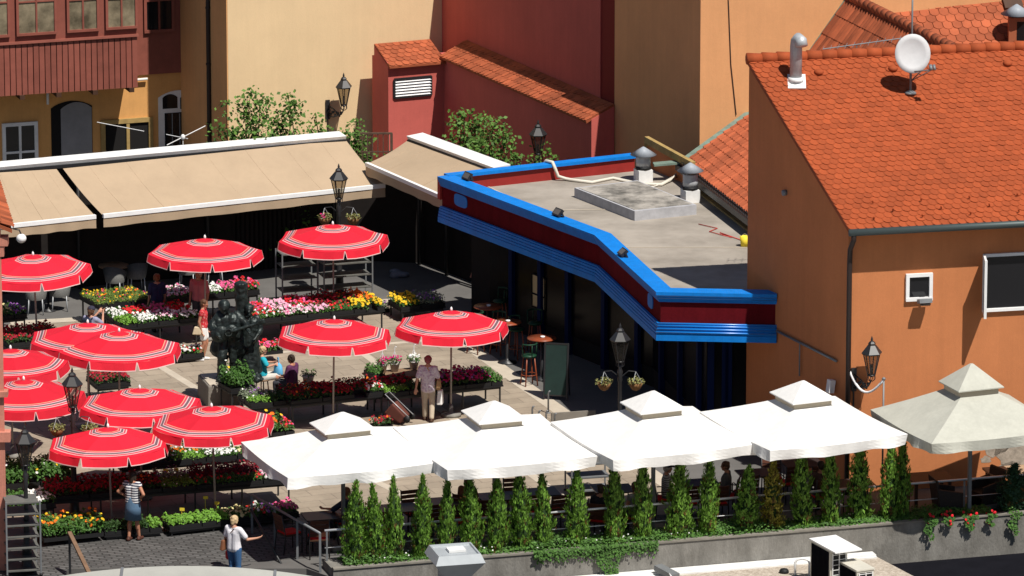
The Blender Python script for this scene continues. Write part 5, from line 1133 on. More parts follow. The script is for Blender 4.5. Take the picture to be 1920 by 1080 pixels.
# ================================================================== conifer hedge
def sx(px): 
    best = min((abs(960+FPX*((W0+wd*(k*.02)).x)/((W0+wd*(k*.02)-CAM).length)-px), k*.02) for k in range(1000)); return best[1]
def conifer_mesh(h, r, seed, lm, n=4600):
    random.seed(seed); m = MB(); m2 = MB()
    ph = [rnd(0, 6.28) for _ in range(6)]
    def rad(z, a):
        f = z/h; b = max(0, 1-f**2.5)**.95*(.62+.38*min(1, f*3.2)) if f < 1 else 0
        return r*b*(1+.17*math.sin(3*a+ph[0]+f*9)+.14*math.sin(5*a+ph[1]-f*14)+.12*math.sin(2*a+ph[2]+f*23))
    for k in range(n//9):
        f = random.random()**1.1; z = h*(.03+.97*f); a = rnd(0, 6.28); q = rad(z, a)*rnd(.66, 1.05); c0 = V(q*math.cos(a), q*math.sin(a), z)
        od = V(math.cos(a), math.sin(a), 0); dr = (V(0, 0, 1)+od*rnd(-.1, .8)+V(rnd(-.4, .4), rnd(-.4, .4), 0)).normalized()
        mm = m2 if random.random() < .03+.22*max(0, .5-f)*(1+math.sin(a*2+ph[3])) else m; sp = .045*(1-.6*f)
        for j in range(9):
            up_ = (dr+V(rnd(-.35, .35), rnd(-.35, .35), rnd(-.2, .2))).normalized(); c = c0+V(rnd(-1, 1), rnd(-1, 1), 0)*sp+dr*rnd(-.05, .06)
            sd = up_.cross(od+V(rnd(-.6, .6), rnd(-.6, .6), .1)).normalized(); s = rnd(.02, .044); mm.add([c-up_*s*.7, c+sd*s*.45, c+up_*s*1.2, c-sd*s*.45], [[0, 1, 2, 3]])
    for k in range(10):
        z = h*(.92+.1*k/9); m.add([V(rnd(-.01, .01), -.008, z), V(.012, .008, z), V(rnd(-.02, .02), 0, z+.07), V(-.012, .008, z)], [[0, 1, 2, 3]])
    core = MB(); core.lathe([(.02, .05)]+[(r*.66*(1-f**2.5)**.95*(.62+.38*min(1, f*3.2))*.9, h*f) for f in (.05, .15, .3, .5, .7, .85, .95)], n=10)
    return m, core, m2
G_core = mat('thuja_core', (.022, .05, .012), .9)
CON = [(675, 905, 1058, 54, 0), (714, 908, 1048, 42, 0), (750, 898, 1040, 40, 1), (801, 892, 1030, 44, 0), (845, 896, 1026, 38, 2), (893, 891, 1023, 46, 0), (940, 889, 1020, 40, 1), (988, 879, 1014, 46, 0), (1030, 886, 1012, 40, 2), (1088, 880, 1008, 48, 1), (1163, 869, 1006, 42, 0),
       (1213, 854, 1004, 42, 2), (1281, 855, 998, 50, 1), (1336, 855, 992, 42, 0), (1408, 875, 992, 50, 2), (1457, 864, 984, 50, 3), (1515, 840, 976, 42, 0), (1567, 836, 970, 44, 2), (1625, 824, 968, 52, 1), (1678, 828, 966, 46, 0), (1703, 822, 958, 38, 2), (1908, 872, 975, 60, 4)]
CLAB = ['broad conifer at the left end of the planting trough', 'conifer second from the left end, close beside the broad end one', 'thin conifer left of the white roof cowl, third along', 'conifer fourth from the left, behind the white roof cowl', 'narrow conifer fifth from the left, behind the white roof cowl\'s right edge', 'full conifer right of the white roof cowl, sixth along', 'narrow conifer beside the second white parasol\'s pole', 'tall conifer right of the second white parasol\'s pole', 'slim conifer halfway between the second and third parasol poles', 'stout conifer above the ivy spilling over the wall', 'slender conifer just right of the spilling ivy', 'slim tall conifer left of the man in the dark cap', 'stout conifer right of the man in the dark cap', 'conifer second to the right of the man in the dark cap', 'dark dense low conifer left of the yellowish one', 'yellowish bronze tinted conifer in the hedge', 'conifer just right of the yellowish one', 'conifer left of the orange wall\'s shadow edge', 'widest and tallest conifer in front of the orange house', 'conifer just before the thin grey pole, right of the widest one', 'slim dark conifer tucked behind the last of the hedge', 'bluish rounded conifer at the right edge of the picture']
CM = [G_thuja, G_thuja, G_thuja, G_thujay, G_thujab]; protos = {}
for (px, pt_, pb_, w_, kd), lb in zip(CON, CLAB):
    p = W0+wd*sx(px)-wn*(.4 if px not in (1703, 1625) else .55); p.z = .1; hh = PY(px, pt_, p.y).z-p.z; rr = w_*(p-CAM).length/FPX/2*rnd(.88, 1.02)
    if kd not in protos:
        t = thing('conifer', lb, 'conifer', p, 0, 'conical conifers in the planting trough')
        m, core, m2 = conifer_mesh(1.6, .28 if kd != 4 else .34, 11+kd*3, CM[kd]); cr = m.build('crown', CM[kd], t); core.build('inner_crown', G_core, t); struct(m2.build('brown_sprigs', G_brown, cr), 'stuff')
        m = MB(); m.tube([(0, 0, -.08), (0, 0, 1.2)], [.03, .012], 6); m.build('trunk', M_dwood, t)
        protos[kd] = t
    else: t = dup(protos[kd], p, 0, lb)
    t.rotation_euler = (R(rnd(-2.5, 2.5)), R(rnd(-2.5, 2.5)), random.random()*6.28); t.scale = (rr/.28, rr/.28, hh/1.6); t.location = p
random.seed(5)
# ivy and weeds in the trough
m = MB(); n = 0
for k in range(15000):
    s = rnd(.3, 15.6); d = rnd(.02, PW-.05); x = W0+wd*s-wn*d
    g = .5+.5*math.sin(s*2.1)*math.sin(s*.7+1); hgt = (.07+.2*g)*random.random()
    if d < .08: hgt *= .6
    if 13.2 < s: hgt *= .7
    x.z = .17+hgt
    m.leaf(x, V(rnd(-.6, .6), rnd(-1, .3), 1), rnd(.022, .045), .7)
for k in range(1900):
    s = rnd(4.6, 7.5); dr = abs(random.gauss(0, .12))
    x = W0+wd*s+wn*rnd(-.05, .1); x.z = .26-min(.35, dr); m.leaf(x, V(rnd(-.5, .5), -1, .5), rnd(.022, .04), .7)
struct(m.build('ground_cover', G_ivy), 'stuff')
m = MB()
for k in range(90): s = rnd(.4, 9); x = W0+wd*s-wn*rnd(.1, .8); x.z = .3+rnd(0, .08); m.flower(x, V(0, -1, 1), .018)
struct(m.build('small_white_flowers', F_wht), 'stuff')
def trail(s, n, ln, label, wdt=.25, fl=None, nm='trailing_ivy', off=.06):
    p = W0+wd*s; p.z = .26; t = thing(nm, label, 'trailing plant', p, math.atan2(wd.y, wd.x), 'plants trailing over the concrete wall')
    m = MB()
    for k in range(n):
        f = random.random()**1.3; wv = wdt*(1-.75*f)*rnd(-1, 1)+.05*math.sin(f*9); m.leaf(V(wv, -off-.05-.04*random.random(), -ln*f+.03), V(rnd(-.5, .5), -1, .4), rnd(.02, .042), .7)
    for k in range(n//3): m.leaf(V(rnd(-wdt, wdt), rnd(-.05, .3), rnd(.0, .14)), V(rnd(-.6, .6), rnd(-.8, .3), 1), rnd(.022, .042), .7)
    m.build('foliage', G_ivy if not fl else G_mid, t)
    m = MB(); m.tube([(0, .15, -.05), (0, -off-.03, .03), (.01, -off-.04, -ln*.9)], .008, 4); m.build('stem', M_dwood, t)
    if fl:
        m = MB()
        for k in range(11): m.flower(V(rnd(-wdt, wdt)*.8, rnd(-.12, .2)-off, rnd(-.2, .16)), V(rnd(-.5, .5), -1, .6), .034)
        m.build('blossoms', fl, t)
trail(sx(1140), 420, .75, 'thick curtain of green ivy spilling over the concrete wall', .42); trail(sx(1010), 90, .22, 'short tuft of ivy on the concrete wall left of the thick curtain', .15)
trail(sx(1738), 130, .5, 'first trailing geranium from the left, long stems and few blooms', .16, F_red, 'geranium'); trail(sx(1812), 160, .35, 'geranium with a big cluster of red blooms on the wall', .2, F_red, 'geranium')
trail(sx(1850), 90, .3, 'short trailing geranium between the red cluster and the right edge', .12, F_red, 'geranium'); trail(sx(1772), 90, .2, 'low geranium tuft between the long stems and the red cluster', .16, F_red, 'geranium'); trail(sx(1895), 150, .55, 'long trailing greenery under the bluish conifer at the right edge', .16)
# roses and shrubs behind the awnings
G_rose = leafm('rose_leaf', (.1, .2, .035), .5)
def shrub(px, pyb, pyt, y, wpx, label, n, fl=None, spikes=5, cat='bush'):
    b = PY(px, pyb, y); base = V(b.x, y, 0); h = PY(px, pyt, y).z; wr = wpx*(b-CAM).length/FPX/2
    t = thing('rose_bush', label, cat, base, 0, 'climbing shrubs behind the awnings'); m = MB(); st = MB()
    low = max(0.0, b.z-.5)
    for k in range(spikes):
        x0 = wr*rnd(-.5, .5); x1 = wr*(-1+2*(k+.5)/spikes); hh = h*(1-.35*random.random()*abs(x1)/wr)
        if k == spikes//2: hh = h
        pts = [V(x0*.3, 0, 0), V(x0, rnd(-.1, .1), low), V((x0+x1)/2, rnd(-.15, .15), (low+hh)/2), V(x1, rnd(-.2, .2), hh*.97)]
        st.tube(pts, [.03, .022, .014, .006], 5)
        for j in range(int(n*.95)//spikes):
            f = random.random()**.8; z = low*.8+(hh-low*.8)*f; q = pts[1].lerp(pts[2], min(1, f*2)) if f < .5 else pts[2].lerp(pts[3], f*2-1)
            sp = (.3*(1-f)+.1); c = V(q.x+random.gauss(0, sp), q.y+random.gauss(0, sp*.6), z+random.gauss(0, .05)); m.leaf(c, V(rnd(-1, 1), rnd(-1.3, .3), rnd(.2, 1.2)), rnd(.035, .075), .7)
    m.build('foliage', G_rose, t); st.build('stems', M_dwood, t)
    if fl:
        m = MB()
        for k in range(14): m.flower(V(rnd(-.08, .08), -.25, h*.7+rnd(-.07, .07)), V(rnd(-.5, .5), -1, .5), .04)
        m.build('blossoms', fl, t)
yb_ = lambda px, o=.9: b2.y-(b2.x-P(px, 300, 3.4).x)*.47+o
shrub(470, 255, 168, yb_(470), 90, 'tall leafy rose bush at the left of the yellow wall', 1300); shrub(541, 250, 168, yb_(541), 70, 'tall leafy rose bush left of the wall lamp', 1000); shrub(425, 262, 182, yb_(425)+.3, 60, 'straggling thin rose branch across the drainpipe corner', 280, None, 3)
shrub(592, 248, 208, yb_(592), 45, 'small rose bush with a pink bloom under the wall lamp', 350, F_pink, 3); shrub(664, 275, 226, yb_(664)+.4, 62, 'rounded bush right of the wall lamp at the end of the long awning', 800)
shrub(872, 270, 206, 6.0, 90, 'tall green bush rising behind the white awning housing at the red wall', 1200); shrub(935, 290, 222, 4.8, 90, 'spreading green bush between the tall bush and the amber lamp', 1200); shrub(1018, 300, 262, 4.6, 34, 'small bush right of the amber lamp on the red wall', 250, None, 3)
shrub(530, 440, 385, yb_(530, .0)+.7, 110, 'shaded vine seen through the lattice under the long awning', 700)
# ================================================================== people
SKIN = mat('skin', (.52, .27, .18), .6, .05, 8); SKIN2 = mat('tanned_skin', (.42, .19, .115), .6, .05, 8)
HAIRS = {'blond': mat('hair_blond', (.5, .36, .2), .7, .25, 30), 'dark': mat('hair_dark', (.03, .018, .012), .6, .3, 30), 'brown': mat('hair_brown', (.09, .04, .02), .6, .3, 30), 'red': mat('hair_auburn', (.2, .07, .03), .6, .3, 30), 'grey': mat('hair_grey', (.42, .37, .32), .7, .25, 30), 'pink': mat('hair_reddish', (.28, .07, .08), .7, .25, 30)}
M_eye = mat('eye', (.02, .015, .012), .2); M_lip = mat('lip', (.38, .08, .07), .5)
def cloth(n, c): return mat(n, c, .85, .1, 6, .15, 25)
def joints(kind, over):
    J = dict(pel=V(0, 0, .93), waist=V(0, -.01, 1.08), chest=V(0, 0, 1.26), neck=V(0, -.01, 1.41), head=V(0, .025, 1.545))
    for s, k in ((-1, 'L'), (1, 'R')):
        J['hip'+k] = V(.085*s, 0, .88); J['kn'+k] = V(.09*s, .025, .48); J['an'+k] = V(.085*s, -.015, .085)
        J['sh'+k] = V(.17*s, -.01, 1.355); J['el'+k] = V(.225*s, -.035, 1.08); J['wr'+k] = V(.23*s, .05, .85)
    if kind == 'sit':
        for k in ('pel', 'waist', 'chest', 'neck', 'head', 'shL', 'shR', 'hipL', 'hipR', 'elL', 'elR'): J[k] = J[k]-V(0, 0, .39)
        for s, k in ((-1, 'L'), (1, 'R')): J['kn'+k] = V(.11*s, .43, .5); J['an'+k] = V(.1*s, .42, .085); J['wr'+k] = V(.13*s, .27, .68); J['el'+k] = V(.23*s, .03, .74)
    for k, v in over.items(): J[k] = V(*v)
    return J
def person(label, loc, rz, H, kind='stand', over={}, skin=SKIN, hair='dark', hlen=.0, top=None, sleeve=.45, tlen=0.0, bottom=None, blen=.95, skirt=None, shoes=None, extra=None, cap=None, group=None, vox=.0115):
    s_ = H/1.65; J = joints(kind, over)
    t = thing('person', label, 'person', loc, rz, group, s_)
    b = MB(); pel, ch, nk, hd = J['pel'], J['chest'], J['neck'], J['head']
    up = (nk-pel).normalized()
    for s, k in ((-1, 'L'), (1, 'R')):
        sx_ = V(.06*s, 0, 0)
        b.cap(pel+sx_, J['waist']+sx_*.9, .105, .09); b.cap(J['waist']+sx_*.9, ch+sx_*1.25, .09, .1); b.cap(ch+sx_*1.25, J['sh'+k]-V(.02*s, 0, .01), .1, .055)
        b.cap(nk-up*.01, J['sh'+k], .05, .052)
        b.cap(J['sh'+k], J['el'+k], .05, .038); b.cap(J['el'+k], J['wr'+k], .039, .025)
        b.cap(J['hip'+k], J['kn'+k], .088, .056); b.cap(J['kn'+k], J['an'+k], .055, .036)
        lo = (J['an'+k]-J['kn'+k]); bk = V(0, -.022, 0); b.cap(J['kn'+k]+lo*.2+bk, J['kn'+k]+lo*.45+bk, .05, .042)
        b.cap(J['an'+k]+V(0, -.03, -.045), J['an'+k]+V(.012*s, .13, -.052), .036, .03)
        # hand: palm, four bent fingers of different lengths, thumb from the side of the palm
        d = (J['wr'+k]-J['el'+k]).normalized(); sd = d.cross(V(0, 1, .35)).normalized()
        if sd.length < .1: sd = V(1, 0, 0)
        fw = sd.cross(d).normalized(); fw = fw if fw.y > 0 else -fw
        w0 = J['wr'+k]; p0 = w0+d*.085
        b.cap(w0+d*.01, w0+d*.03, .024, .026); 
        for q in (-1, 0, 1): b.cap(w0+d*.025+sd*.018*q, p0+sd*.024*q, .016, .0155)
        for q, ln in ((-1.5, .068), (-.5, .08), (.5, .085), (1.5, .075)):
            r0_ = p0+sd*.0215*q; m1 = r0_+d*ln*.5+fw*.012; b.cap(r0_, m1, .0105, .0098, 8); b.cap(m1, m1+d*ln*.42+fw*.03, .0098, .0085, 8)
        ts = 1 if sd.dot(V(0, 1, 0)) >= 0 else -1
        q0 = w0+d*.035+sd*.034*ts; q1 = q0+d*.03+sd*.026*ts+fw*.012; b.cap(q0, q1, .0135, .0115, 8); b.cap(q1, q1+d*.032+fw*.012, .0115, .0095, 8)
    hm = (hd-nk).normalized()
    b.cap(nk-hm*.03, hd-hm*.04, .052, .047)
    b.ell(hd+hm*.025, (.074, .09, .095), 14, 10); b.cap(hd+V(0, .02, -.03), hd+V(0, .045, -.07), .058, .038); b.cap(hd+V(0, .082, .012), hd+V(0, .102, -.018), .011, .016, 8)
    for s in (-1, 1): b.ell(hd+V(.076*s, -.005, 0), (.012, .024, .033), 8, 6); b.ell(hd+V(.03*s, .07, -.02), (.022, .02, .02), 8, 6)
    b.ell(hd+V(0, .066, .035), (.055, .024, .02), 8, 6)
    bm = b.build('body', skin, t, remesh=vox)
    for s in (-1, 1): m = MB(); m.ell(hd+V(.031*s, .085, .018), (.014, .009, .009), 8, 6); m.build('eye', M_eye, bm)
    m = MB(); m.ell(hd+V(0, .084, -.048), (.023, .01, .008), 8, 6); m.build('mouth', M_lip, bm)
    # hair
    m = MB(); m.ell(hd+hm*.04+V(0, -.018, 0), (.088, .098, .092), 14, 10); m.ell(hd+V(0, -.045, .0), (.082, .066, .085), 12, 8)
    for k in range(9): a = rnd(-2.6, 2.6); m.ell(hd+V(.075*math.sin(a), -.02-.06*math.cos(a), rnd(-.02, .09)), (.03, .03, .035), 8, 6)
    if hlen:
        m.cap(hd+V(0, -.06, 0), hd+V(0, -.08, -.02-hlen), .07, .045)
        for s in (-1, 1): m.cap(hd+V(.07*s, -.02, .02), hd+V(.075*s, -.03, -.02-hlen*.6), .03, .025)
    m.build('hair', HAIRS[hair], t, remesh=.012)
    if cap:
        m = MB(); m.lathe([(.098, .045), (.1, .07), (.085, .115), (.04, .14), (.001, .145)], hd, 16); m.lathe([(.096, .044), (.0001, .05)], hd, 16); m.hexa([hd+V(-.07, .08, .05), hd+V(.07, .08, .05), hd+V(.05, .19, .03), hd+V(-.05, .19, .03)], [hd+V(-.07, .08, .06), hd+V(.07, .08, .06), hd+V(.05, .19, .04), hd+V(-.05, .19, .04)]); m.build('cap', cap, t)
    if top:
        m = MB(); g = .02
        for s, k in ((-1, 'L'), (1, 'R')):
            sx_ = V(.06*s, 0, 0); m.cap(pel+sx_*1.05+V(0, 0, .02-tlen), J['waist']+sx_*.95, .105+g, .092+g); m.cap(J['waist']+sx_*.95, ch+sx_*1.25, .092+g, .1+g); m.cap(ch+sx_*1.25, J['sh'+k]-V(.02*s, 0, .01), .1+g, .058+g)
            m.cap(nk-up*.05, J['sh'+k], .05+g*.5, .054+g)
            if sleeve > 0:
                e = J['sh'+k].lerp(J['el'+k], min(1, sleeve*2)); m.cap(J['sh'+k], e, .054+g, .05+g*.9)
                if sleeve > .5: m.cap(J['el'+k], J['el'+k].lerp(J['wr'+k], sleeve*2-1), .042+g, .032+g)
        m.build('top', top, t, remesh=.014)
    if bottom:
        m = MB(); g = .017
        for s, k in ((-1, 'L'), (1, 'R')):
            m.cap(pel+V(.055*s, 0, .06), J['hip'+k], .105+g*.4, .092+g); f = blen
            e = J['hip'+k].lerp(J['kn'+k], min(1, f*2)); m.cap(J['hip'+k], e, .09+g, .09+g-(.034 if f >= .5 else .02)*min(1, f*2)*1.0)
            if f > .5: m.cap(J['kn'+k], J['kn'+k].lerp(J['an'+k], f*2-1), .058+g, .05+g*.8)
        m.build('shorts' if blen < .5 else 'trousers', bottom, t, remesh=.014)
    if skirt:
        mt_, zl_ = skirt; m = MB(); n = 20; prof = [(.13, 1.06), (.145, 1.0), (.165, .9), (.175, .8), (.195, zl_), (.17, zl_+.02)]
        m.lathe([(r_*(1.0), z) for r_, z in prof], (0, .0, 0), n, sx=1.08, sy=.85); m.build('skirt', mt_, t)
    if shoes:
        for s, k in ((-1, 'L'), (1, 'R')):
            m = MB(); a = J['an'+k]; m.cap(a+V(0, -.035, -.04), a+V(.012*s, .135, -.046), .048, .038); m.cap(a+V(0, -.02, -.04), a+V(0, -.015, .0), .046, .042); m.build('shoe', shoes, t, remesh=.012)
    if extra: extra(t, J)
    return t
def bag(nm, mt, c, size, strap=None):
    def f(t, J):
        m = MB(); c_ = V(*c); m.hexa([c_+V(-size[0]*.5, -size[1]*.5, -size[2]*.5), c_+V(size[0]*.5, -size[1]*.5, -size[2]*.5), c_+V(size[0]*.5, size[1]*.5, -size[2]*.5), c_+V(-size[0]*.5, size[1]*.5, -size[2]*.5)],
            [c_+V(-size[0]*.4, -size[1]*.3, size[2]*.5), c_+V(size[0]*.4, -size[1]*.3, size[2]*.5), c_+V(size[0]*.4, size[1]*.3, size[2]*.5), c_+V(-size[0]*.4, size[1]*.3, size[2]*.5)])
        o = m.build(nm, mt, t); bv = o.modifiers.new('b', 'BEVEL'); bv.width = .025; bv.segments = 2
        if strap: m = MB(); m.tube([c_+V(0, 0, size[2]*.45)]+[V(*q) for q in strap]+[c_+V(.0, 0.02, size[2]*.45)], .012, 5); m.build('strap', mt, o)
    return f
def many(*fs):
    def f(t, J):
        for g in fs: g(t, J)
    return f
def sunglasses(t, J):
    hd = J['head']; m = MB()
    for s in (-1, 1): m.ell(hd+V(.033*s, .09, .02), (.027, .012, .02), 10, 6); m.tube([hd+V(.06*s, .085, .024), hd+V(.08*s, 0, .024)], .004, 4)
    m.tube([hd+V(-.03, .095, .024), hd+V(.03, .095, .024)], .005, 4); m.build('sunglasses', M_eye, t)
m_white_bag = cloth('white_bag', (.75, .74, .72)); m_beigebag = cloth('beige_bag', (.6, .48, .33)); m_brbag = mat('brown_leather', (.2, .08, .04), .5, .1, 5)
# 1 woman in red top
person('woman in a red patterned top and white shorts with a beige bag by the statue', P(382, 676), R(-95), 1.56, over=dict(knL=(-.09, .07, .48), anL=(-.085, -.02, .085), elR=(.22, -.08, 1.1), wrR=(.21, -.02, .86), anR=(.085, -.14, .09)), skin=SKIN2, hair='brown', top=mat('red_print', (.5, .02, .03), .85, 0, 26, col2=(.75, .4, .38), thr=(.55, .62)), sleeve=.12, bottom=cloth('white_shorts', (.78, .77, .75)), blen=.3, shoes=M_white, extra=bag('handbag', m_beigebag, (.19, -.12, .86), (.1, .3, .22), [(.18, -.08, 1.3)]))
person('man in a washed pink shirt in the shade behind the petunia stall', P(374, 628), R(160), 1.68, hair='grey', skin=SKIN2, top=cloth('pink_shirt', (.5, .15, .17)), sleeve=.4, bottom=cloth('dark_trousers', (.05, .05, .06)), shoes=M_black)
person('woman with curly auburn hair and navy top standing behind the pansies', P(295, 622), R(20), 1.5, hair='red', hlen=.04, top=cloth('navy_top', (.025, .03, .085)), sleeve=.4, bottom=MATS['dark_trousers'], shoes=M_black)
def rucksack(t, J):
    m = MB(); m.box((0, -.17, 1.22), (.26, .14, .36)); o = m.build('backpack', cloth('navy_pack', (.02, .025, .05)), t); bv = o.modifiers.new('b', 'BEVEL'); bv.width = .05; bv.segments = 3
    m = MB()
    for s in (-1, 1): m.tube([(.1*s, -.1, 1.38), (.11*s, .03, 1.42), (.11*s, .13, 1.3), (.1*s, -.08, 1.1)], .018, 6)
    m.build('strap', MATS['navy_pack'], o)
def phone(t, J):
    m = MB(); m.box((.02, .47, 1.5), (.15, .012, .085)); m.build('phone', M_black, t)
person('woman with dark cap and navy backpack raising a phone with both hands', P(172, 692), R(-35), 1.58, over=dict(elL=(-.2, .2, 1.2), wrL=(-.06, .38, 1.43), elR=(.22, .2, 1.2), wrR=(.1, .38, 1.43)), hair='brown', hlen=.05, cap=cloth('dark_cap', (.03, .03, .05)), top=cloth('lilac_shirt', (.3, .3, .42)), sleeve=.4, bottom=MATS['dark_trousers'], shoes=M_black, extra=many(rucksack, phone))
def stool(loc, label):
    t = thing('stool', label, 'stool', loc, rnd(0, 1), 'stools of the flower sellers'); m = MB(); m.lathe([(.19, .4), (.2, .43), (.001, .44)], n=14); m.build('seat', M_plank, t)
    for k in range(4): a = .78+1.57*k; m = MB(); m.tube([(.13*math.cos(a), .13*math.sin(a), .4), (.17*math.cos(a), .17*math.sin(a), 0)], .016, 6); m.build('leg', M_dwood, t)
q = P(492, 742); stool(q, 'low wooden stool under the woman in the cyan shirt')
def tote(t, J):
    m = MB(); m.lathe([(.02, .38), (.12, .42), (.16, .55), (.13, .72), (.06, .8)], (.0, .42, .02), 12, sx=1.2, sy=.7); m.build('blue_bag', cloth('sky_blue_bag', (.12, .42, .68)), t)
    m = MB(); m.tube([(-.06, .42, .8), (-.03, .42, .95), (.03, .42, .95), (.06, .42, .8)], .012, 5); m.build('handle', MATS['sky_blue_bag'], t)
person('seated woman in a cyan shirt and sunglasses holding a sky blue bag', q, R(-70), 1.62, 'sit', dict(wrL=(-.08, .3, .82), wrR=(.1, .3, .8), elR=(.24, .06, .8), elL=(-.24, .06, .8)), hair='blond', skin=SKIN, top=cloth('cyan_shirt', (.02, .38, .48)), sleeve=.35, bottom=cloth('pale_trousers', (.55, .52, .47)), shoes=M_black, extra=many(sunglasses, tote))
q = P(548, 756); stool(q, 'low wooden stool under the woman in purple')
person('seated woman with short dark hair and dark purple top facing the cyan shirt', q, R(60), 1.58, 'sit', hair='dark', skin=SKIN2, top=cloth('purple_top', (.09, .025, .075)), sleeve=.5, bottom=MATS['dark_trousers'], shoes=M_black)
flo = mat('floral_blouse', (.68, .62, .68), .85, 0, 22, col2=(.42, .28, .45), thr=(.5, .62))
person('woman in a pale floral blouse seen from behind with a white carrier bag', P(803, 790), R(-10), 1.62, over=dict(elL=(-.25, -.08, 1.1), wrL=(-.28, -.12, .86), elR=(.25, .02, 1.1), wrR=(.27, .06, .84), anL=(-.1, .1, .085), anR=(.1, -.1, .09)), hair='pink', skin=SKIN, top=flo, sleeve=.4, tlen=.12, bottom=cloth('beige_trousers', (.5, .42, .32)), shoes=M_dwood,
       extra=many(bag('shoulder_bag', cloth('straw_bag', (.42, .27, .13)), (.26, .02, .95), (.1, .26, .24), [(.0, -.13, 1.38)]), bag('carrier_bag', m_white_bag, (.29, .06, .62), (.14, .26, .36))))
p = P(770, 797); t = thing('shopping_trolley', 'red-brown two wheeled shopping trolley pulled by the woman in the floral blouse', 'shopping trolley', p, R(-20))
m = MB(); M_ = Matrix.Rotation(R(-50), 3, 'Y')
def tv(x, y, z): return M_@V(x, y, z)+V(-.1, 0, .1)
m.hexa([tv(-.12, -.16, .05), tv(.12, -.16, .05), tv(.12, .16, .05), tv(-.12, .16, .05)], [tv(-.2, -.19, .52), tv(.15, -.19, .52), tv(.15, .19, .52), tv(-.2, .19, .52)]); o = m.build('bag', mat('brick_cloth', (.11, .035, .025), .8, .12, 5), t); bv = o.modifiers.new('b', 'BEVEL'); bv.width = .04; bv.segments = 3
m = MB(); m.tube([tv(.17, -.14, 0), tv(.17, -.14, .8), tv(.17, .14, .8), tv(.17, .14, 0)], .012, 6); m.build('frame', M_steel, t)
for s in (-1, 1): m = MB(); a = tv(.1, .17*s, .0); m.tube([a-V(0, .015, 0), a+V(0, .015, 0)], .085, 14); m.build('wheel', M_black, t)
stp = stripes('navy_stripes', [(0, (.7, .7, .7)), (.5, (.03, .035, .07))], 17)
person('woman in a striped top and denim skirt with hands on hips, seen from behind', P(250, 1014), R(-25), 1.62, over=dict(elL=(-.33, -.09, 1.16), wrL=(-.17, .04, 1.02), elR=(.33, -.09, 1.16), wrR=(.17, .04, 1.02), anR=(.1, .1, .085), anL=(-.08, -.06, .09)), hair='dark', hlen=.1, skin=SKIN2, top=stp, sleeve=.05, skirt=(cloth('denim', (.09, .16, .25)), .52), shoes=mat('brown_sandal', (.08, .03, .02), .6))
def redbag(t, J):
    m = MB(); m.lathe([(.03, -.3), (.06, -.26), (.06, -.12), (.02, -.06)], J['wrL']+V(0, .02, 0), 10); m.build('red_bag', mat('red_plastic', (.55, .02, .03), .5), t)
person('blond woman in white t-shirt and blue jeans with brown shoulder bag on the steps', P(440, 1098, -.35)+V(0, 0, 0), R(-35), 1.6, over=dict(elR=(.3, .1, 1.12), wrR=(.4, .32, 1.12), elL=(-.25, .0, 1.1), wrL=(-.26, .08, .86)), hair='blond', hlen=.03, skin=SKIN, top=cloth('white_tshirt', (.72, .7, .74)), sleeve=.35, tlen=.05, bottom=cloth('jeans', (.04, .11, .24)), shoes=M_dwood, extra=many(bag('shoulder_bag', m_brbag, (-.24, -.06, .95), (.1, .26, .24), [(.1, -.13, 1.4)]), redbag))
def seated(px, pyh, rz, label, **kw):
    p = P(px, pyh, 1.26); p.z = 0; person(label, p, R(rz), 1.65, 'sit', **kw); return p
SEATS = []
SEATS.append((seated(651, 915, 60, 'seated man with auburn hair and dark blue shirt, arm resting on a cafe table', hair='red', skin=SKIN2, top=cloth('dark_blue_shirt', (.02, .03, .055)), sleeve=.5, bottom=cloth('navy_jeans', (.03, .04, .09)), shoes=M_black, over=dict(elL=(-.27, .2, .8), wrL=(-.25, .42, .78)), vox=.013), 60, 'cafe chair under the seated man in dark blue'))
SEATS.append((seated(877, 894, -30, 'seated person with brown hair leaning behind the conifers below the second white parasol', hair='brown', hlen=.1, skin=SKIN2, top=cloth('brown_top', (.16, .06, .03)), sleeve=.3, bottom=MATS['dark_trousers'], shoes=M_black, vox=.013), -30, 'cafe chair under the person with brown hair'))
grs = stripes('grey_stripes', [(0, (.4, .38, .36)), (.5, (.12, .11, .1))], 20)
SEATS.append((seated(1250, 870, -90, 'seated man in a dark cap and grey striped shirt between two conifers', hair='grey', cap=MATS['dark_cap'], skin=SKIN2, top=grs, sleeve=.4, bottom=MATS['dark_trousers'], shoes=M_black, vox=.013), -90, 'cafe chair under the man in the dark cap'))
SEATS.append((seated(1127, 910, -20, 'seated person in a black shirt in the shade right of the ivy', hair='dark', skin=SKIN2, top=cloth('black_shirt', (.015, .015, .02)), sleeve=.4, bottom=MATS['dark_trousers'], shoes=M_black, vox=.013), -20, 'cafe chair under the person in black'))
SEATS.append((seated(1362, 866, 80, 'seated person in a dark grey shirt facing left between conifers', hair='brown', skin=SKIN2, top=cloth('grey_shirt', (.09, .085, .085)), sleeve=.4, bottom=MATS['dark_trousers'], shoes=M_black, vox=.013), 80, 'cafe chair under the person in dark grey'))
SEATS.append((seated(1540, 866, 20, 'seated person in a dark brown shirt in front of the shaded orange wall', hair='dark', skin=SKIN2, top=cloth('umber_shirt', (.07, .035, .03)), sleeve=.4, bottom=MATS['dark_trousers'], shoes=M_black, vox=.013), 20, 'cafe chair under the person at the shaded orange wall'))
SEATS.append((seated(1192, 905, 40, 'seated person in a grey vest just left of the slim tall conifer', hair='brown', hlen=.1, skin=SKIN2, top=cloth('grey_vest', (.2, .19, .19)), sleeve=.1, bottom=MATS['dark_trousers'], shoes=M_black, vox=.013), 40, 'cafe chair under the person in the grey vest'))
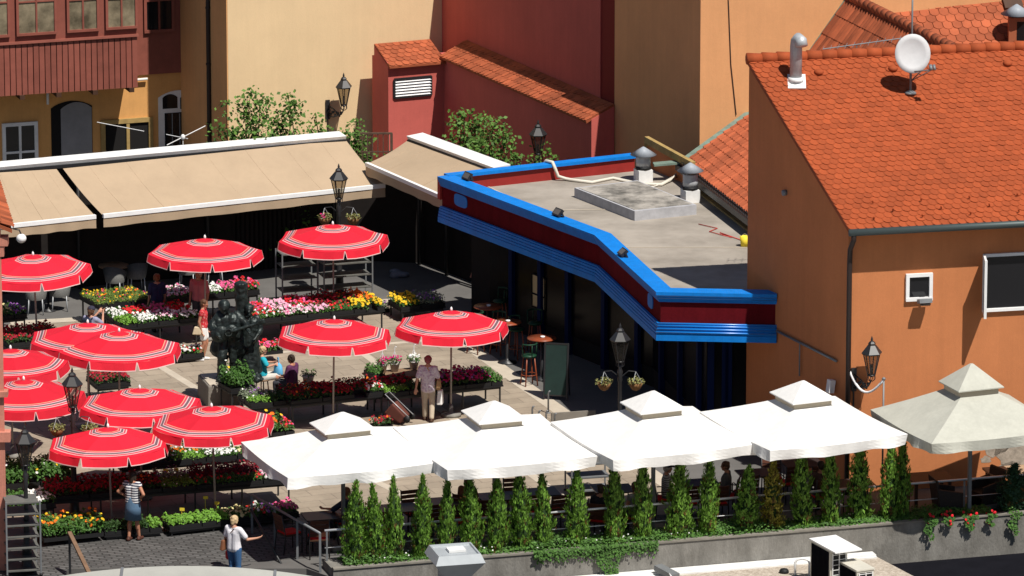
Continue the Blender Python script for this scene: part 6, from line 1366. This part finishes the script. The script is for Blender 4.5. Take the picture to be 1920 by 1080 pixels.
person('waiter in a white shirt in the dark beneath the left end of the blue cornice', P(903, 572), R(150), 1.7, hair='dark', skin=SKIN2, top=cloth('white_shirt', (.6, .6, .62)), sleeve=.5, bottom=MATS['dark_trousers'], shoes=M_black, vox=.013)
# ================================================================== bronze statue
sp = P(432, 758); srz = R(12)
pl_t = thing('plinth', 'rough stone plinth carrying the bronze musicians', 'plinth', sp, R(15))
m = MB(); m.hexa([V(-.62, -.28, 0), V(.62, -.28, 0), V(.62, .95, 0), V(-.62, .95, 0)], [V(-.6, -.26, .56), V(.6, -.26, .56), V(.6, .93, .56), V(-.6, .93, .56)]); o = m.build('block', M_plinth, pl_t); bv = o.modifiers.new('b', 'BEVEL'); bv.width = .03; bv.segments = 2
m = MB(); m.box((0, .33, .572), (1.12, 1.1, .02)); m.build('top_slab', M_band, pl_t)
sb_ = sp+V(.13, .34, .58)
st = thing('statue', 'dark bronze statue of a guitar player and a woman against a post', 'statue', sb_, R(180))
def figure(nm, off, s, J, skirtlen=None, coat=False, bulk=1.22):
    m = MB(); r = s*bulk; T = lambda v: V(*off)+V(*v)*s
    pel, ch, nk, hd = J['pel'], J['chest'], J['neck'], J['head']
    for q, k in ((-1, 'L'), (1, 'R')):
        sx_ = V(.07*q, 0, 0); m.cap(T(pel+sx_), T(ch+sx_*1.3), .13*r, .13*r); m.cap(T(ch+sx_*1.3), T(J['sh'+k]), .13*r, .085*r)
        m.cap(T(J['sh'+k]), T(J['el'+k]), .08*r, .065*r); m.cap(T(J['el'+k]), T(J['wr'+k]), .065*r, .042*r)
        m.cap(T(J['hip'+k]), T(J['kn'+k]), .115*r, .085*r); m.cap(T(J['kn'+k]), T(J['an'+k]), .08*r, .06*r); m.cap(T(J['an'+k]+V(0, -.04, -.03)), T(J['an'+k]+V(.03*q, .18, -.04)), .06*r, .045*r)
        d = (J['wr'+k]-J['el'+k]).normalized(); sd = d.orthogonal().normalized(); w0 = J['wr'+k]; m.cap(T(w0), T(w0+d*.08), .04*r, .034*r)
        for f in (-1.5, -.5, .5, 1.5): m.cap(T(w0+d*.08+sd*.02*f), T(w0+d*.15+sd*.026*f), .014*r, .012*r, 8)
        m.cap(T(w0+d*.03+sd*.03), T(w0+d*.08+sd*.065), .016*r, .013*r, 8)
    m.cap(T(nk), T(hd), .06*r, .055*r); m.ell(T(hd+V(0, 0, .02)), (.088*r, .1*r, .115*r), 14, 10); m.ell(T(hd+V(0, -.03, .05)), (.11*r, .11*r, .1*r), 12, 8); m.cap(T(hd+V(0, .09, .01)), T(hd+V(0, .11, -.02)), .015*r, .02*r, 8); m.cap(T(hd+V(0, .04, -.06)), T(hd+V(0, .06, -.09)), .05*r, .04*r, 8)
    for q in (-1, 1): m.ell(T(hd+V(.09*q, 0, 0)), (.018*r, .03*r, .04*r), 8, 6)
    if skirtlen: m.lathe([(.15*r, 1.1*r), (.2*r, .85*r), (.25*r, .5*r), (.3*r, skirtlen*s), (.25*r, skirtlen*s-.02)], V(*off), 16)
    if coat:
        for q in (-1, 1): m.cap(T((.12*q, -.03, .98)), T((.22*q, -.06, .62)), .13*r, .15*r); m.cap(T((.2*q, .09, 1.25)), T((.17*q, .1, .95)), .06*r, .08*r)
    for k in range(26): a = rnd(0, 6.28); z = rnd(.3, 1.3); m.cap(T((.15*math.cos(a), .12*math.sin(a), z)), T((.17*math.cos(a)+rnd(-.05, .05), .13*math.sin(a), z-rnd(.1, .3))), .04*r, .03*r, 6)
    return m.build(nm, M_bronze, st, remesh=.016, chisel=.013)
J = joints('stand', dict(elR=(.35, .1, 1.14), wrR=(.2, .36, 1.02), elL=(-.36, .14, 1.2), wrL=(-.44, .36, 1.1), head=(.08, .08, 1.53), neck=(.03, .02, 1.42), knR=(.13, .16, .52), anR=(.17, .1, .085), knL=(-.1, .03, .47)))
figure('guitar_player', (.17, .1, 0), 1.18, J, coat=True, bulk=1.2)
J = joints('stand', dict(elR=(.2, .12, 1.2), wrR=(.1, .22, 1.36), elL=(-.26, .06, 1.1), wrL=(-.15, .2, .95)))
figure('woman_figure', (-.33, -.12, 0), 1.08, J, skirtlen=.12, bulk=.98)
m = MB(); M_ = Matrix.Rotation(R(-72), 3, 'Y'); c = V(.34, .43, 1.2)
m.ell(c, (.21, .085, .25), 18, 10, M_); m.ell(c+M_@V(0, 0, .26), (.165, .08, .19), 18, 10, M_); m.tube([c+M_@V(0, .06, .26), c+M_@V(0, .06, .95)], [.05, .04], 8); m.box(c+M_@V(0, .06, 1.03), (.12, .06, .2), M=M_); m.build('guitar', M_bronze, st, remesh=.016, chisel=.01)
m = MB(); n = 18
for k in range(n):
    p0, p1 = [c+M_@V(.085*math.cos(6.283*q/n), .086, .2+.085*math.sin(6.283*q/n)) for q in (k, k+1)]; m.tube([p0, p1], .018, 6)
m.build('sound_hole', M_bronze, st)
m = MB(); m.tube([(-.2, -.22, 0), (-.17, -.24, .9), (-.15, -.26, 1.7), (-.13, -.27, 2.3)], [.19, .16, .16, .17], 10); m.ell((-.13, -.27, 2.3), (.17, .17, .05), 10, 6); m.build('tree_post', M_bronze, st, remesh=.02, chisel=.02)
m = MB(); m.ell((-.05, .02, .0), (.55, .42, .09), 18, 8)
for k in range(9): m.ell((rnd(-.55, .4), rnd(-.25, .35), rnd(.02, .09)), (rnd(.08, .2), rnd(.08, .16), rnd(.06, .14)), 10, 8)
m.build('rock_base', M_bronze, st, remesh=.02, chisel=.04)
# ================================================================== café bar tables and stools
def bartable(px, py, label):
    p = P(px, py, 1.06); p.z = 0; t = thing('bar_table', label, 'bar table', p, 0, 'high round tables outside the cafe')
    m = MB(); m.lathe([(.3, 1.02), (.36, 1.035), (.36, 1.06), (.001, 1.06)], n=22); m.build('top', M_rwood, t)
    m = MB(); m.lathe([(.24, 0), (.24, .03), (.05, .08), (.035, .15), (.035, 1.02)], n=12); m.build('pedestal', M_iron, t)
    q = thing('ashtray', label.replace('high round red-brown table', 'white ashtray on the table'), 'ashtray', p+V(.02, 0, 1.062), 0, 'white ashtrays on the bar tables')
    m = MB(); m.lathe([(.05, 0), (.06, .035), (.05, .035), (.04, .01)], n=12); m.build('dish', M_white, q); m = MB(); m.box((0, 0, .03), (.09, .06, .015), .4); m.build('napkin', M_tagw, q)
bartable(915, 574, 'high round red-brown table farthest from the chalkboard'); bartable(951, 603, 'high round red-brown table just behind the red parasol edge'); bartable(1016, 633, 'high round red-brown table nearest the chalkboard')
stool0 = None
def barstool(px, py, rz, label):
    global stool0
    p = P(px, py)
    if stool0 is None:
        t = thing('bar_stool', label, 'bar stool', p, rz, 'wooden bar stools outside the cafe'); stool0 = t
        m = MB(); m.lathe([(.16, .72), (.185, .74), (.185, .77), (.001, .785)], n=16); m.build('seat', M_gcush, t)
        for k in range(4):
            a = .785+1.571*k; m = MB(); c_, s_ = math.cos(a), math.sin(a); m.tube([(.14*c_, .14*s_, .73), (.19*c_, .19*s_, .3), (.23*c_, .23*s_, 0)], .017, 6); m.build('leg', M_rwood, t)
        m = MB(); pts = [(.19*math.cos(6.283*k/16), .19*math.sin(6.283*k/16), .28) for k in range(17)]; m.tube(pts, .012, 5); m.build('foot_ring', M_rwood, t)
        m = MB(); pts = [(.19*math.cos(a), .19*math.sin(a), 1.06) for a in [math.pi*(1.05+.9*k/10) for k in range(11)]]; m.tube(pts, .02, 6); m.tube([(-.18, -.02, .74), pts[0]], .014, 6); m.tube([(.18, -.02, .74), pts[-1]], .014, 6); m.tube([(0, -.18, .74), (0, -.19, 1.06)], .014, 6)
        m.build('backrest', M_gcush, t)
    else: dup(stool0, p, rz, label)
for a in ((892, 662, 1, 'wooden bar stool at the table farthest from the chalkboard, on its near side'), (935, 664, 2.6, 'wooden bar stool half hidden behind the red parasol, nearest the paving edge'), (968, 672, -2.2, 'wooden bar stool right of the red parasol\'s edge'), (992, 722, .4, 'wooden bar stool with green seat left of the chalkboard'), (1003, 660, 3.4, 'wooden bar stool behind the table nearest the chalkboard'), (938, 618, 2.0, 'wooden bar stool in the shade between the two farther round tables')): barstool(*a)
p = P(1043, 748); t = thing('chalkboard', 'tall dark green chalkboard standing in front of the cafe', 'chalkboard', p, R(-12))
m = MB(); m.hexa([V(-.27, -.12, .12), V(.27, -.12, .12), V(.27, -.09, .12), V(-.27, -.09, .12)], [V(-.27, .06, 1.35), V(.27, .06, 1.35), V(.27, .09, 1.35), V(-.27, .09, 1.35)]); m.build('board', mat('chalk_green', (.012, .03, .026), .8, .15, 4), t)
m = MB()
for s in (-1, 1): m.bar((.285*s, -.14, 0), (.285*s, .07, 1.4), .04)
m.bar((-.285, .075, 1.37), (.285, .075, 1.37), .04); m.bar((-.285, -.12, .12), (.285, -.12, .12), .03); m.build('frame', M_iron, t)
for s in (-1, 1): m = MB(); m.bar((.25*s, .4, 0), (.25*s, .1, 1.3), .03); m.build('rear_leg', M_iron, t)
# rattan chairs and tables under the awning
rch = None
def rattan(px, py, rz, label):
    global rch
    p = P(px, py)
    if rch is None:
        t = thing('armchair', label, 'armchair', p, rz, 'grey rattan armchairs under the awnings'); rch = t
        m = MB(); m.lathe([(.2, .42), (.24, .44), (.24, .47), (.001, .47)], n=16); m.build('seat', M_rattan, t)
        m = MB(); n = 16; lo = []; hi = []
        for k in range(n+1): a = math.pi*(.95+1.1*k/n); c_, s_ = math.cos(a), math.sin(a); h = .66+.2*math.sin(math.pi*k/n); lo.append(V(.25*c_, .25*s_, .4)); hi.append(V(.31*c_, .31*s_, h))
        vs = lo+hi+[q*.96+V(0, 0, .02) for q in lo]+[q*.97 for q in hi]; f = []
        for k in range(n): f += [[k, k+1, n+2+k, n+1+k], [2*(n+1)+k+1, 2*(n+1)+k, 3*(n+1)+k, 3*(n+1)+k+1], [n+1+k, n+2+k, 3*(n+1)+k+1, 3*(n+1)+k]]
        m.add(vs, f, True); m.build('backrest', M_rattan, t)
        for x, y in ((-.17, -.17), (.17, -.17), (.17, .17), (-.17, .17)): m = MB(); m.tube([(x, y, .42), (x*1.15, y*1.15, 0)], .014, 6); m.build('leg', M_steel, t)
    else: dup(rch, p, rz, label)
for a in ((216, 556, -.2, 'grey rattan armchair behind the pansy table, left of two'), (256, 548, .3, 'grey rattan armchair behind the pansy table, in deeper shade'), (68, 588, 0, 'grey rattan armchair behind the parasol by the pink house, left of two'), (112, 582, .1, 'grey rattan armchair half lit behind the parasol by the pink house'), (352, 540, -.1, 'grey rattan armchair left of the middle parasol pole under the awning'), (402, 534, .2, 'grey rattan armchair right of the middle parasol pole under the awning')): rattan(*a)
def roundtable(px, py, label, mt=M_plank):
    p = P(px, py, .74); p.z = 0; t = thing('round_table', label, 'table', p, 0, 'round tables under the awnings'); m = MB(); m.lathe([(.4, .71), (.4, .74), (.001, .74)], n=22); m.build('top', mt, t); m = MB(); m.lathe([(.22, 0), (.22, .03), (.03, .06), (.03, .71)], n=10); m.build('pedestal', M_iron, t)
roundtable(213, 497, 'round brown table in the shade behind the pansy table'); roundtable(90, 530, 'round brown table in the shade behind the parasol at the pink house'); roundtable(375, 482, 'round brown table in the shade behind the middle parasol')
# ================================================================== terrace tables and chairs
TT = []
def ctable(px, py, label, w_=.9, d_=.7, rz=R(14)):
    p = P(px, py, .74); p.z = 0; t = thing('cafe_table', label, 'table', p, rz, 'dark tables on the hedged terrace')
    m = MB(); m.box((0, 0, .725), (w_, d_, .03)); m.build('top', M_tabd, t)
    for s in (-1, 1): m = MB(); m.tube([(s*.3, -.25, 0), (s*.28, -.15, .35), (s*.3, -.2, .7), (s*.3, .2, .7), (s*.28, .15, .35), (s*.3, .25, 0)], .016, 6); m.build('leg', M_iron, t)
    return p
cch = None
def cchair(p, rz, label):
    global cch
    if cch is None:
        t = thing('cafe_chair', label, 'chair', p, rz, 'dark cafe chairs with red cushions'); cch = t
        m = MB(); m.box((0, 0, .43), (.44, .44, .03)); m.build('seat', M_dwood, t); m = MB(); m.box((0, 0, .465), (.4, .4, .04)); o = m.build('cushion', M_rcush, t); bv = o.modifiers.new('b', 'BEVEL'); bv.width = .015; bv.segments = 2
        m = MB(); M_ = Matrix.Rotation(R(12), 3, 'X')
        for k in range(4): m.box((0, -.23-.02*k, .56+.1*k), (.42, .02, .085), M=M_)
        m.build('backrest', mat('rust_slats', (.09, .03, .016), .6, .2, 6), t)
        for s in (-1, 1):
            m = MB(); m.tube([(.22*s, .2, 0), (.23*s, .2, .64), (.24*s, .1, .67), (.24*s, -.22, .65)], .014, 6); m.build('arm', M_iron, t)
            m = MB(); m.tube([(.22*s, -.26, 0), (.22*s, -.21, .43), (.22*s, -.3, .92)], .015, 6); m.build('leg', M_iron, t)
    else: dup(cch, p, rz, label)
TL = [(606, 966, 'dark table at the top of the steps with the seated man\'s arm on it'), (745, 952, 'dark table behind the left conifers'), (828, 940, 'dark table left of the person with brown hair'), (935, 930, 'dark table behind the second white parasol\'s pole'), (1010, 922, 'dark table left of the ivy curtain'), (1150, 916, 'dark table between the person in black and the grey vest'), (1310, 905, 'dark table right of the man in the dark cap'), (1420, 886, 'dark blue-black table behind the low dense conifer'), (1505, 868, 'dark table behind the yellowish conifer'), (1600, 905, 'dark table low behind the widest conifer')]
ti = [ctable(*a) for a in TL]
cl_ = [('chair at the top of the steps, left of the end table', 'dark chair beside the railing below the end table'), ('left chair at the table behind the left conifers', 'right chair at the table behind the left conifers'), ('near chair at the table left of the brown haired person', 'far chair at the table left of the brown haired person'), ('left chair at the table by the second parasol pole', 'right chair at the table by the second parasol pole'), ('left chair at the table left of the ivy curtain', 'near chair at the table left of the ivy curtain'), ('near chair at the table right of the person in black', None), ('near chair right of the man in the dark cap', 'second near chair right of the man in the dark cap'), ('chair left of the low dense conifer\'s table', 'chair right of the low dense conifer\'s table'), ('chair with rusty back behind the yellowish conifer', 'far chair behind the yellowish conifer'), (None, None)]
for k, (p, (la, lb)) in enumerate(zip(ti, cl_)):
    if k == 0: cchair(p+V(-.75, -.35, 0), R(-60), la); cchair(p+V(-.1, -.75, 0), R(10), lb); continue
    if la: cchair(p+V(-.3, -.62, 0), R(14+rnd(-15, 15)), la)
    if lb: cchair(p+V(.38, (-.62 if k % 2 == 0 else .62), 0), R((14 if k % 2 == 0 else 194)+rnd(-12, 12)), lb)
for p, rz, lb in SEATS: cchair(p, R(rz), lb)
def wicker(px, py, rz, label):
    p = P(px, py); t = thing('wicker_chair', label, 'chair', p, rz, 'dark wicker chairs by the orange wall')
    mw = mat('dark_wicker', (.025, .018, .016), .7, .3, 30, .4, 90)
    m = MB(); m.box((0, 0, .4), (.52, .5, .1)); m.build('seat', mw, t)
    m = MB(); m.hexa([V(-.26, -.27, 0), V(.26, -.27, 0), V(.26, -.21, 0), V(-.26, -.21, 0)], [V(-.3, -.4, .95), V(.3, -.4, .95), V(.3, -.35, .93), V(-.3, -.35, .93)]); m.build('backrest', mw, t)
    for s in (-1, 1): m = MB(); m.hexa([V(.27*s-.03, -.24, 0), V(.27*s+.03, -.24, 0), V(.27*s+.03, .24, 0), V(.27*s-.03, .24, 0)], [V(.29*s-.03, -.37, .74), V(.29*s+.03, -.37, .74), V(.29*s+.03, .24, .62), V(.29*s-.03, .24, .62)]); m.build('armrest', mw, t)
wicker(1778, 968, R(-75), 'dark wicker chair left of the cream parasol pole'); wicker(1845, 955, R(120), 'dark wicker chair right of the cream parasol pole'); wicker(1902, 948, R(60), 'dark wicker chair at the right edge, partly behind the bluish conifer')
def woodtable(px, py, label, mt):
    p = P(px, py, .74); p.z = 0; t = thing('wooden_table', label, 'table', p, R(14), 'wooden tables by the orange wall')
    m = MB(); m.box((0, 0, .72), (1.0, .75, .05)); m.build('top', mt, t)
    for x in (-.4, .4):
        for y in (-.3, .3): m = MB(); m.box((x, y, .35), (.07, .07, .69)); m.build('leg', M_dwood, t)
woodtable(1742, 893, 'dark wooden table left of the cream parasol pole', M_dwood); woodtable(1890, 882, 'pale wooden table at the right edge against the orange wall', mat('pale_wood', (.36, .25, .16), .7, .15, 5))
# ================================================================== railings
rl0 = W0-wn*PW*.78
t = thing('terrace_railing', 'bright metal handrail running behind the conifers along the terrace edge', 'railing', rl0)
m = MB(); m.tube([rl0+wd*.0+V(0, 0, .9), rl0+wd*17+V(0, 0, .9)], .028, 8); m.build('handrail', M_chrome, t, True)
m = MB(); m.tube([rl0+V(0, 0, .5), rl0+wd*17+V(0, 0, .5)], .012, 6); m.build('lower_rail', M_chrome, t, True)
for k in range(12): m = MB(); q = rl0+wd*(.05+k*1.5); m.bar(q, q+V(0, 0, .9), .04); m.build('post', M_grey, t, True)
a, b = P(600, 1000, .9), P(472, 928, .9)
t = thing('stair_railing', 'dark metal railing with sloping handrail at the right of the steps', 'railing', V(a.x, a.y, 0))
m = MB(); m.tube([a, b], .03, 8); m.build('handrail', M_grey, t, True)
for s in (0, .33, .66, 1): m = MB(); q = a.lerp(b, s); m.bar(V(q.x, q.y, -.2), q, .05); m.build('post', M_grey, t, True)
m = MB(); c, d = P(470, 955, .85), P(533, 1068, -.1); m.tube([c, d], .03, 8); m.build('sloping_rail', M_iron, t, True)
m = MB(); 
a_, b_2 = P(560, 1000, 0), P(470, 1010, 0)
a, b = P(130, 998, .95), P(172, 1085, .3)
t = thing('stair_railing', 'rusty brown sloping handrail at the left of the steps', 'railing', V(a.x, a.y, 0))
m = MB(); m.bar(a, b, .09, .05); m.build('handrail', mat('rust_rail', (.17, .1, .06), .7, .2, 8), t, True)
m = MB(); m.bar(V(a.x, a.y, 0), a, .05); m.build('post', M_iron, t, True); m = MB(); m.bar(V(b.x, b.y, -1), b, .05); m.build('post', M_iron, t, True)
for k, (px, py, h_) in enumerate(((998, 800, .45), (1010, 806, .42), (1024, 812, .5), (1040, 806, .35), (1028, 775, .5))):
    p = P(px, py); t = thing('metal_stake', ['short metal stake by the white parasol, leftmost of five', 'second short metal stake from the paving side', 'tallest metal stake of the near row by the white parasol', 'shortest metal stake beside the grey board', 'metal stake standing apart, farther from the white parasol'][k], 'stake', p, 0, 'metal stakes at the terrace entrance')
    m = MB(); m.tube([(0, 0, 0), (0, 0, h_), (.02, -.01, h_+.05), (.05, -.01, h_+.06)], .022, 6); m.build('rod', M_grey, t); m = MB(); m.lathe([(.06, .003), (.06, .02), (.03, .03)], n=10); m.build('foot', M_grey, t)
p = P(1075, 800); t = thing('low_board', 'low grey wooden board lying between the paving and the third white parasol', 'board', p, R(14)); m = MB(); m.box((0, 0, .2), (1.1, .05, .35)); m.build('panel', M_plinth, t); m = MB(); m.box((0, .06, .06), (.9, .1, .12)); m.build('foot', M_grey, t)
p = P(748, 520); t = thing('plastic_bag', 'crumpled pale plastic bag lying on the dark terrace beside the racks', 'bag', p); m = MB()
for k in range(8): m.ell((rnd(-.22, .22), rnd(-.1, .1), rnd(.05, .16)), (rnd(.08, .16), rnd(.06, .1), rnd(.06, .12)), 8, 6)
m.build('bag', mat('pale_plastic', (.16, .17, .21), .5), t, remesh=.03)
p = P(40, 447, 2.3); t = thing('globe_lamp', 'white globe lamp under the roof corner of the pink house', 'lamp', p); m = MB(); m.ell((0, 0, 0), (.13, .13, .12), 14, 10); m.build('globe', M_white, t); m = MB(); m.tube([(-.2, .0, .25), (-.05, 0, .22), (0, 0, .1)], .02, 6); m.build('arm', M_iron, t)
# ================================================================== roofs below the retaining wall
zr = -.46
t = thing('lower_building', 'gravel covered flat roof below the retaining wall with a white edge', 'building', P(1300, 1075, zr))
f0, f1 = sx(1042), sx(1634)
a, b = W0+wd*f0+wn*.02, W0+wd*f1+wn*.02
m = MB(); m.prism([a, b, b+wn*12+wd*2, a+wn*12-wd*1], -3.9, zr); m.build('gravel_roof', M_gravel, t, True)
m = MB(); m.prism([a, b, b+wn*.28, a+wn*.28], zr, zr+.07); m.prism([a+wn*.28, b+wn*.28, b+wn*.34, a+wn*.34], zr, zr+.035); m.build('white_edge', M_dirtyw, t, True)
t = thing('shade_sheet', 'corrugated sheet painted near black as shade below the right end of the retaining wall', 'roof', b+wd*.3+V(0, 0, -1))  # shaded face below the wall, painted as a near-black sheet
c = W0+wd*26+wn*.02; n = 150; m = MB(); p0 = b+wd*.35
vs = []
for k in range(n+1): q = p0.lerp(p0+wn*8, k/n); z = -.74+(.03 if k % 2 else 0); vs += [q+V(0, 0, z), q+wd*14+V(0, 0, z)]
m.add(vs, [[2*k, 2*k+1, 2*k+3, 2*k+2] for k in range(n)]); m.build('sheet', M_corr, t, True); m = MB(); m.prism([p0+wn*.05, p0+wd*14+wn*.05, p0+wd*14+wn*8, p0+wn*8], -3.9, -.78); m.build('base', M_corr, t, True)
def onz(px, py, z): return P(px, py, z)
# air conditioning units
def ac(px, py, w_, d_, h_, label, rz, hood=False, z=zr):
    p = P(px, py, z); t = thing('air_conditioner', label, 'air conditioner', p, rz, 'air conditioning units on the gravel roof')
    m = MB(); m.box((0, d_/2, h_/2+.06), (w_, d_, h_)); m.box((-w_*.3, d_/2, .03), (.1, d_, .06)); m.box((w_*.3, d_/2, .03), (.1, d_, .06)); m.build('casing', mat('cream_casing', (.55, .53, .46), .5, .05, 3), t)
    m = MB(); m.box((0, -.006, h_/2+.06), (w_*.78, .012, h_*.84)); f = m.build('grille', M_black, t)
    m = MB()
    for k in range(7): z_ = .06+h_*.12+h_*.76*k/6; m.bar((-w_*.39, -.02, z_), (w_*.39, -.02, z_), .012)
    for k in range(3): x = -w_*.39+w_*.39*k; m.bar((x, -.022, .06+h_*.08), (x, -.022, .06+h_*.92), .02)
    m.build('guard', M_dirtyw, f)
    m = MB(); m.box((-w_/2-.006, d_/2, h_/2+.06), (.012, d_*.86, h_*.88)); 
    for k in range(14): m.box((-w_/2-.016, d_*.1+d_*.8*k/13, h_/2+.06), (.02, .012, h_*.86))
    m.build('fins', M_corr, t)
    m = MB(); m.box((.0+(.1 if hood else 0), d_/2-(.12 if hood else 0), h_+.075), (w_+(.25 if hood else .04), d_+(.3 if hood else .04), .03)); m.build('lid', M_white if hood else MATS['cream_casing'], t)
ac(1572, 1110, .42, .95, .92, 'tall cream air conditioner with a white sheet hood on the gravel roof', R(25), True); ac(1622, 1125, .42, .85, .62, 'shorter cream air conditioner right of the hooded one', R(25))
p = P(1504, 1080, zr); t = thing('pipe_loop', 'white pipe loop standing on the gravel roof beside the air conditioner', 'pipe', p); m = MB(); m.tube([(-.16, 0, -.05), (-.16, 0, .3), (-.12, 0, .38), (0, 0, .41), (.12, .0, .38), (.16, 0, .3), (.16, 0, -.05)], .028, 8); m.build('pipe', M_white, t); m = MB(); m.lathe([(.06, 0), (.06, .03)], (-.16, 0, 0), 10); m.build('flange', M_grey, t)
p = P(1470, 1074, zr); t = thing('roof_drain', 'small round black drain cover on the gravel roof', 'drain', p); m = MB(); m.lathe([(.11, 0), (.11, .05), (.08, .09), (.001, .11)], n=16); m.build('dome', M_black, t)
p = P(1250, 1085, zr); t = thing('roof_floodlight', 'grey box floodlight with a cable on the gravel roof', 'floodlight', p, R(-50)); m = MB(); m.box((0, 0, .16), (.62, .22, .12), M=Matrix.Rotation(R(8), 3, 'Y')); m.build('housing', M_grey, t); m = MB(); m.box((-.315, 0, .2), (.012, .18, .09)); m.build('lens', M_black, t); m = MB(); m.bar((0, 0, 0), (0, 0, .12), .06); m.build('stand', M_iron, t); m = MB(); m.tube([(.2, -.1, .18), (.4, -.2, .16), (.55, -.2, .03), (.75, -.05, .02)], .02, 6); m.build('cable', M_white, t)
# roof cowl
zc_ = PY(853, 1030, W0.y-2.5).z
p = PY(853, 1030, W0.y-2.5); p.z = -3.9; H_ = zc_+3.9
t = thing('roof_cowl', 'pale square sheet metal ventilation cowl in front of the retaining wall', 'ventilation cowl', p, R(14))
m = MB()
def ring(w_, z): return [V(-w_/2, -w_/2, z), V(w_/2, -w_/2, z), V(w_/2, w_/2, z), V(-w_/2, w_/2, z)]
prof = [(.62, H_-2.2), (.62, H_-.52), (1.1, H_-.19), (.93, H_-.0), (.86, H_-.0), (.84, H_-.04)]
vs = sum([ring(*q) for q in prof], []); fs = []
for i in range(len(prof)-1):
    for j in range(4): l = (j+1) % 4; fs.append([i*4+j, i*4+l, (i+1)*4+l, (i+1)*4+j])
fs.append([20, 21, 22, 23]); m.add(vs, fs); m.build('cowl', mat('pale_zinc', (.4, .43, .45), .45, .08, 3, metal=.2), t)
m = MB(); m.box((.03, .02, H_-.01), (.38, .3, .05)); m.build('top_plate', M_dirtyw, t); m = MB()
for x in (-.3, .3):
    for y in (-.3, .3): m.bar((x, y, 0), (x, y, H_-2.15), .06)
m.build('frame', M_iron, t)
# pale curved roof at the bottom left
yc = -29.5; zt_ = PY(330, 1061, yc).z
xl, xr = PY(100, 1085, yc).x, PY(640, 1085, yc).x
t = thing('curved_roof', 'pale shallow curved metal roof in the foreground at the bottom left', 'roof', V((xl+xr)/2, yc, -3.9))
m = MB(); n = 24; vs = []
for i in range(n+1):
    s = i/n; x = xl-.4+(xr-xl+.8)*s; z = zt_-1.0*(2*s-.93)**2*.38-.0
    vs += [V(x, yc, z), V(x, yc-6, z-.7), V(x, yc, -3.9), V(x, yc-6, -3.9)]
fs = []
for i in range(n): a = 4*i; b = a+4; fs += [[a+1, b+1, b, a], [a, b, b+2, a+2], [a+1, a+3, b+3, b+1]]
m.add(vs, fs); m.build('shell', M_roofgrey, t, True)
m = MB(); 
for s in (.27, .74): x = xl-.4+(xr-xl+.8)*s; z = zt_-1.0*(2*s-.93)**2*.38; m.bar(V(x, yc+.01, z+.01), V(x, yc-6, z-.69), .06, .03)
m.build('seam', M_grey, t, True)
